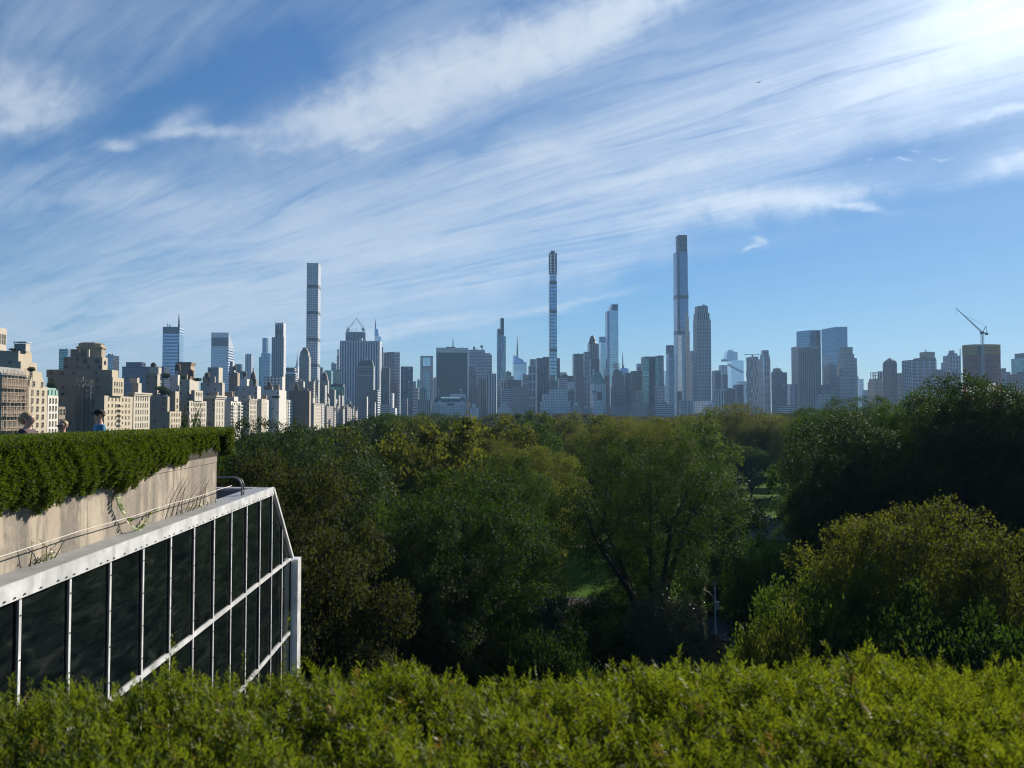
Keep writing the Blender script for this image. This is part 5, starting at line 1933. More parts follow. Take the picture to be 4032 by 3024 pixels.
def crane(name, label, b, z, base, slew, tip, apex, tail, w, luff=True, mast_to=None):
    """luffing tower crane; points are (x, y) in the zone at the building's distance"""
    r0 = empty(name, b.r.location, CG_A)
    dy = b.box[2] + 2 if mast_to is None else mast_to

    def q(p):
        return Vector((b.lx(p[0], dy), dy, b.lz(p[1], dy)))
    m = MB()
    a, c = q(base), q(slew)
    for ox in (-w, w):
        for oy in (-w, w):
            m.bar(a + Vector((ox, oy, 0)), c + Vector((ox, oy, 0)), w * 0.35)
    n = max(3, int((c.z - a.z) / (3 * w)))
    for i in range(n):
        p0, p1 = a.lerp(c, i / n), a.lerp(c, (i + 1) / n)
        s = 1 if i % 2 else -1
        m.bar(p0 + Vector((-w * s, -w, 0)), p1 + Vector((w * s, -w, 0)), w * 0.25)
        m.bar(p0 + Vector((-w * s, w, 0)), p1 + Vector((w * s, w, 0)), w * 0.25)
    m.build('crane_mast', M_STEELL, r0)
    m = MB()
    t = q(tip)
    d = (t - c).normalized()
    nrm_ = d.cross(Vector((0, 1, 0))).normalized()
    for oy in (-w * .8, w * .8):
        m.bar(c + Vector((0, oy, 0)), t + Vector((0, oy * .3, 0)), w * 0.35)
    m.bar(c + nrm_ * w * 1.4 if nrm_.z > 0 else c - nrm_ * w * 1.4, t, w * 0.35)
    upn = nrm_ if nrm_.z > 0 else -nrm_
    n = max(6, int((t - c).length / (3 * w)))
    for i in range(n):
        f0, f1 = i / n, (i + 1) / n
        lo, hi = c.lerp(t, f0), (c + upn * w * 1.4).lerp(t, f1)
        m.bar(lo, hi, w * 0.2)
        m.bar((c + upn * w * 1.4).lerp(t, f0), c.lerp(t, f1), w * 0.2)
    m.build('jib', M_STEELL, r0)
    m = MB()
    ap, tl = q(apex), q(tail)
    m.bar(c, ap, w * 0.5)
    m.bar(tl, ap, w * 0.3)
    m.bar(c, tl, w * 0.9, w * 1.2)
    m.box(tl.x - w * 1.3, tl.x + w * 1.3, dy - w, dy + w, tl.z - w * 2.2, tl.z + w * 0.3)
    m.box(c.x - w * 1.6, c.x + w * 1.2, dy - w * 1.5, dy + w * 1.5, c.z - w, c.z + w * 1.5)
    m.build('machinery_deck', M_STEELD, r0)
    m = MB()
    m.bar(ap, t.lerp(c, 0.22), w * 0.16)
    m.bar(t, t + Vector((0, 0, -(t - c).length * 0.14)), w * 0.14)
    m.bar(t + Vector((0, 0, -(t - c).length * 0.14)), t + Vector((0, 0, -(t - c).length * 0.18)), w * 0.4)
    m.build('hoist_cable', M_STEELD, r0)
    tag(r0, label, 'crane', 'tower cranes on the skyline')
    return r0


# --- far left
b = T('pale teal glass tower behind the octagonal turret', 1, 1400, 690, 918, 525, 'teal_glass', xm=795, side='pale_glass', bulk=0).mast(780, 512)
T('plain blue-grey tower right of the octagonal turret', 1, 1650, 1250, 1408, 600, 'blue_glass', xm=1335, side='dark_glass').mast(1330, 575).mast(1300, 585)
b = T('dark navy banded block with a raised upper part, left of the blue-banded tower', 1, 1500, 1445, 2010, 735, 'navy_glass', L=30, bulk=0)
b.tier('upper_part', 1490, 1725, 682, 'navy_glass', dy=4, L=20)
b = T('tower of pale blue bands with a grey-green top and a tall mast', 2, 2000, 262, 513, 345, 'blue_bands', xm=462, side='pale_glass', bulk=0)
b.tier('louvred_top', 262, 513, 262, 'louvre', xm=462, side='alu_bands').mast(453, 108, 4.0).mast(345, 228, 3).mast(318, 205, 1.5)
m = MB()
b.tier('corner_strip', 447, 462, 470, 'navy_glass', z0=0, dy=-0.6, L=1.0)
# white slanted-top tower
b = T('white tower with a slanted roof and dark panel near its top', 2, 2300, 840, 1118, 515, 'alu_bands', xm=1048, side='white_bands', bulk=0)
x0, x1, y0, y1, za, zb = b.box
zt = b.lz(330)
m = MB()
m.face([(x0, y0, zb), (x1, y0, zb), (x1, y0, zt), (x0, y0, zt)])
m.face([(x1, y0, zb), (x1, y1, zb), (x1, y0, zt)])
m.face([(x0, y1, zb), (x0, y0, zb), (x0, y0, zt)])
m.face([(x0, y0, zt), (x1, y0, zt), (x1, y1, zb), (x0, y1, zb)])
M_ALU = plain('white_aluminium_skin', (0.58, 0.60, 0.62), 0.35, 0.4, var=0.05, scale=0.05)
b.add('slanted_crown', m, M_ALU)
b.tier('louvre_panel', 850, 1046, 390, 'louvre', z0=0, dy=-0.8, L=0.6, ybot=492, bulk=0)
b = T('stepped grey-beige tower peeking out beside the white slanted one', 2, 1700, 1050, 1160, 800, 'grey_brick', xm=1130, side='pale_stone', bulk=0)
b.tier('upper_setback', 1058, 1140, 740, 'grey_brick', xm=1118, side='pale_stone', dy=3)
b.tier('upper_setback', 1068, 1118, 672, 'grey_brick', xm=1100, side='pale_stone', dy=6)
b = T('dark blue-green rounded tower right of the stepped grey-beige one', 2, 2100, 1130, 1272, 790, 'dark_glass', L=26, bulk=0)
b.tier('upper_setback', 1130, 1218, 705, 'dark_glass', dy=4, L=18)
b = T('distant slim blue-striped tower standing alone before the sky', 2, 3000, 1248, 1340, 592, 'white_piers', L=26, bulk=0)
b.tier('crown', 1256, 1332, 582, 'blue_glass', dy=3, L=18)
b = T('twin-stepped blue glass tower left of the tall grey tower', 2, 2350, 1412, 1470, 620, 'teal_glass', L=18, bulk=0)
b.tier('blue_wing', 1436, 1562, 575, 'blue_glass', z0=0, dy=-6, L=24)
b.tier('upper_tower', 1450, 1520, 392, 'blue_glass', z0=0, dy=3, L=22, xm=1498, side='dark_glass').mast(1505, 545)
b = T('tall grey tower with a notched crown, left of the white gridded tower', 2, 2000, 1562, 1732, 385, 'grey_piers', xm=1706, side='pale_stone', bulk=0)
b.tier('upper_tower', 1600, 1730, 238, 'grey_piers', xm=1700, side='pale_stone', dy=3)
m = MB()
x0, x1, y0, y1, za, zb = b.box
w = x1 - x0
for fx in (0.02, 0.90):
    m.box(x0 + fx * w, x0 + (fx + .08) * w, y0, y0 + 6, zb + .003, zb + 9)
m.box(x0, x1, y0 + 6, y1 - 1, zb + .003, zb + 6)
b.add('notched_crown', m, FM['pale_stone'])
m = MB()
for i in range(3):
    c_ = x0 + w * (0.22 + 0.28 * i)
    m.box(c_, c_ + w * .15, y0 - .5, y0 + .2, zb - 26, zb - 12)
b.add('crown_openings', m, M_STEELD)
b = T('low dark tower with white bands between the grey tower and the spire', 3, 1700, 172, 290, 1118, 'dark_glass', xm=268, side='bands', bulk=0)
b.tier('banded_top', 178, 288, 1095, 'white_bands', xm=264, side='white_bands', dy=1)
b.tier('upper_part', 176, 284, 1060, 'dark_glass', xm=258, side='bands', dy=3)
# needle-spired tower
b = T('tower with a scalloped needle spire far behind the stepped beige tower', 3, 3300, 262, 302, 1048, 'pale_stone', L=36, bulk=0)
x0, x1, y0, y1, za, zb = b.box
m = MB()
xm_, ym_ = (x0 + x1) / 2, y0 + 18
h = b.lz(880, 18) - zb
wv = (x1 - x0) / 2
prof = [(wv * .95, 0), (wv * .92, h * .1), (wv * .80, h * .16), (wv * .78, h * .22), (wv * .62, h * .28), (wv * .55, h * .36), (wv * .38, h * .42), (wv * .30, h * .5), (wv * .18, h * .56), (wv * .12, h * .7), (wv * .05, h)]
m.lathe(prof, (xm_, ym_, zb + .01), 8)
b.add('needle_spire', m, M_STEELL)
b = T('stepped beige tower with a brown copper top before the white gridded tower', 3, 1750, 300, 410, 955, 'stone_piers', xm=392, side='limestone', bulk=0)
b.tier('upper_setback', 308, 400, 925, 'stone_piers', xm=384, side='limestone', dy=3)
x0, x1, y0, y1, za, zb = b.box
m = MB()
c = (x0 + x1) / 2
hw = (x1 - x0) / 2
m.prism([(x0, y0), (x1, y0), (x1, y1), (x0, y1)], zb + .003, b.lz(900), 0, 0, top=[(c - hw * .8, y0 + 2), (c + hw * .8, y0 + 2), (c + hw * .8, y1 - 2), (c - hw * .8, y1 - 2)])
m.prism([(c - hw * .6, y0 + 3), (c + hw * .6, y0 + 3), (c + hw * .6, y1 - 3), (c - hw * .6, y1 - 3)], b.lz(900) + .003, b.lz(870), 0, 0, top=[(c - hw * .42, y0 + 5), (c + hw * .42, y0 + 5), (c + hw * .42, y1 - 5), (c - hw * .42, y1 - 5)])
b.add('copper_crown', m, M_BRONZE)
b = T('very tall slender white gridded tower, square windows all the way up', 3, 2118, 364, 496, 85, 'big_grid', xm=472, side='big_grid', bulk=0, name='residential_tower')
x0, x1, y0, y1, za, zb = b.box
for yb_ in (302, 548, 797, 1040):
    zz = b.lz(yb_)
    m = MB()
    m.box(x0 + 1.2, x1 + .12, y0 - .12, y1, zz - 4.2, zz + 4.2)
    b.add('open_floors', m, M_STEELD)
T('small dark tower showing right of the white gridded tower', 3, 2350, 496, 526, 1058, 'bronze_stripes', L=20)
b = T('teal green glass block beside the black-and-white striped slab', 3, 2050, 540, 684, 1086, 'green_glass', xm=600, side='teal_glass', bulk=0)
b.tier('right_wing', 618, 684, 1078, 'teal_glass', z0=0, dy=-3, L=10)
T('grey office block peeking above the teal green glass', 3, 2500, 600, 660, 1022, 'grey_bands', L=30)
b = T('slim lattice-topped grey tower at the left edge of the striped slab', 3, 2450, 652, 682, 955, 'grey_bands', L=20, bulk=0)
m = MB()
x0, x1, y0, y1, za, zb = b.box
for k in range(4):
    zz = zb + 1 + k * 6
    m.box(x0 - 1, x1 + 1, y0 - 1, y1, zz, zz + 1.6)
m.box((x0 + x1) / 2 - 2, (x0 + x1) / 2 + 2, y0 + 4, y0 + 8, zb, zb + 22)
b.add('lattice_top', m, M_STEELL)
b = T('brownish house with a domed gable before the teal green block', 3, 1400, 498, 582, 1180, 'beige_brick', xm=570, side='limestone', bulk=0)
x0, x1, y0, y1, za, zb = b.box
m = MB()
c = (x0 + x1) / 2
hw = (x1 - x0) / 2
m.prism([(x0 + 1, y0), (x1 - 1, y0), (x1 - 1, y1), (x0 + 1, y1)], zb + .003, b.lz(1130), 0, 0, top=[(c - hw * .6, y0 + 2), (c + hw * .6, y0 + 2), (c + hw * .6, y1 - 2), (c - hw * .6, y1 - 2)])
m.prism([(c - hw * .6, y0 + 2), (c + hw * .6, y0 + 2), (c + hw * .6, y1 - 2), (c - hw * .6, y1 - 2)], b.lz(1130) + .003, b.lz(1102), 0, 0, top=[(c - hw * .2, y0 + 5), (c + hw * .2, y0 + 5), (c + hw * .2, y1 - 5), (c - hw * .2, y1 - 5)])
b.add('domed_gable', m, M_BRONZE)
b = T('flat light green glass block low before the striped slab', 3, 1350, 588, 732, 1240, 'green_glass', xm=722, side='teal_glass', bulk=0)
b.tier('dark_attic', 596, 726, 1216, M_COPPER_D, xm=716, side=M_GRST, dy=3)
b = T('broad black-and-white striped slab, widest tower left of centre', 3, 1980, 680, 1072, 812, 'marble_stripes', xm=1052, side='marble_stripes', bulk=0)
m = MB()
x0, x1, y0, y1, za, zb = b.box
m.box(x0 + (x1 - x0) * .48, x0 + (x1 - x0) * .56, y0 + 2, y0 + 12, zb + .003, zb + 8)
m.box(x0 - .25, x1 + .25, y0 - .25, y1 + .25, zb - 3, zb + .6)
b.add('roof_band', m, M_CONC)
b = T('dark unfinished tower top with cranes rising behind the striped slab', 3, 2750, 732, 924, 728, 'dark_stripes', L=40, bulk=0)
m = MB()
x0, x1, y0, y1, za, zb = b.box
for i in range(12):
    xx = x0 + (x1 - x0) * (i + .5) / 12
    m.bar((xx, y0 + 3, zb), (xx, y0 + 3, zb + crg.uniform(4, 16)), 0.9)
b.add('rebar_columns', m, M_STEELD)
crane('tower_crane', 'left tower crane of the pair leaning together on the unfinished tower', b, 3, (760, 745), (760, 706), (838, 594), (752, 672), (748, 714), 2.2)
crane('tower_crane', 'right tower crane of the pair leaning together on the unfinished tower', b, 3, (893, 745), (893, 700), (826, 588), (901, 664), (904, 706), 2.2)
b = T('slim pale glass tower with a pointed spire behind the right of the striped slab', 3, 3050, 1003, 1070, 770, 'pale_glass', L=40, bulk=0)
b.tier('upper_setback', 1003, 1058, 766, 'pale_glass', dy=3, L=34)
m = MB()
x0, x1, y0, y1, za, zb = b.box
a, c2 = b.lx(1003, 3), b.lx(1042, 3)
zt1, zt2 = b.lz(690, 3), b.lz(700, 3)
m.prism([(a, y0), (c2, y0), (c2, y1), (a, y1)], zb + .003, zt2, 0, 0, top=[(a, y0 + 2), (c2 - 3, y0 + 2), (c2 - 4, y1 - 2), (a, y1 - 2)])
m.prism([(a, y0 + 2), (b.lx(1022, 3), y0 + 2), (b.lx(1020, 3), y1 - 4), (a, y1 - 4)], zt2 + .003, zt1 + 4, 0, 0, top=[(a, y0 + 4), (b.lx(1010, 3), y0 + 4), (b.lx(1010, 3), y1 - 6), (a, y1 - 6)])
b.add('tapered_crown', m, FM['pale_glass'])
b.top_z = zt1
b.mast(1012, 606, 4.0, part='spire')
T('dark tower edge just right of the striped slab', 3, 2250, 1060, 1088, 868, 'dark_balcony', L=22)
b = T('hotel tower with a dark green mansard before the striped slab', 3, 1750, 838, 1008, 1048, 'tan_brick', xm=996, side='limestone', bulk=0, name='hotel_tower', cat='hotel')
x0, x1, y0, y1, za, zb = b.box
m = MB()
q0, q1 = b.lx(872), b.lx(980)
m.prism([(x0 + 1, y0 + 1), (x1 - 1, y0 + 1), (x1 - 1, y1 - 1), (x0 + 1, y1 - 1)], zb + .003, b.lz(992), 0, 0, top=[(q0, y0 + 6), (q1, y0 + 6), (q1, y1 - 6), (q0, y1 - 6)])
b.add('mansard_roof', m, M_COPPER_D)
m = MB()
m.lathe([(1.6, 0), (2.0, 3), (0.2, 6)], (b.lx(922), y0 + 8, b.lz(992) + .003), 8)
b.add('finial', m, M_COPPER)
m = MB()
m.box(x0 - .6, x1 + .6, y0 - .6, y1 + .6, b.lz(1132) - 1, b.lz(1132) + .6)
m.box(x0 - .6, x1 + .6, y0 - .6, y1 + .6, zb - 2.2, zb)
b.add('cornice', m, M_CREAM2)
b = T('tan block with a bright striped flank low before the hotel tower', 3, 1250, 945, 1061, 1268, 'tan_brick', xm=1036, side='bands', bulk=0)
T('slim stack of grey balconies left of the tan block', 3, 1150, 905, 946, 1330, 'grey_brick', xm=936, side='white_brick')
b = T('low dark grey house cluster under the tan block', 3, 1100, 960, 1018, 1385, 'grey_brick', xm=1010, side='white_brick')
T('dark brown glass slab with a rounded top before the two-tone tower', 3, 2050, 1040, 1152, 1062, 'dark_stripes', L=26)
b = T('two-tone brown and grey tower, left of two dark slabs', 3, 2350, 1086, 1246, 920, 'bronze_stripes', L=28, bulk=0.2)
b.tier('right_bay', 1190, 1246, 918, 'grey_bands', z0=0, dy=-4, L=26).mast(1228, 908)
T('red-brown brick tower low before the two-tone tower', 3, 1850, 1150, 1222, 1198, 'red_brick', L=24)
b = T('dark slab tower with a flat top, right of the two-tone tower', 3, 1900, 1250, 1364, 1050, 'dark_balcony', L=30, bulk=0)
T('thin white concrete tower low before the dark slabs', 3, 1450, 1155, 1190, 1296, 'white_brick', xm=1176, side='white_brick')
T('low white block beside the thin white tower', 3, 1350, 1166, 1216, 1438, 'white_brick', xm=1200, side='white_brick')
T('wide low banded block under the dark brown slab', 3, 1500, 1060, 1165, 1400, 'bands', L=30)
T('ornate grey shaft with a stepped top before the dark slab', 3, 1650, 1255, 1316, 1342, 'grey_brick', L=20)
# --- centre
b = T('small banded block between the dark slab and the square-framed tower', 4, 2100, 80, 164, 1086, 'bands', L=30)
T('distant tower with a slanted green crown, left of the square-framed tower', 4, 3000, 76, 128, 1000, 'green_glass', L=26)
T('distant pale green tower behind the square-framed tower', 4, 2900, 138, 182, 985, 'teal_glass', L=26)
b = T('tall residential tower framed in small squares left of the big dark slab', 4, 2250, 180, 348, 668, 'balcony', L=30, bulk=0, name='residential_tower')
b.tier('glass_bay', 216, 312, 858, 'blue_glass', z0=0, dy=-1.2, L=1.0)
b.tier('top_windows', 214, 314, 690, 'sky_glass', z0=0, dy=-1.4, L=1.0, ybot=800)
T('slim pale tower at the left edge of the big dark slab', 4, 2600, 350, 392, 958, 'limestone_fine', L=26)
b = T('tan stepped tower with slender piers before the square-framed tower', 4, 1650, 142, 328, 1245, 'stone_piers', L=30, bulk=0)
b.tier('upper_setback', 176, 268, 1148, 'stone_piers', dy=5, L=20)
m = MB()
x0, x1, y0, y1, za, zb = b.box
c = (x0 + x1) / 2
hw = (x1 - x0) / 2
m.prism([(x0 + 1, y0 + 1), (x1 - 1, y0 + 1), (x1 - 1, y1 - 1), (x0 + 1, y1 - 1)], zb + .003, b.lz(1075), 0, 0, top=[(c - hw * .3, y0 + 7), (c + hw * .3, y0 + 7), (c + hw * .3, y1 - 7), (c - hw * .3, y1 - 7)])
for fx in (-.8, -.4, .4, .8):
    m.lathe([(1.3, 0), (1.0, 6), (.1, 12)], (c + hw * fx, y0 + 2, zb + .003), 6)
b.add('steep_roof', m, M_COPPER)
# big dark slab in a pale frame
b = T('big dark glass slab in a pale stone frame with a mast on the roof', 4, 1980, 387, 806, 562, M_CONC, L=32, bulk=0)
b.tier('dark_curtain_wall', 399, 793, 626, 'black_glass', z0=0, dy=-0.6, L=0.5)
b.top_z = b.lz(562)
b.tier('roof_plant', 515, 640, 550, M_STEELD, dy=4, L=20)
b.mast(608, 428, 2.4).mast(466, 540, 1.2, y0=562).mast(735, 540, 1.2, y0=562)
b = T('grand white hotel with a steep green roof and twin gables at the park edge', 4, 1700, 346, 786, 1318, 'pale_stone', L=45, bulk=0, name='hotel', cat='hotel')
x0, x1, y0, y1, za, zb = b.box
m = MB()
zr = b.lz(1222)
m.prism([(x0 + .5, y0 + .5), (x1 - .5, y0 + .5), (x1 - .5, y1 - .5), (x0 + .5, y1 - .5)], zb + .003, zr, 0, 0, top=[(x0 + 4, y0 + 8), (x1 - 4, y0 + 8), (x1 - 4, y1 - 8), (x0 + 4, y1 - 8)])
for (xa_, xb_) in ((358, 445), (700, 785)):
    a, c2 = b.lx(xa_), b.lx(xb_)
    m.prism([(a, y0 + 1.0), (c2, y0 + 1.0), (c2, y0 + 20), (a, y0 + 20)], zb + .006, b.lz(1198), 0, 0, top=[(a + 6, y0 + 8), (c2 - 6, y0 + 8), (c2 - 6, y0 + 16), (a + 6, y0 + 16)])
b.add('green_roof', m, M_COPPER_D)
for xc_ in (432, 728):
    m = MB()
    c = b.lx(xc_)
    pts = [(-17, 1318), (-17, 1290), (-11, 1288), (-10, 1276), (-4, 1272), (-2, 1258), (0, 1250), (2, 1258), (4, 1272), (10, 1276), (11, 1288), (17, 1290), (17, 1318)]
    fr = [(c + px_, y0 - .4, b.lz(py_)) for px_, py_ in pts]
    m.face(fr)
    bk_ = [(p[0], y0 + 5, p[2]) for p in fr]
    for i in range(len(fr) - 1):
        m.face([fr[i + 1], fr[i], bk_[i], bk_[i + 1]])
    m.face(list(reversed(bk_)))
    b.add('gable', m, FM['pale_stone'])
for k in range(9):
    m = MB()
    c = b.lx(500 + k * 20)
    m.box(c - 1.6, c + 1.6, y0 + 3.0, y0 + 7, b.lz(1292), b.lz(1272))
    b.add('dormer', m, M_CONC)
m = MB()
m.box(b.lx(450), b.lx(700), y0 + 9, y0 + 20, zr + .003, zr + 3)
b.add('skylight', m, FM['sky_glass'])
m = MB()
m.box(x0 - .4, x1 + .4, y0 - .7, y0 - .01, b.lz(1352), b.lz(1344))
b.add('string_course', m, M_CONC)
for xc_ in (424, 720):
    m = MB()
    c = b.lx(xc_)
    m.tube([(c, y0 + 14, b.lz(1198)), (c, y0 + 14, b.lz(1118))], 0.35, 6)
    m.box(c - 4.5, c + 1.0, y0 + 13.9, y0 + 14.1, b.lz(1116), b.lz(1102))
    b.add('roof_flag', m, M_CONC)
T('plain tan slab at the right end of the grand white hotel', 4, 1690, 788, 822, 1205, M_TAN, L=40, bulk=0)
T('flat white roof block showing above the grand white hotel', 4, 1850, 575, 774, 1164, M_CONC, L=20, bulk=0)
b = T('broad light grey banded tower stepping down to the right, behind the dark slab', 4, 2400, 806, 1118, 655, 'grey_bands', L=50, bulk=0)
b.tier('upper_setback', 806, 1100, 632, 'grey_bands', dy=3, L=44)
b.tier('upper_setback', 806, 1025, 588, 'grey_bands', dy=6, L=38)
b.mast(882, 540, 2.2).mast(915, 550, 1.4).mast(995, 535, 1.4)
m = MB()
c = b.lx(984, 8)
m.lathe([(0.5, 0), (0.6, 6), (4.0, 9), (4.4, 13), (3.4, 14)], (c, 14, b.top_z + .003), 10)
m.box(b.lx(872, 8), b.lx(898, 8), 10, 20, b.top_z + .003, b.top_z + 9)
b.add('roof_dish', m, M_STEELD)
b = T('pair of joined dark blue slabs at the right edge of the framed slab', 4, 2150, 808, 912, 866, 'dark_stripes', L=24, bulk=0)
b.tier('upper_part', 812, 882, 812, 'dark_stripes', dy=3, L=18)
T('dark flat-topped slab left of the white-piered tower', 4, 1950, 945, 1042, 966, 'bronze_stripes', L=24, bulk=0)
T('low dark block behind the small white stepped house', 4, 2050, 905, 950, 1050, 'dark_stripes', L=20)
b = T('mid-height tower of white vertical piers left of the black stepped tower', 4, 1880, 1042, 1175, 908, 'white_piers', L=26, bulk=0)
m = MB()
x0, x1, y0, y1, za, zb = b.box
m.box(x0 + 2, x1 - .5, y0 + 1, y1 - 2, zb + .5, zb + 2.0)
b.add('roof_band', m, M_CONC)
T('brown slab showing above the tower of white piers', 4, 2300, 1055, 1120, 880, 'tan_brick', L=20)
T('dark banded block at the foot of the black stepped tower', 4, 2000, 1184, 1224, 968, 'bands', L=20)
T('narrow pale-striped tower under the black stepped tower', 4, 1960, 1226, 1308, 1010, 'white_piers', L=20)
b = T('small white stepped house at the park edge right of the grand hotel', 4, 1660, 835, 948, 1345, 'pale_stone', L=24, bulk=0)
b.tier('upper_setback', 858, 906, 1294, M_CONC, dy=3, L=12)
# black stepped tower with diagonal bracing
b = T('tall black stepped glass tower with diagonal braces, left of the needle-thin tower', 4, 2250, 1182, 1224, 312, 'dark_stripes', L=40, bulk=0, name='residential_tower')
b.tier('main_shaft', 1219, 1276, 174, 'black_glass', z0=0, dy=-5, L=34)
x0, x1, y0, y1, za, zb = b.box
b.tier('blue_glazing', 1222, 1275, 395, 'blue_glass', z0=0, dy=-5.8, L=0.7)
b.tier('blue_glazing', 1186, 1220, 400, 'blue_glass', z0=0, dy=-0.9, L=0.7)
b.tier('right_step', 1268, 1299, 410, 'teal_glass', z0=0, dy=4, L=34)
m = MB()
for (p, q) in (((1225, 400), (1272, 560)), ((1272, 560), (1226, 760)), ((1226, 760), (1274, 950)), ((1222, 560), (1188, 700)), ((1188, 700), (1222, 880)), ((1222, 880), (1190, 1000)), ((1224, 400), (1224, 1000)), ((1240, 430), (1272, 470))):
    dy = -6.6 if p[0] >= 1224 else -1.8
    m.bar((b.lx(p[0], dy), dy, b.lz(p[1], dy)), (b.lx(q[0], dy), dy, b.lz(q[1], dy)), 1.6, 0.8)
b.add('diagonal_braces', m, M_STEELD)
T('low flat dark tower with a roof mast behind the black stepped tower', 4, 2500, 1296, 1372, 880, 'dark_stripes', L=22).mast(1328, 862)
T('tan-grey block joining the black stepped tower to the crystal tower', 4, 2150, 1284, 1402, 932, 'grey_stone', L=24)
# crystal-topped tower with spire
b = T('pale crystal-topped tower with a needle spire, right of the black stepped tower', 4, 3200, 1387, 1572, 775, 'pale_glass', L=50, bulk=0)
x0, x1, y0, y1, za, zb = b.box
m = MB()
cx1, cx2 = b.lx(1536, 8), b.lx(1580, 8)
m.face([(x0, y0, zb), (b.lx(1536), y0, zb), (b.lx(1532), y0 + 4, b.lz(722)), (b.lx(1470), y0 + 4, b.lz(690)), (x0, y0 + 4, b.lz(652))])
m.face([(x0, y0 + 4, b.lz(652)), (b.lx(1470), y0 + 4, b.lz(690)), (b.lx(1532), y0 + 4, b.lz(722)), (b.lx(1532), y1 - 4, b.lz(722)), (b.lx(1470), y1 - 4, b.lz(700)), (x0, y1 - 4, b.lz(670))])
m.face([(x0, y1, zb), (x0, y0, zb), (x0, y0 + 4, b.lz(652)), (x0, y1 - 4, b.lz(670))])
m.face([(b.lx(1536), y0, zb), (b.lx(1536), y1, zb), (b.lx(1532), y1 - 4, b.lz(722)), (b.lx(1532), y0 + 4, b.lz(722))])
m.prism([(b.lx(1538), y0 + 6), (b.lx(1566), y0 + 6), (b.lx(1566), y1), (b.lx(1538), y1)], zb + .01, b.lz(748), 0, 0, top=[(b.lx(1538), y0 + 8), (b.lx(1580), y0 + 8), (b.lx(1580), y1), (b.lx(1538), y1)])
b.add('crystal_crown', m, FM['pale_glass'])
b.top_z = b.lz(700)
b.mast(1450, 398, 6.5, part='spire')
b.tier('white_facet', 1404, 1568, 866, 'sky_glass', z0=0, dy=-1.5, L=1.2)
b = T('dark brown flat block under the crystal-topped tower', 4, 1950, 1308, 1505, 982, 'brown_brick', L=26, bulk=0)
T('banded low tower before the dark brown flat block', 4, 1800, 1243, 1388, 1092, 'grey_bands', L=24)
T('broad beige block at the park edge left of the white-framed tower', 4, 1740, 1386, 1598, 1066, 'beige_brick', L=26)
b = T('white wedding-cake hotel top low at the park edge', 4, 1620, 1196, 1372, 1352, 'pale_stone', L=24, bulk=0)
b.tier('upper_setback', 1226, 1338, 1325, 'pale_stone', dy=3, L=18)
b.tier('upper_setback', 1254, 1312, 1290, 'pale_stone', dy=5, L=12)
b.tier('upper_setback', 1268, 1300, 1262, M_CONC, dy=7, L=8).mast(1285, 1245, 2.0)
T('striped grey tower behind the broad beige block', 4, 2050, 1512, 1602, 915, 'grey_bands', L=24)
b = T('tower of dark glass in heavy white square frames beside the dark ribbed slab', 4, 2000, 1590, 1682, 798, 'white_grid', L=30, bulk=0)
T('grey slab above the white-framed tower', 4, 2350, 1610, 1692, 710, 'grey_stone', L=26)
b = T('wide dark ribbed slab behind the needle-thin tower', 5, 2250, 20, 232, 1018, 'dark_stripes', L=34, bulk=0.3)
# needle-thin tower
b = T('needle-thin tower with an open lattice top, tallest of the centre', 5, 2027, 138, 206, 360, 'banded_glass', L=18, bulk=0, name='residential_tower')
x0, x1, y0, y1, za, zb = b.box
b.tier('bronze_edge', 136, 147, 360, 'bronze_stripes', z0=0, dy=-0.4, L=17)
b.tier('bronze_edge', 199, 207, 360, 'bronze_stripes', z0=0, dy=-0.4, L=17)
b.box = (x0, x1, y0, y1, za, zb)
b.top_z = zb
b.tier('upper_part', 139, 205, 280, 'alu_bands', L=16)
zt0 = b.top_z
x0, x1, y0, y1, za, zb = b.box
for yb_ in (360, 612, 948):
    m = MB()
    zz = b.lz(yb_)
    m.box(x0 - .3, x1 + .6, -.9, 16, zz - 3.6, zz + 3.6)
    b.add('open_floors', m, M_STEELD)
m = MB()
zt = b.lz(90)
n = 13
for (xx, yy) in ((x0, y0), (x1, y0), (x0, y1), (x1, y1)):
    m.bar((xx, yy, zt0), (xx, yy, zt - 4), 1.7)
mid = (x0 + x1) / 2
m.bar((mid, y0, zt0), (mid, y0, zt), 1.2)
m.bar((mid, (y0 + y1) / 2, zt0), (mid, (y0 + y1) / 2, zt - 6), 5.0)
for i in range(n + 1):
    zz = zt0 + (zt - 4 - zt0) * i / n
    for yy in (y0, y1):
        m.bar((x0, yy, zz), (x1, yy, zz), 1.1)
    for xx in (x0, x1):
        m.bar((xx, y0, zz), (xx, y1, zz), 1.1)
    if i < n:
        z2 = zt0 + (zt - 4 - zt0) * (i + 1) / n
        s = (x0, mid) if i % 2 else (mid, x0)
        t_ = (mid, x1) if i % 2 else (x1, mid)
        m.bar((s[0], y0, zz), (s[1], y0, z2), 0.9)
        m.bar((t_[0], y0, zz), (t_[1], y0, z2), 0.9)
m.box(x0 + 3, x0 + 13, y0 + 2, y0 + 10, zt - 4, zt + 3)
b.add('lattice_top', m, M_STEELD)
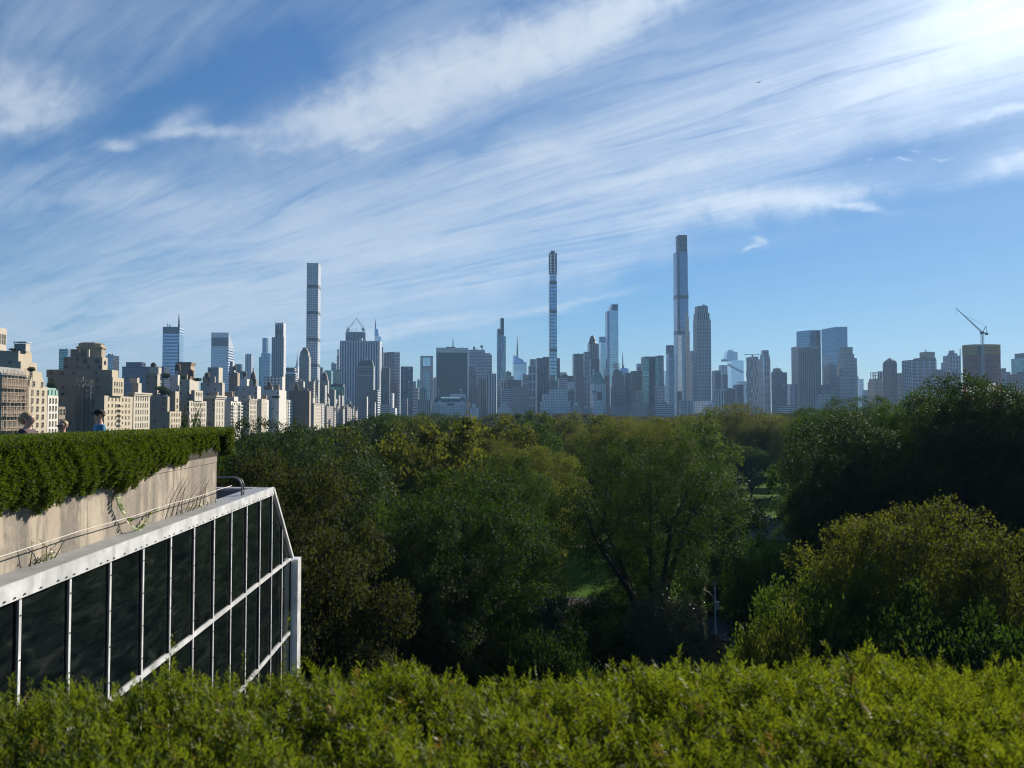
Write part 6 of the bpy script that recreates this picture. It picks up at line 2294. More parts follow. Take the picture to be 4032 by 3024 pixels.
# stepped hotels at its foot
b = T('stepped grey apartment house with a golden-brown top under the needle-thin tower', 5, 1720, 60, 330, 1395, 'pale_stone', L=30, bulk=0, name='apartment_house', cat='apartment house')
b.tier('upper_setback', 76, 300, 1330, 'pale_stone', dy=3, L=24)
b.tier('upper_setback', 136, 300, 1290, 'pale_stone', dy=5, L=20)
b.tier('tower', 136, 214, 1212, 'stone_piers', dy=6, L=16)
b.tier('golden_top', 147, 188, 1168, M_TAN, dy=7, L=12)
T('grey stone tower right of the golden-brown top', 5, 1840, 212, 298, 1195, 'grey_bands', L=22)
b = T('white house with many dark windows catching light, left of the grey-brown slab', 5, 1960, 298, 364, 1225, 'white_brick', L=24, bulk=0)
T('dark low block before the white house with many dark windows', 5, 1780, 297, 357, 1300, 'dark_glass', L=20)
T('stepped low house at the park edge left of the balcony tower', 5, 1690, 336, 415, 1428, 'grey_stone', L=20).tier('upper_setback', 352, 388, 1402, M_CONC, dy=3, L=10)
T('low grey house at the park edge under the balcony tower', 5, 1700, 420, 508, 1455, 'grey_stone', L=20).tier('upper_setback', 440, 475, 1432, M_CONC, dy=3, L=10)
T('flat brown block at the foot of the grey-brown slab', 5, 2080, 232, 352, 1172, 'brown_brick', L=26, bulk=1).tier('roof_house', 232, 290, 1142, M_CONC, dy=4, L=12)
b = T('grey-brown slab tower left of the tower of curved balconies', 5, 2200, 341, 440, 980, 'bronze_stripes', L=28, bulk=0.2).mast(392, 966, 1.4)
T('lower brown flank of the grey-brown slab', 5, 2120, 362, 434, 1175, 'tan_brick', L=20)
T('tower of stacked curved balconies left of the domed dark tower', 5, 2050, 436, 492, 963, 'balcony', L=24, name='residential_tower')
b = T('dark brown tower with a rounded copper dome', 5, 2300, 474, 572, 892, 'bronze_stripes', L=34, bulk=0)
x0, x1, y0, y1, za, zb = b.box
m = MB()
r_ = (b.lx(556, 14) - b.lx(478, 14)) / 2
c = (b.lx(556, 14) + b.lx(478, 14)) / 2
h = b.lz(820, 14) - zb
m.lathe([(r_, 0), (r_ * .98, h * .12), (r_ * .80, h * .16), (r_ * .76, h * .4), (r_ * .62, h * .62), (r_ * .56, h * .66), (r_ * .5, h * .82), (r_ * .3, h * .94), (r_ * .05, h)], (c, 14, zb + .003), 10)
b.add('dome', m, M_BRONZE)
T('lower dark shaft before the domed tower', 5, 2180, 490, 578, 1025, 'dark_stripes', L=22, bulk=0)
# curved blue glass tower
b = T('tall blue glass tower with a curved shoulder, stepping up to the right', 5, 2100, 574, 634, 830, 'pale_glass', L=26, bulk=0, name='residential_tower')
b.tier('dark_cap', 576, 632, 832, 'blue_glass', z0=0, dy=-.8, L=0.6, ybot=880)
b.tier('middle_shaft', 628, 684, 608, 'blue_glass', z0=0, dy=2, L=28)
x0, x1, y0, y1, za, zb = b.box
m = MB()
xa, xb, xc_ = b.lx(664), b.lx(688), b.lx(741)
zs, zt = b.lz(612), b.lz(546)
poly = [(xa, 0)]
prof = [(xa, 0.0), (xa, zs)]
for i in range(1, 9):
    t_ = i / 8
    prof.append((xa + (xb - xa) * t_, zs + (zt - zs) * math.sin(t_ * PI / 2)))
prof += [(xc_, zt), (xc_, 0.0)]
fr = [(p[0], -3.0, p[1]) for p in prof]
bk_ = [(p[0], 25.0, p[1]) for p in prof]
m.face(fr[::-1], [(p[0], p[1]) for p in prof[::-1]])
m.face(bk_, [(p[0], p[1]) for p in prof])
for i in range(len(fr) - 1):
    w = 28
    m.face([fr[i], fr[i + 1], bk_[i + 1], bk_[i]], [(0, prof[i][1]), (0, prof[i + 1][1]), (w, prof[i + 1][1]), (w, prof[i][1])])
b.add('curved_shaft', m, FM['pale_glass'])
b.tier('dark_crown', 690, 738, 552, 'navy_glass', z0=0, dy=-3.8, L=0.6, ybot=600, bulk=0)
b.top_z = b.lz(546)
b = T('house with a tall green copper pyramid roof and white lower front', 5, 1760, 497, 634, 1240, 'pale_stone', L=28, bulk=0, name='hotel_tower', cat='hotel')
x0, x1, y0, y1, za, zb = b.box
m = MB()
q0, q1 = b.lx(530), b.lx(590)
m.prism([(x0, y0), (x1, y0), (x1, y1), (x0, y1)], zb + .003, b.lz(1138), 0, 0, top=[(q0, y0 + 10), (q1, y0 + 10), (q1, y1 - 10), (q0, y1 - 10)])
b.add('pyramid_roof', m, M_COPPER)
m = MB()
c = b.lx(527, 8)
m.box(c - 2.2, c + 2.2, 8, 12, b.lz(1200), b.lz(1112))
b.add('chimney', m, M_CONC)
m = MB()
c1, c2 = b.lx(548), b.lx(570)
for c in (c1, c2):
    m.box(c - 2, c + 2, 1.5, 7, b.lz(1228), b.lz(1212))
b.add('roof_dormers', m, M_CONC)
b = T('white apartment house with crenellated top and dark windows, under the green pyramid', 5, 1680, 512, 602, 1385, 'white_brick', L=24, bulk=0, name='apartment_house', cat='apartment house')
b.tier('dark_block', 552, 598, 1312, M_STEELD, dy=4, L=12, z0=b.box[5] + .003)
b.tier('dark_block', 513, 545, 1318, M_STEELD, dy=4, L=12, z0=b.box[4] + 20)
T('slim orange-lit brick tower right of the green pyramid', 5, 1950, 618, 662, 1168, 'red_brick', L=20, bulk=0).tier('roof_cap', 614, 642, 1110, M_CONC, dy=4, L=10)
T('dark shaft between the orange-lit brick tower and the sign tower', 5, 1900, 634, 664, 1300, 'brown_brick', L=20)
b = T('brown stepped hotel with a red rooftop letter sign', 5, 1740, 668, 838, 1435, 'beige_brick', L=34, bulk=0, name='hotel_tower', cat='hotel')
b.tier('upper_setback', 676, 808, 1270, 'tan_brick', dy=3, L=28)
b.tier('upper_setback', 684, 792, 1170, 'tan_brick', dy=5, L=24)
b.tier('upper_setback', 694, 776, 1128, 'tan_brick', dy=7, L=18)
b.tier('upper_setback', 704, 750, 1112, 'grey_brick', dy=9, L=12)
M_SIGN = plain('sign_red', (0.33, 0.06, 0.06), 0.5, var=0.05)
m = MB()
zz0 = b.top_z
xa, xb = b.lx(702, 9), b.lx(750, 9)
zs1, zs2 = b.lz(1084, 9), b.lz(1062, 9)
for i in range(7):
    xx = xa + (xb - xa) * i / 6
    m.bar((xx, 9.6, zz0), (xx, 9.6, zs2 + 1), 0.5)
for zz in (zz0 + 3, zs1, zs2):
    m.bar((xa, 9.6, zz), (xb, 9.6, zz), 0.5)
b.add('sign_frame', m, M_STEELD)
for txt, y_ in (('ESSEX', 1082), ('HOUSE', 1104)):
    cu = bpy.data.curves.new('sign_lettering', 'FONT')
    cu.body = txt
    cu.align_x = 'CENTER'
    cu.size = 4.6
    cu.extrude = 0.15
    cu.space_character = 1.05
    cu.materials.append(M_SIGN)
    tmp = bpy.data.objects.new('tmp', cu)
    COL.objects.link(tmp)
    bpy.context.view_layer.update()
    me = bpy.data.meshes.new_from_object(tmp.evaluated_get(bpy.context.evaluated_depsgraph_get()))
    bpy.data.objects.remove(tmp)
    o = bpy.data.objects.new('sign_lettering', me)
    link(o, b.r)
    o.location = ((xa + xb) / 2, 9.0, b.lz(y_, 9))
    o.rotation_euler = (PI / 2, 0, 0)
b = T('pale glass crown with a thin mast behind the sign hotel', 5, 2900, 752, 838, 1145, 'dark_glass', L=40, bulk=0)
x0, x1, y0, y1, za, zb = b.box
m = MB()
m.prism([(b.lx(757), y0 + 2), (b.lx(826), y0 + 2), (b.lx(826), y1 - 2), (b.lx(757), y1 - 2)], zb + .003, b.lz(1103), 0, 0, top=[(b.lx(768), y0 + 6), (b.lx(820), y0 + 6), (b.lx(820), y1 - 6), (b.lx(768), y1 - 6)])
m.box(b.lx(822), b.lx(836), y0 + 6, y0 + 16, zb + .006, b.lz(1108))
b.add('glass_crown', m, FM['pale_glass'])
b.top_z = b.lz(1103)
b.mast(780, 965, 4.5).mast(789, 1072, 3.0)
T('plain dark blue slab right of the sign hotel', 5, 2150, 784, 846, 1148, 'navy_glass', L=26, bulk=0)
b = T('brown flat-roofed tower right of the plain dark blue slab', 5, 2050, 844, 950, 1130, 'brown_brick', L=28, bulk=0)
T('small white-framed tower top above the brown flat-roofed tower', 5, 2350, 898, 945, 1066, 'white_grid', L=22, bulk=0)
b = T('broad dark green glass tower with bright floors, left of two', 5, 2150, 940, 1066, 1004, 'dark_glass', L=40, bulk=0)
b.tier('bright_face', 956, 1008, 1020, 'teal_glass', z0=0, dy=-.8, L=.6)
m = MB()
x0, x1, y0, y1, za, zb = b.box
for yb_ in (1137, 1163, 1240):
    m.box(b.lx(958, -1), b.lx(1006, -1), -1.3, -.85, b.lz(yb_ + 5), b.lz(yb_))
b.add('bright_floors', m, FM['sky_glass'])
b = T('dark green glass tower with a rounded edge, right of two', 5, 2120, 1060, 1138, 995, 'dark_glass', L=36, bulk=0.6)
b.tier('bright_face', 1066, 1132, 1010, 'teal_glass', z0=0, dy=-.8, L=.6)
T('small light blue tower right of the dark green glass pair', 5, 2600, 1136, 1162, 1128, 'sky_glass', L=20)
b = T('grey hotel block low at the park edge under the brown flat-roofed tower', 5, 1700, 862, 992, 1405, 'grey_stone', L=26, bulk=0)
b.tier('upper_setback', 884, 960, 1315, 'beige_brick', dy=4, L=18)
b.tier('upper_setback', 890, 948, 1295, M_TAN, dy=5, L=12)
T('low beige block at the park edge beside the grey hotel block', 5, 1680, 838, 866, 1470, 'grey_stone', L=16)
T('low brown house between the grey hotel block and the banded apartments', 5, 1760, 990, 1050, 1430, 'brown_brick', L=20)
b = T('banded apartment tower with a square top low at the park edge', 5, 1740, 1056, 1148, 1255, 'balcony', L=24, bulk=0, name='residential_tower')
T('wide low banded apartments under the tallest blue tower', 5, 1670, 1050, 1222, 1415, 'bands', L=24)
# --- tallest blue tower and its neighbours
b = T('grey glass shaft with a drum top left of the tallest blue tower', 6, 2150, 50, 118, 1018, 'blue_glass', L=26, bulk=0)
x0, x1, y0, y1, za, zb = b.box
m = MB()
c = (b.lx(62, 10) + b.lx(111, 10)) / 2
m.lathe([(12, 0), (12, b.lz(953, 10) - zb)], (c, 13, zb + .003), 14)
b.add('drum_top', m, FM['grey_stone'])
b = T('tallest blue glass tower on the skyline, stepped near its top', 6, 2084, 113, 235, 500, 'blue_glass', L=30, bulk=0, name='residential_tower')
b.tier('upper_shaft', 114, 232, 188, 'blue_glass', dy=1, L=28)
b.tier('crown', 135, 229, 150, 'navy_glass', dy=2, L=24)
b.tier('louvred_crown', 135, 229, 52, 'dark_stripes', dy=2.5, L=23)
for (ya_, yb_) in ((572, 540), (862, 838)):
    b.tier('dark_floors', 112, 237, ya_ - 30, 'dark_stripes', z0=0, dy=-.5, L=31, ybot=ya_, bulk=0)
b.tier('corner_slot', 152, 166, 190, 'navy_glass', z0=0, dy=-.7, L=.6, bulk=0)
b.tier('lower_glazing', 146, 180, 870, 'pale_glass', z0=0, dy=-.75, L=.6, bulk=0)
b = T('slender cream stone tower standing in front of the tallest blue tower', 6, 2010, 196, 262, 1078, 'limestone', L=16, bulk=0, name='residential_tower')
b.tier('upper_shaft', 200, 244, 835, 'limestone', dy=1, L=14)
b.tier('upper_shaft', 203, 238, 722, 'limestone', dy=2, L=12)
b.tier('pinnacle', 209, 234, 676, 'limestone', dy=3, L=8)
b = T('massive grey stone tower with stepped top right of the tallest blue tower', 6, 1950, 272, 418, 742, 'grey_stone', L=32, bulk=0, name='residential_tower')
b.tier('upper_setback', 276, 408, 690, 'grey_piers', dy=2, L=28)
b.tier('upper_setback', 286, 395, 632, 'grey_piers', dy=4, L=24)
m = MB()
x0, x1, y0, y1, za, zb = b.box
m.box(x0 + 14, x1 - 2, y0 + 5, y0 + 12, zb + .003, zb + 3.2)
m.bar((x0 + 15, y0 + 6, zb + 4.2), (x1 - 8, y0 + 6, zb + 3.4), 1.2)
m.bar((x0 + 16, y0 + 6, zb), (x0 + 16, y0 + 6, zb + 6), 0.9)
b.add('window_washing_rig', m, M_STEELL)
T('grey block between the cream and the massive grey tower', 6, 2250, 244, 276, 996, 'grey_stone', L=22)
T('dark slab low before the tallest blue tower', 6, 1900, 136, 178, 1328, 'bronze_stripes', L=18)
T('wide glass-gridded apartments at the park edge under the tallest blue tower', 6, 1640, 150, 262, 1400, 'balcony', L=24)
b = T('low grey stone wing at the foot of the massive grey tower', 6, 1700, 250, 420, 1405, 'pale_stone', L=26, bulk=0)
T('low white stepped house right of the low grey stone wing', 6, 1640, 345, 480, 1442, 'pale_stone', L=22).tier('upper_setback', 395, 450, 1425, M_CONC, dy=3, L=10)
b = T('dark plain block right of the massive grey tower', 6, 2300, 421, 494, 1158, 'navy_glass', L=30, bulk=0.3)
T('dark block with a ladder of bright windows beside the dark plain block', 6, 2220, 492, 552, 1190, 'dark_balcony', L=24, bulk=0)
T('distant white-ribbed block behind the dark plain block', 6, 3300, 479, 550, 1114, 'white_piers', L=30, bulk=0)
T('low block with white columns at the park edge', 6, 1750, 426, 532, 1320, 'white_piers', L=26, bulk=0).tier('attic', 430, 545, 1312, M_CONC, dy=2, L=22)
T('brown brick block right of the low block with white columns', 6, 1800, 515, 610, 1312, 'brown_brick', L=26)
T('dark blue block with rounded roof before the pale wedge-topped tower', 6, 1950, 594, 680, 1275, 'navy_glass', L=26, bulk=0)
T('flat grey-blue block behind the diamond-braced tower', 6, 2700, 615, 710, 1246, 'alu_bands', L=26, bulk=0)
# pale wedge-topped tower with a viewing deck
b = T('pale wedge-topped tower with a pointed viewing deck', 6, 4000, 547, 683, 1076, 'sky_glass', L=60, bulk=0)
x0, x1, y0, y1, za, zb = b.box
m = MB()
xa, xb = b.lx(551), b.lx(634)
z1_, z2_ = b.lz(990), b.lz(1010)
m.face([(xa - 8, y0, zb), (xb, y0, zb), (xb, y0, z2_), (xa + 4, y0, z1_)])
m.face([(xb, y0, zb), (xb, y1 - 10, zb), (xb, y1 - 10, z2_), (xb, y0, z2_)])
m.face([(xa - 8, y1 - 10, zb), (xa - 8, y0, zb), (xa + 4, y0, z1_), (xa + 4, y1 - 10, z1_ - 8)])
m.face([(xa + 4, y0, z1_), (xb, y0, z2_), (xb, y1 - 10, z2_), (xa + 4, y1 - 10, z1_ - 8)])
m.face([(xb, y1 - 10, zb), (xa - 8, y1 - 10, zb), (xa + 4, y1 - 10, z1_ - 8), (xb, y1 - 10, z2_)])
b.add('wedge_crown', m, FM['sky_glass'])
m = MB()
zd = b.lz(1066)
p = [(b.lx(556), y0 + 2), (b.lx(510), y0 + 20), (b.lx(552), y0 + 34)]
m.prism(p, zd - 11, zd, 0, 0, bottom=True)
b.add('viewing_deck', m, M_STEELD)
m = MB()
n = 7
for i in range(n):
    f = i / n
    xa_, xb_ = b.lx(553 + 125 * f), b.lx(553 + 125 * (f + 1 / n) + 4)
    zz = b.lz(1108 + 66 * f)
    m.box(xa_, xb_, y0 - 1.5, y0 - .1, zz - 9, zz)
b.add('stepped_seam', m, M_STEELD)
m = MB()
m.bar((b.lx(575), y0 + 8, b.lz(992)), (b.lx(605), y0 + 8, b.lz(988)), 3)
m.bar((b.lx(582), y0 + 8, b.lz(1000)), (b.lx(582), y0 + 8, b.lz(990)), 3)
b.add('roof_rig', m, M_STEELD)
# diamond-braced tower
b = T('dark glass tower braced with big pale diamonds', 6, 2250, 705, 802, 1046, 'black_glass', L=44, bulk=0)
x0, x1, y0, y1, za, zb = b.box
m = MB()
rows_ = 6
zb0 = b.lz(1455)
dz = (zb - zb0) / rows_
W_ = x1 - x0
nx = 2
for r_ in range(rows_):
    za_, zc_ = zb0 + r_ * dz, zb0 + (r_ + 1) * dz
    for i in range(nx):
        xl, xm_, xr = x0 + W_ * i / nx, x0 + W_ * (i + .5) / nx, x0 + W_ * (i + 1) / nx
        if r_ % 2 == 0:
            m.bar((xl, y0 - .8, za_), (xm_, y0 - .8, zc_), 1.7, 1.0)
            m.bar((xr, y0 - .8, za_), (xm_, y0 - .8, zc_), 1.7, 1.0)
        else:
            m.bar((xm_, y0 - .8, za_), (xl, y0 - .8, zc_), 1.7, 1.0)
            m.bar((xm_, y0 - .8, za_), (xr, y0 - .8, zc_), 1.7, 1.0)
    m.bar((x0, y0 - .8, zc_), (x1, y0 - .8, zc_), 1.2, 0.9)
    for i in range(nx):
        yl, ym_, yr = y0 + 44 * i / nx, y0 + 44 * (i + .5) / nx, y0 + 44 * (i + 1) / nx
        s = 1 if r_ % 2 == 0 else -1
        for (p_, q_) in ((yl, ym_), (yr, ym_)):
            if s < 0:
                p_, q_ = q_, p_
            m.bar((x0 - .8, p_, za_), (x0 - .8, q_, zc_), 1.7, 1.0)
    m.bar((x0 - .8, y0, zc_), (x0 - .8, y1, zc_), 1.2, 0.9)
b.add('diamond_braces', m, M_STEELL)
m = MB()
c = b.lx(755, 10)
m.bar((c, 10, zb), (c, 10, zb + 6), 3)
m.bar((c - 24, 10, zb + 7), (c + 24, 10, zb + 8), 1.6)
b.add('roof_rig', m, M_STEELD)
b = T('glass apartment tower with a round top right of the diamond-braced tower', 6, 2180, 800, 902, 1062, 'balcony', L=34, bulk=0, name='residential_tower')
b.tier('upper_setback', 816, 896, 1030, 'balcony', dy=3, L=26)
b.tier('round_top', 828, 889, 992, 'grey_bands', dy=5, L=20)
b.tier('bright_bay', 842, 850, 1045, 'sky_glass', z0=0, dy=-.8, L=.6, bulk=0)
b = T('dark apartment slab with ladders of pale balconies left of the twin glass towers', 7, 2100, 290, 497, 882, 'dark_balcony', L=34, bulk=0, name='residential_tower')
b.tier('upper_setback', 300, 440, 862, M_BRST, dy=3, L=26)
b.tier('plant_room', 313, 416, 830, M_BRST, dy=5, L=18).mast(366, 808, 1.6)
T('low blue glass block left of the bronze-striped tower', 7, 2000, 527, 664, 1034, 'blue_glass', L=30, bulk=0)
T('narrow pale slit of a building left of the low blue glass block', 7, 2300, 500, 526, 1036, 'white_brick', L=20)
b = T('left of the twin glass towers with slanting tops', 7, 2080, 592, 665, 542, 'limestone', L=40, bulk=0)
x0, x1, y0, y1, za, zb = b.box


def slant(b, xa, xb, xc, ya, yb, yc, dy, L, part, mat):
    """glass shaft with a bent front and a roof line climbing to the right"""
    m = MB()
    A = [(b.lx(xa, dy + 10), dy + 10), (b.lx(xb, dy), dy), (b.lx(xc, dy + 2), dy + 2), (b.lx(xc, dy + 2), dy + L), (b.lx(xa + 2, dy + L), dy + L)]
    H = [b.lz(ya, dy), b.lz(yb, dy), b.lz(yc, dy), b.lz(yc, dy) - 3, b.lz(ya, dy) - 3]
    for i in range(5):
        j = (i + 1) % 5
        p, q = A[i], A[j]
        w = math.hypot(q[0] - p[0], q[1] - p[1])
        m.face([(p[0], p[1], 0), (q[0], q[1], 0), (q[0], q[1], H[j]), (p[0], p[1], H[i])], [(0, 0), (w, 0), (w, H[j]), (0, H[i])])
    m.face([(A[i][0], A[i][1], H[i]) for i in range(5)])
    return b.add(part, m, mat)


slant(b, 627, 800, 944, 346, 330, 326, 4, 40, 'glass_shaft', FM['blue_glass'])
b.tier('dark_edge', 822, 944, 330, 'navy_glass', z0=0, dy=5.2, L=.5, bulk=0)
b = T('right of the twin glass towers with slanting tops', 7, 2060, 985, 1290, 560, 'blue_glass', L=40, bulk=0)
slant(b, 955, 1140, 1295, 320, 288, 285, -6, 40, 'glass_shaft', FM['blue_glass'])
b = T('bronze-striped tower standing before the twin glass towers', 7, 1850, 745, 920, 548, 'bronze_stripes', L=26, bulk=0)
m = MB()
x0, x1, y0, y1, za, zb = b.box
xa = b.lx(655, 16)
m.face([(xa, 16, 0), (x0, 0, 0), (x0, 0, zb), (xa, 16, zb - 3)], [(0, 0), (34, 0), (34, zb), (0, zb)])
m.face([(xa, 26, 0), (xa, 16, 0), (xa, 16, zb - 3), (xa, 26, zb - 3)])
m.face([(xa, 16, zb - 3), (x0, 0, zb), (x0, 26, zb), (xa, 26, zb - 3)])
m.face([(x0, 26, 0), (xa, 26, 0), (xa, 26, zb - 3), (x0, 26, zb)])
b.add('angled_wing', m, FM['bronze_stripes'])
m = MB()
m.box(x0 - .3, x1 + .3, -.3, 26.3, zb - 5, zb + .8)
for fx in (0.0, 0.48, 0.97):
    m.box(x0 + (x1 - x0) * fx, x0 + (x1 - x0) * (fx + .03), -.6, -.02, 0, zb - 5)
b.add('metal_frame', m, plain('bronze_metal', (0.30, 0.26, 0.21), 0.4, 0.5))
b = T('broad limestone apartment tower stepping up in front of the right twin', 7, 1880, 1075, 1422, 930, 'limestone_fine', L=40, bulk=0, name='residential_tower')
b.tier('upper_setback', 1145, 1418, 800, 'limestone_fine', dy=3, L=34)
b.tier('upper_setback', 1172, 1414, 695, 'limestone_fine', dy=5, L=30)
b.tier('upper_setback', 1176, 1380, 640, 'limestone_fine', dy=7, L=26)
b.tier('upper_setback', 1196, 1362, 552, 'limestone_fine', dy=8, L=22)
b = T('limestone apartment block left of the broad stepping one', 7, 1900, 975, 1150, 785, 'limestone_fine', L=30, bulk=0.5)
b = T('dark cantilevered box before the gap between the twin towers', 7, 1780, 936, 1072, 1042, 'navy_glass', L=22, bulk=0)
T('low pale terrace block at the park edge below the bronze-striped tower', 7, 1640, 860, 1070, 1185, 'grey_stone', L=24).tier('upper_setback', 905, 1060, 1172, M_CONC, dy=4, L=14)
T('low grey pavilion roof at the park edge left of the bronze-striped tower', 7, 1600, 372, 600, 1312, 'bands', L=24, bulk=0)
T('pale blue far tower right of the broad limestone tower', 7, 2900, 1424, 1497, 968, 'alu_bands', L=26).mast(1428, 935, 3)
T('low distant block between the pale blue tower and the beige blocks', 8, 2600, -5, 50, 1065, 'grey_stone', L=26)
# --- right of frame
b = T('broad beige apartment block with an open roof frame beside the pointed-roof tower', 8, 1880, 48, 222, 975, 'beige_brick', L=34, bulk=0, name='apartment_house', cat='apartment house')
b.tier('upper_setback', 62, 212, 942, 'beige_brick', dy=3, L=28)
m = MB()
x0, x1, y0, y1, za, zb = b.box
xa, xb = b.lx(112, 8), b.lx(160, 8)
zt = b.lz(875, 8)
for xx in (xa, (xa + xb) / 2, xb):
    m.bar((xx, 8, zb), (xx, 8, zt), 1.4)
    m.bar((xx, 20, zb), (xx, 20, zt), 1.4)
for zz in (zt, (zb + zt) / 2):
    m.bar((xa, 8, zz), (xb, 8, zz), 1.4)
    m.bar((xa, 20, zz), (xb, 20, zz), 1.4)
    for xx in (xa, xb):
        m.bar((xx, 8, zz), (xx, 20, zz), 1.2)
b.add('roof_frame', m, M_CONC)
b.tier('roof_house', 158, 220, 858, 'white_grid', dy=8, L=16)
b = T('slim brown tower with a pointed pyramid roof', 8, 1820, 215, 370, 768, 'brown_brick', L=36, bulk=0, name='residential_tower')
x0, x1, y0, y1, za, zb = b.box
m = MB()
c, yc = (x0 + x1) / 2, (y0 + y1) / 2
z1_ = b.lz(745)
m.prism([(x0, y0), (x1, y0), (x1, y1), (x0, y1)], zb + .003, z1_, 0, 0, top=[(x0 + 2.5, y0 + 2.5), (x1 - 2.5, y0 + 2.5), (x1 - 2.5, y1 - 2.5), (x0 + 2.5, y1 - 2.5)])
m.prism([(x0 + 2.5, y0 + 2.5), (x1 - 2.5, y0 + 2.5), (x1 - 2.5, y1 - 2.5), (x0 + 2.5, y1 - 2.5)], z1_ + .003, b.lz(710), 1, 1, top=[(c - .5, yc - .5), (c + .5, yc - .5), (c + .5, yc + .5), (c - .5, yc + .5)])
b.add('pyramid_roof', m, [FM['brown_brick'], M_BRST])
T('tan wing between the pointed-roof tower and the wide banded block', 8, 1930, 366, 440, 880, 'tan_brick', L=26)
b = T('wide banded apartment block with a raised brick top', 8, 1780, 422, 802, 738, 'balcony', L=36, bulk=0, name='residential_tower')
m = MB()
x0, x1, y0, y1, za, zb = b.box
for fx in (0.12, 0.34, 0.60, 0.84):
    m.box(x0 + (x1 - x0) * fx, x0 + (x1 - x0) * (fx + .045), -.5, -.02, 0, zb)
b.add('brick_piers', m, M_BRST)
b.tier('upper_setback', 548, 798, 716, M_BRST, dy=4, L=26)
b.tier('plant_room', 618, 785, 650, M_TAN, dy=6, L=20).mast(688, 620, 2.4)
b = T('lower tan block joining the banded block and the stepped apartment tower', 8, 1700, 735, 905, 842, 'tan_brick', L=26, bulk=0.4)
T('low grey apartments at the park edge below the tan joining block', 8, 1620, 665, 850, 930, 'grey_brick', L=24)
b = T('stepped apartment tower with a narrow top left of the orange construction tower', 8, 1860, 850, 1067, 760, 'balcony', L=36, bulk=0, name='residential_tower')
b.tier('upper_setback', 872, 1064, 690, 'balcony', dy=3, L=28)
b.tier('upper_setback', 922, 1030, 665, 'balcony', dy=5, L=20)
b.tier('plant_room', 936, 1000, 634, M_GRST, dy=7, L=14)
T('grey lower wing in front of the stepped apartment tower', 8, 1760, 900, 1072, 872, 'grey_brick', L=24)
# construction tower
b = Bld('rounded tower under construction, yellow netting above orange floors', 8, 1400, 1112, 1470, 690, M_CONC, L=4, bulk=0, name='construction_tower', cat='tower', part='core')
x0, x1, y0, y1, za, zb = b.box
bpy.data.objects.remove(b.last)
yc = 22
x0, x1 = b.lx(1114, yc), b.lx(1470, yc)
c = (x0 + x1) / 2
rx, ry = (x1 - x0) / 2, 20


def oval(rx_, ry_, n=28):
    return [(c + rx_ * math.copysign(abs(math.cos(2 * PI * i / n)) ** 0.75, math.cos(2 * PI * i / n)), yc + ry_ * math.copysign(abs(math.sin(2 * PI * i / n)) ** 0.75, math.sin(2 * PI * i / n))) for i in range(n)]


m = MB()
m.prism(oval(rx * .25, ry * .25), 0, zb + 10, 0, 0)
b.add('core', m, M_GRST)


def netting(name, col):
    m_, n_, b_, o_ = new_mat(name)
    tc_ = n_.new('ShaderNodeTexCoord').outputs['Object']
    cc = n_.ramp(n_.noise(tc_, 0.4, 4.0, 0.6), [(0.3, tuple(x * 0.7 for x in col)), (0.7, col)])
    n_.put(b_.inputs['Base Color'], cc)
    b_.inputs['Roughness'].default_value = 0.9
    tr_ = n_.new('ShaderNodeBsdfTranslucent')
    n_.put(tr_.inputs['Color'], cc)
    ms_ = n_.new('ShaderNodeMixShader')
    ms_.inputs[0].default_value = 0.7
    n_.l.new(b_.outputs[0], ms_.inputs[1])
    n_.l.new(tr_.outputs[0], ms_.inputs[2])
    n_.l.new(ms_.outputs[0], o_.inputs['Surface'])
    return m_


M_ORNET = netting('orange_safety_net', (1.0, 0.30, 0.19))
M_YENET = netting('yellow_screen', (0.80, 0.62, 0.10))
M_SLAB = plain('raw_slab', (0.30, 0.27, 0.25), 0.9)
nf = 16
ztop = b.lz(685)
zlow = b.lz(985)
fh = (ztop - zlow) / nf
for k in range(nf + 1):
    m = MB()
    zz = zlow + k * fh
    m.prism(oval(rx, ry), zz, zz + .5, 0, 0, bottom=True)
    m.prism(oval(rx * 1.003, ry * 1.003), zz + .503, zz + fh * 0.66, 1, 1, bottom=True)
    b.add('orange_floor', m, [M_SLAB, M_ORNET])
m = MB()
for i in range(28):
    a = 2 * PI * (i + .5) / 28
    p = (c + rx * .97 * math.copysign(abs(math.cos(a)) ** .75, math.cos(a)), yc + ry * .97 * math.copysign(abs(math.sin(a)) ** .75, math.sin(a)))
    m.bar((p[0], p[1], 0), (p[0], p[1], ztop), .9)
b.add('columns', m, M_ORNET)
for (ya_, yb_) in ((680, 640), (634, 606), (600, 566)):
    m = MB()
    m.prism(oval(rx * 1.01, ry * 1.01), b.lz(ya_), b.lz(yb_), 0, 1, bottom=True)
    b.add('yellow_screen', m, [M_YENET, M_SLAB])
m = MB()
m.box(b.lx(1265), b.lx(1300), -.6, 2.5, b.lz(690), b.lz(585))
b.add('hoist_bay', m, M_STEELD)
b.box = (x0, x1, 0, 40, 0, zb)
m = MB()
m.bar((b.lx(1102), 10, 0), (b.lx(1102), 10, b.lz(615)), 1.1)
b.add('side_mast', m, M_STEELL)
crane('tower_crane', 'big luffing tower crane climbing the orange construction tower', b, 8, (1308, 930), (1306, 445), (1025, 178), (1350, 370), (1354, 446), 1.6, mast_to=-4.5)
b = T('tan stepped block right of the orange construction tower', 8, 1750, 1466, 1558, 828, 'tan_brick', L=26, bulk=0.3)
T('low flat white-roofed block right of the tan stepped block', 8, 1650, 1552, 1606, 868, 'grey_stone', L=22)
b = T('teal-grey glass tower with a dark cap at the right picture edge', 8, 2000, 1615, 1800, 718, 'teal_glass', L=36, bulk=0)
b.tier('dark_cap', 1654, 1800, 664, 'dark_glass', dy=4, L=28)
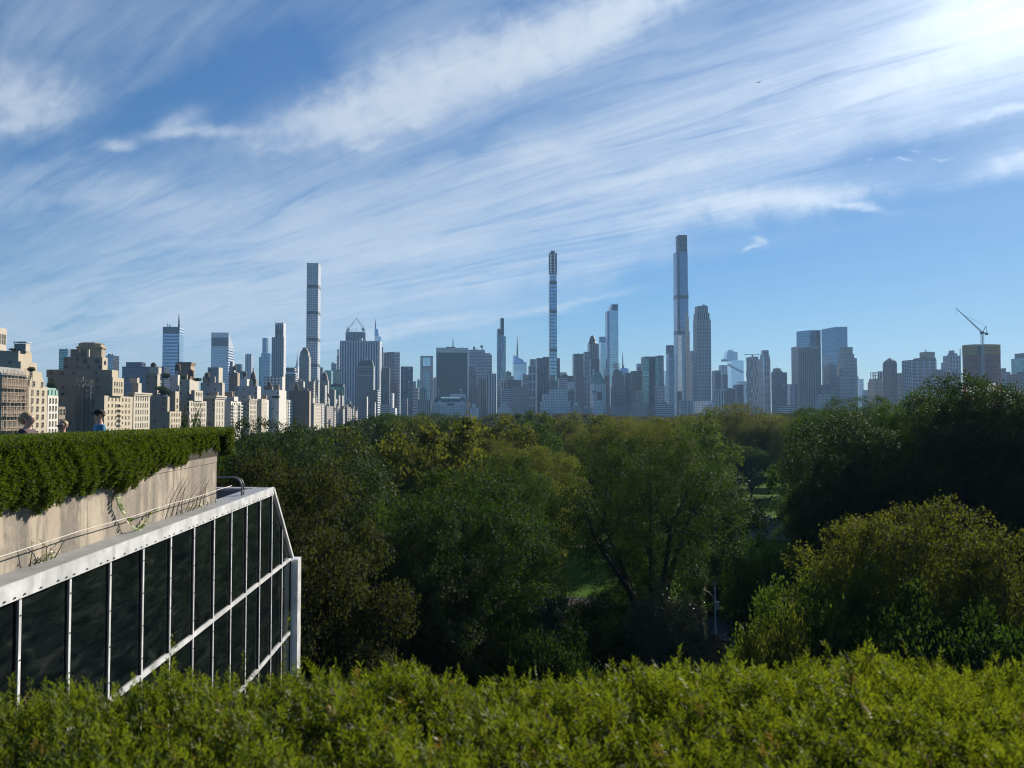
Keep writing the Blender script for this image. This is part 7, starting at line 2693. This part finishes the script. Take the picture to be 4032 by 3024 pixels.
T('wide plain tan block low at the right picture edge', 8, 1450, 1568, 1860, 888, 'tan_brick', L=36, bulk=0.5)
# ------------------------------------------------------------------ people
M_SKIN = plain('skin', (0.52, 0.30, 0.215), 0.55, var=0.08, scale=12)
M_EYE = plain('eye_dark', (0.02, 0.018, 0.016), 0.3)
M_LIP = plain('lips', (0.36, 0.14, 0.12), 0.5)
M_BLONDE = plain('fair_hair', (0.30, 0.20, 0.09), 0.55, var=0.4, scale=40)
M_BROWNH = plain('brown_hair', (0.075, 0.045, 0.025), 0.55, var=0.4, scale=40)
M_CAPB = plain('black_cloth', (0.012, 0.014, 0.014), 0.85)
M_BLUE = plain('blue_shirt', (0.035, 0.20, 0.36), 0.85)
M_MAUVE = plain('dark_mauve_top', (0.085, 0.055, 0.062), 0.85)
M_GREYT = plain('grey_top', (0.20, 0.19, 0.19), 0.85)
M_DENIM = plain('denim', (0.035, 0.05, 0.085), 0.9)
M_SHOE = plain('shoe_leather', (0.03, 0.028, 0.026), 0.6)
M_SHADES = plain('sunglass_lens', (0.008, 0.008, 0.010), 0.1)


def skin_obj(name, joints, edges, radii, mat, parent, root=0, lev=2):
    me = bpy.data.meshes.new(name)
    me.from_pydata(joints, edges, [])
    o = bpy.data.objects.new(name, me)
    link(o, parent)
    me.materials.append(mat)
    sk = o.modifiers.new('skin', 'SKIN')
    sk.use_smooth_shade = True
    for i, d in enumerate(me.skin_vertices[0].data):
        r_ = radii[i]
        d.radius = r_ if hasattr(r_, '__len__') else (r_, r_)
        d.use_root = (i == root)
    sb = o.modifiers.new('sub', 'SUBSURF')
    sb.levels = lev
    sb.render_levels = lev
    return o


def ball(mb, c, r_, n=14, mi=0, cut=None):
    prof = []
    for i in range(n + 1):
        a = -PI / 2 + PI * i / n
        if cut is not None and math.sin(a) < cut:
            continue
        prof.append((max(math.cos(a), 0.001), math.sin(a)))
    base = len(mb.v)
    mb.lathe([(p[0], p[1]) for p in prof], (0, 0, 0), 18, mi)
    for i in range(base, len(mb.v)):
        v_ = mb.v[i]
        mb.v[i] = (c[0] + v_[0] * r_[0], c[1] + v_[1] * r_[1], c[2] + v_[2] * r_[2])


def person(label, loc, face, height, top, hair, style):
    """stands at loc facing the heading `face` (radians from +y, anticlockwise); shaped at 1.75 m and scaled"""
    r0 = empty('person', loc, face)
    k = height / 1.75
    r0.scale = (k, k, k)
    J, E, Rd = [], [], []

    def j(p, r_, par=None):
        J.append(p)
        Rd.append(r_)
        if par is not None:
            E.append((par, len(J) - 1))
        return len(J) - 1
    pel = j((0, 0, 0.95), (0.155, 0.105))
    sp = j((0, 0.0, 1.13), (0.140, 0.095), pel)
    ch = j((0, -0.005, 1.32), (0.165, 0.105), sp)
    nb = j((0, -0.01, 1.455), (0.075, 0.07), ch)
    nk = j((0, 0.0, 1.515), (0.055, 0.058), nb)
    jw = j((0, 0.022, 1.575), (0.062, 0.080), nk)
    hd = j((0, 0.010, 1.655), (0.076, 0.098), jw)
    tp = j((0, 0.0, 1.715), (0.060, 0.075), hd)
    for s in (-1, 1):
        sh = j((s * 0.175, -0.01, 1.415), 0.062, ch)
        el = j((s * 0.225, -0.01, 1.13), 0.043, sh)
        wr = j((s * 0.215, 0.10, 0.90), 0.028, el)
        pm = j((s * 0.21, 0.135, 0.835), (0.022, 0.038), wr)
        for f, (dy, ln) in enumerate(((-0.028, .070), (-0.009, .085), (0.010, .080), (0.028, .062))):
            f1 = j((s * 0.208, 0.145 + dy, 0.795), 0.009, pm)
            f2 = j((s * 0.200, 0.155 + dy, 0.795 - ln * .55), 0.0085, f1)
            j((s * 0.188, 0.158 + dy, 0.795 - ln), 0.007, f2)
        t1 = j((s * 0.195, 0.165, 0.85), 0.011, wr)
        j((s * 0.180, 0.185, 0.815), 0.009, t1)
        hp = j((s * 0.095, 0, 0.88), 0.090, pel)
        kn = j((s * 0.105, 0.015, 0.49), 0.057, hp)
        an = j((s * 0.110, -0.02, 0.085), 0.038, kn)
        j((s * 0.120, 0.13, 0.035), 0.034, an)
    skin_obj('body', J, E, Rd, M_SKIN, r0)
    # face on the front of the head
    m = MB()
    m.prism([(-0.017, 0.098), (0.017, 0.098), (0.010, 0.112), (-0.010, 0.112)], 1.592, 1.645, 0, 0, top=[(-0.008, 0.092), (0.008, 0.092), (0.004, 0.100), (-0.004, 0.100)], bottom=True)
    ball(m, (0, 0.108, 1.600), (0.016, 0.018, 0.012), 8)
    for s in (-1, 1):
        ball(m, (s * 0.083, 0.0, 1.630), (0.012, 0.022, 0.034), 8)
    m.build('nose_and_ears', M_SKIN, r0)
    m = MB()
    for s in (-1, 1):
        ball(m, (s * 0.031, 0.094, 1.640), (0.013, 0.007, 0.007), 8)
        m.box(s * 0.031 - 0.017, s * 0.031 + 0.017, 0.090, 0.102, 1.655, 1.661)
    m.build('eyes', M_EYE, r0)
    m = MB()
    ball(m, (0, 0.096, 1.568), (0.024, 0.010, 0.008), 8)
    m.build('mouth', M_LIP, r0)
    # clothes follow the body
    J, E, Rd = [], [], []
    a0 = j((0, 0, 0.90), (0.168, 0.118))
    a1 = j((0, 0, 1.13), (0.158, 0.112), a0)
    a2 = j((0, -0.005, 1.32), (0.182, 0.122), a1)
    a3 = j((0, -0.01, 1.435), (0.105, 0.088), a2)
    j((0, -0.005, 1.478), (0.070, 0.072), a3)
    for s in (-1, 1):
        b1 = j((s * 0.182, -0.01, 1.412), 0.078, a2)
        b2 = j((s * 0.215, -0.01, 1.23), 0.066, b1)
        j((s * 0.222, -0.01, 1.16), 0.060, b2)
    skin_obj('shirt', J, E, Rd, top, r0)
    J, E, Rd = [], [], []
    a0 = j((0, 0, 0.98), (0.168, 0.118))
    for s in (-1, 1):
        b1 = j((s * 0.098, 0, 0.86), 0.105, a0)
        b2 = j((s * 0.106, 0.012, 0.49), 0.075, b1)
        j((s * 0.110, -0.018, 0.10), 0.060, b2)
    skin_obj('trousers', J, E, Rd, M_DENIM, r0)
    for s in (-1, 1):
        m = MB()
        m.prism([(s * .115 - .045, -.09), (s * .115 + .045, -.09), (s * .12 + .05, .16), (s * .12 - .05, .16)], 0.0, .075, 0, 0, top=[(s * .115 - .035, -.085), (s * .115 + .035, -.085), (s * .12 + .035, .13), (s * .12 - .035, .13)], bottom=True)
        m.build('shoe', M_SHOE, r0)
    m = MB()
    if style == 'cap':
        ball(m, (0, -0.012, 1.66), (0.088, 0.104, 0.075), 12, 0, cut=-0.55)
        m.build('hair', hair, r0)
        m = MB()
        ball(m, (0, -0.004, 1.682), (0.093, 0.112, 0.090), 14, 0, cut=-0.02)
        pts = []
        for i in range(9):
            a = PI * (0.12 + 0.76 * i / 8)
            pts.append((0.078 * math.cos(a), 0.085 + 0.095 * math.sin(a)))
        inner = [(0.088, 0.03), (-0.088, 0.03)]
        m.prism([(0.086, 0.035)] + pts + [(-0.086, 0.035)], 1.672, 1.684, 0, 0, bottom=True)
        m.build('baseball_cap', M_CAPB, r0)
    elif style == 'bun':
        ball(m, (0, -0.034, 1.672), (0.086, 0.100, 0.088), 14, 0)
        ball(m, (0, -0.118, 1.615), (0.046, 0.042, 0.050), 10)
        ball(m, (0, -0.07, 1.600), (0.070, 0.060, 0.060), 10)
        m.build('hair', hair, r0)
    else:
        ball(m, (0, -0.032, 1.680), (0.088, 0.098, 0.084), 14, 0)
        m.build('hair', hair, r0)
        m = MB()
        for s in (-1, 1):
            m.prism([(s * 0.036 - 0.031, 0.098), (s * 0.036 + 0.031, 0.094), (s * 0.036 + 0.031, 0.102), (s * 0.036 - 0.031, 0.108)], 1.620, 1.657, 0, 0, bottom=True)
            m.bar((s * 0.066, 0.098, 1.650), (s * 0.086, 0.0, 1.648), 0.006)
        m.bar((-0.012, 0.106, 1.650), (0.012, 0.106, 1.650), 0.006)
        m.build('sunglasses', M_SHADES, r0)
    tag(r0, label, 'person', 'visitors behind the long hedge')
    return r0


def behind_hedge(px, v):
    k = (px - CX) / F_PX
    u = v / (-k - math.tan(GA))
    return mus(u, v, -1.81)


person('person with fair hair tied back in a dark mauve top, looking right', behind_hedge(112, 8.05), R(-82), 1.80, M_MAUVE, M_BLONDE, 'bun')
person('person wearing dark sunglasses, only the face showing over the hedge', behind_hedge(249, 8.05), R(178), 1.64, M_GREYT, M_BLONDE, 'plain')
person('person in a black cap and blue shirt behind the hedge', behind_hedge(392, 8.0), R(128), 1.85, M_BLUE, M_BROWNH, 'cap')

# shrubs on the far side of the terrace
for i, (px_, py_, D_, r_, lb) in enumerate(((70, 1695, 24, 1.0, 'dark shrub behind the person with tied-back hair'), (215, 1712, 25, 0.7, 'low dark shrub between the person with tied-back hair and the one in sunglasses'), (690, 1668, 60, 2.2, 'dark tree top above the hedge before the cream house with a small front'), (775, 1662, 62, 2.6, 'rounded dark tree top above the hedge before the cream house with twin bays'))):
    p = at(px_, py_, D_)
    z0 = EYE - 1.81 if D_ < 40 else 0.0
    plant('shrub', 'dark', p.x, p.y, p.z, r_, lb, 'dark shrubs showing over the long hedge', z0=z0)

# walker on the lawn by the rock
p = at(2884, 2127, 149.5)
w = person('distant walker in dark clothes with a bag on the lawn by the rock', Vector((p.x, p.y, 0.008)), R(60), 1.72, M_CAPB, M_BROWNH, 'plain')
w['group'] = 'people in the park'
m = MB()
m.box(0.20, 0.34, -0.16, 0.16, 0.75, 1.12)
m.bar((0.27, 0, 1.12), (0.17, 0, 1.44), 0.03)
o = m.build('shoulder_bag', M_CAPB)
o.location = w.location
o.rotation_euler = w.rotation_euler
tag(o, 'dark shoulder bag hanging at the side of the distant walker', 'bag')

# ------------------------------------------------------------------ street lamp and rock
M_LAMP = plain('lamp_post_steel', (0.34, 0.36, 0.36), 0.45, 0.5)
p = at(2817, 2484, 86)
lp = empty('street_lamp', (p.x, p.y, 0.0))
zt = at(2812, 2289, 86).z
m = MB()
m.tube([(0, 0, 0), (0, 0, 0.5), (0, 0, 0.55), (0, 0, zt)], [0.16, 0.15, 0.10, 0.055], 10)
m.build('pole', M_LAMP, lp)
m = MB()
za, zh = at(2809, 2357, 86).z, at(2750, 2316, 86).z
xh = (2750 - 2812) / F_PX * 86
m.tube([(0, 0, za), (xh * .35, 0, za + (zh - za) * .55), (xh * .7, 0, za + (zh - za) * .9), (xh, 0, zh)], [0.045, 0.04, 0.035, 0.03], 8)
m.build('arm', M_LAMP, lp)
m = MB()
m.prism([(xh - .62, -.13), (xh + .05, -.10), (xh + .05, .10), (xh - .62, .13)], zh - .08, zh + .06, 0, 0, top=[(xh - .5, -.07), (xh, -.05), (xh, .05), (xh - .5, .07)], bottom=True)
m.build('lamp_head', M_LAMP, lp)
m = MB()
zb = at(2820, 2385, 86).z
m.box(0.06, 0.44, -0.12, 0.12, zb - .42, zb + .42)
m.build('control_box', M_LAMP, lp)
tag(lp, 'grey street lamp with curved arm and metal box in the dark tree gap', 'street lamp')

M_ROCK = ground_mat('schist_rock', (0.10, 0.095, 0.095), (0.26, 0.24, 0.23), 0.6)
rr = random.Random(8)
rk = empty('rock_outcrop', (at(2990, 2110, 154).x, 156, 0))
m = MB()
nx, ny = 46, 18
H = {}
from mathutils import noise as mnoise
for i in range(nx + 1):
    for jx in range(ny + 1):
        x_, y_ = (i / nx - .5) * 19, (jx / ny - .5) * 11
        e = max(0.0, 1 - (x_ / 9.5) ** 2 - (y_ / 5.5) ** 2) ** 0.5
        n_ = mnoise.noise(Vector((x_ * .35, y_ * .35, 3))) * 1.6 + mnoise.noise(Vector((x_ * 1.1, y_ * 1.1, 7))) * .5
        z_ = e * (3.9 + n_) - .15
        z_ = math.floor(z_ / .42) * .42 + .10 * mnoise.noise(Vector((x_ * 2, y_ * 2, 1)))
        H[i, jx] = (x_ + .18 * mnoise.noise(Vector((x_, y_, 5))), y_ + .25 * mnoise.noise(Vector((x_, y_, 9))), z_)
for i in range(nx):
    for jx in range(ny):
        m.face([H[i, jx], H[i + 1, jx], H[i + 1, jx + 1], H[i, jx + 1]])
m.build('rock_body', M_ROCK, rk)
tag(rk, 'grey layered rock outcrop on the lawn behind the rounded green shrub', 'rock')

# a bird far up
m = MB()
pb = at(2987, 325, 420)
m.tube([(-.9, 0, 0), (-.4, 0, .05), (.5, 0, .02), (.9, 0, 0)], [.05, .22, .2, .04], 8)
for s in (-1, 1):
    m.face([(-.3, s * .1, .05), (.3, s * .1, .05), (.15, s * 1.3, .5), (-.1, s * 1.3, .5)])
    m.face([(-.1, s * 1.3, .5), (.15, s * 1.3, .5), (-.2, s * 2.2, .25)])
o = m.build('bird', M_CAPB)
o.location = pb
o.rotation_euler = (0, 0, 0.9)
tag(o, 'tiny dark bird high against the clouds', 'bird')
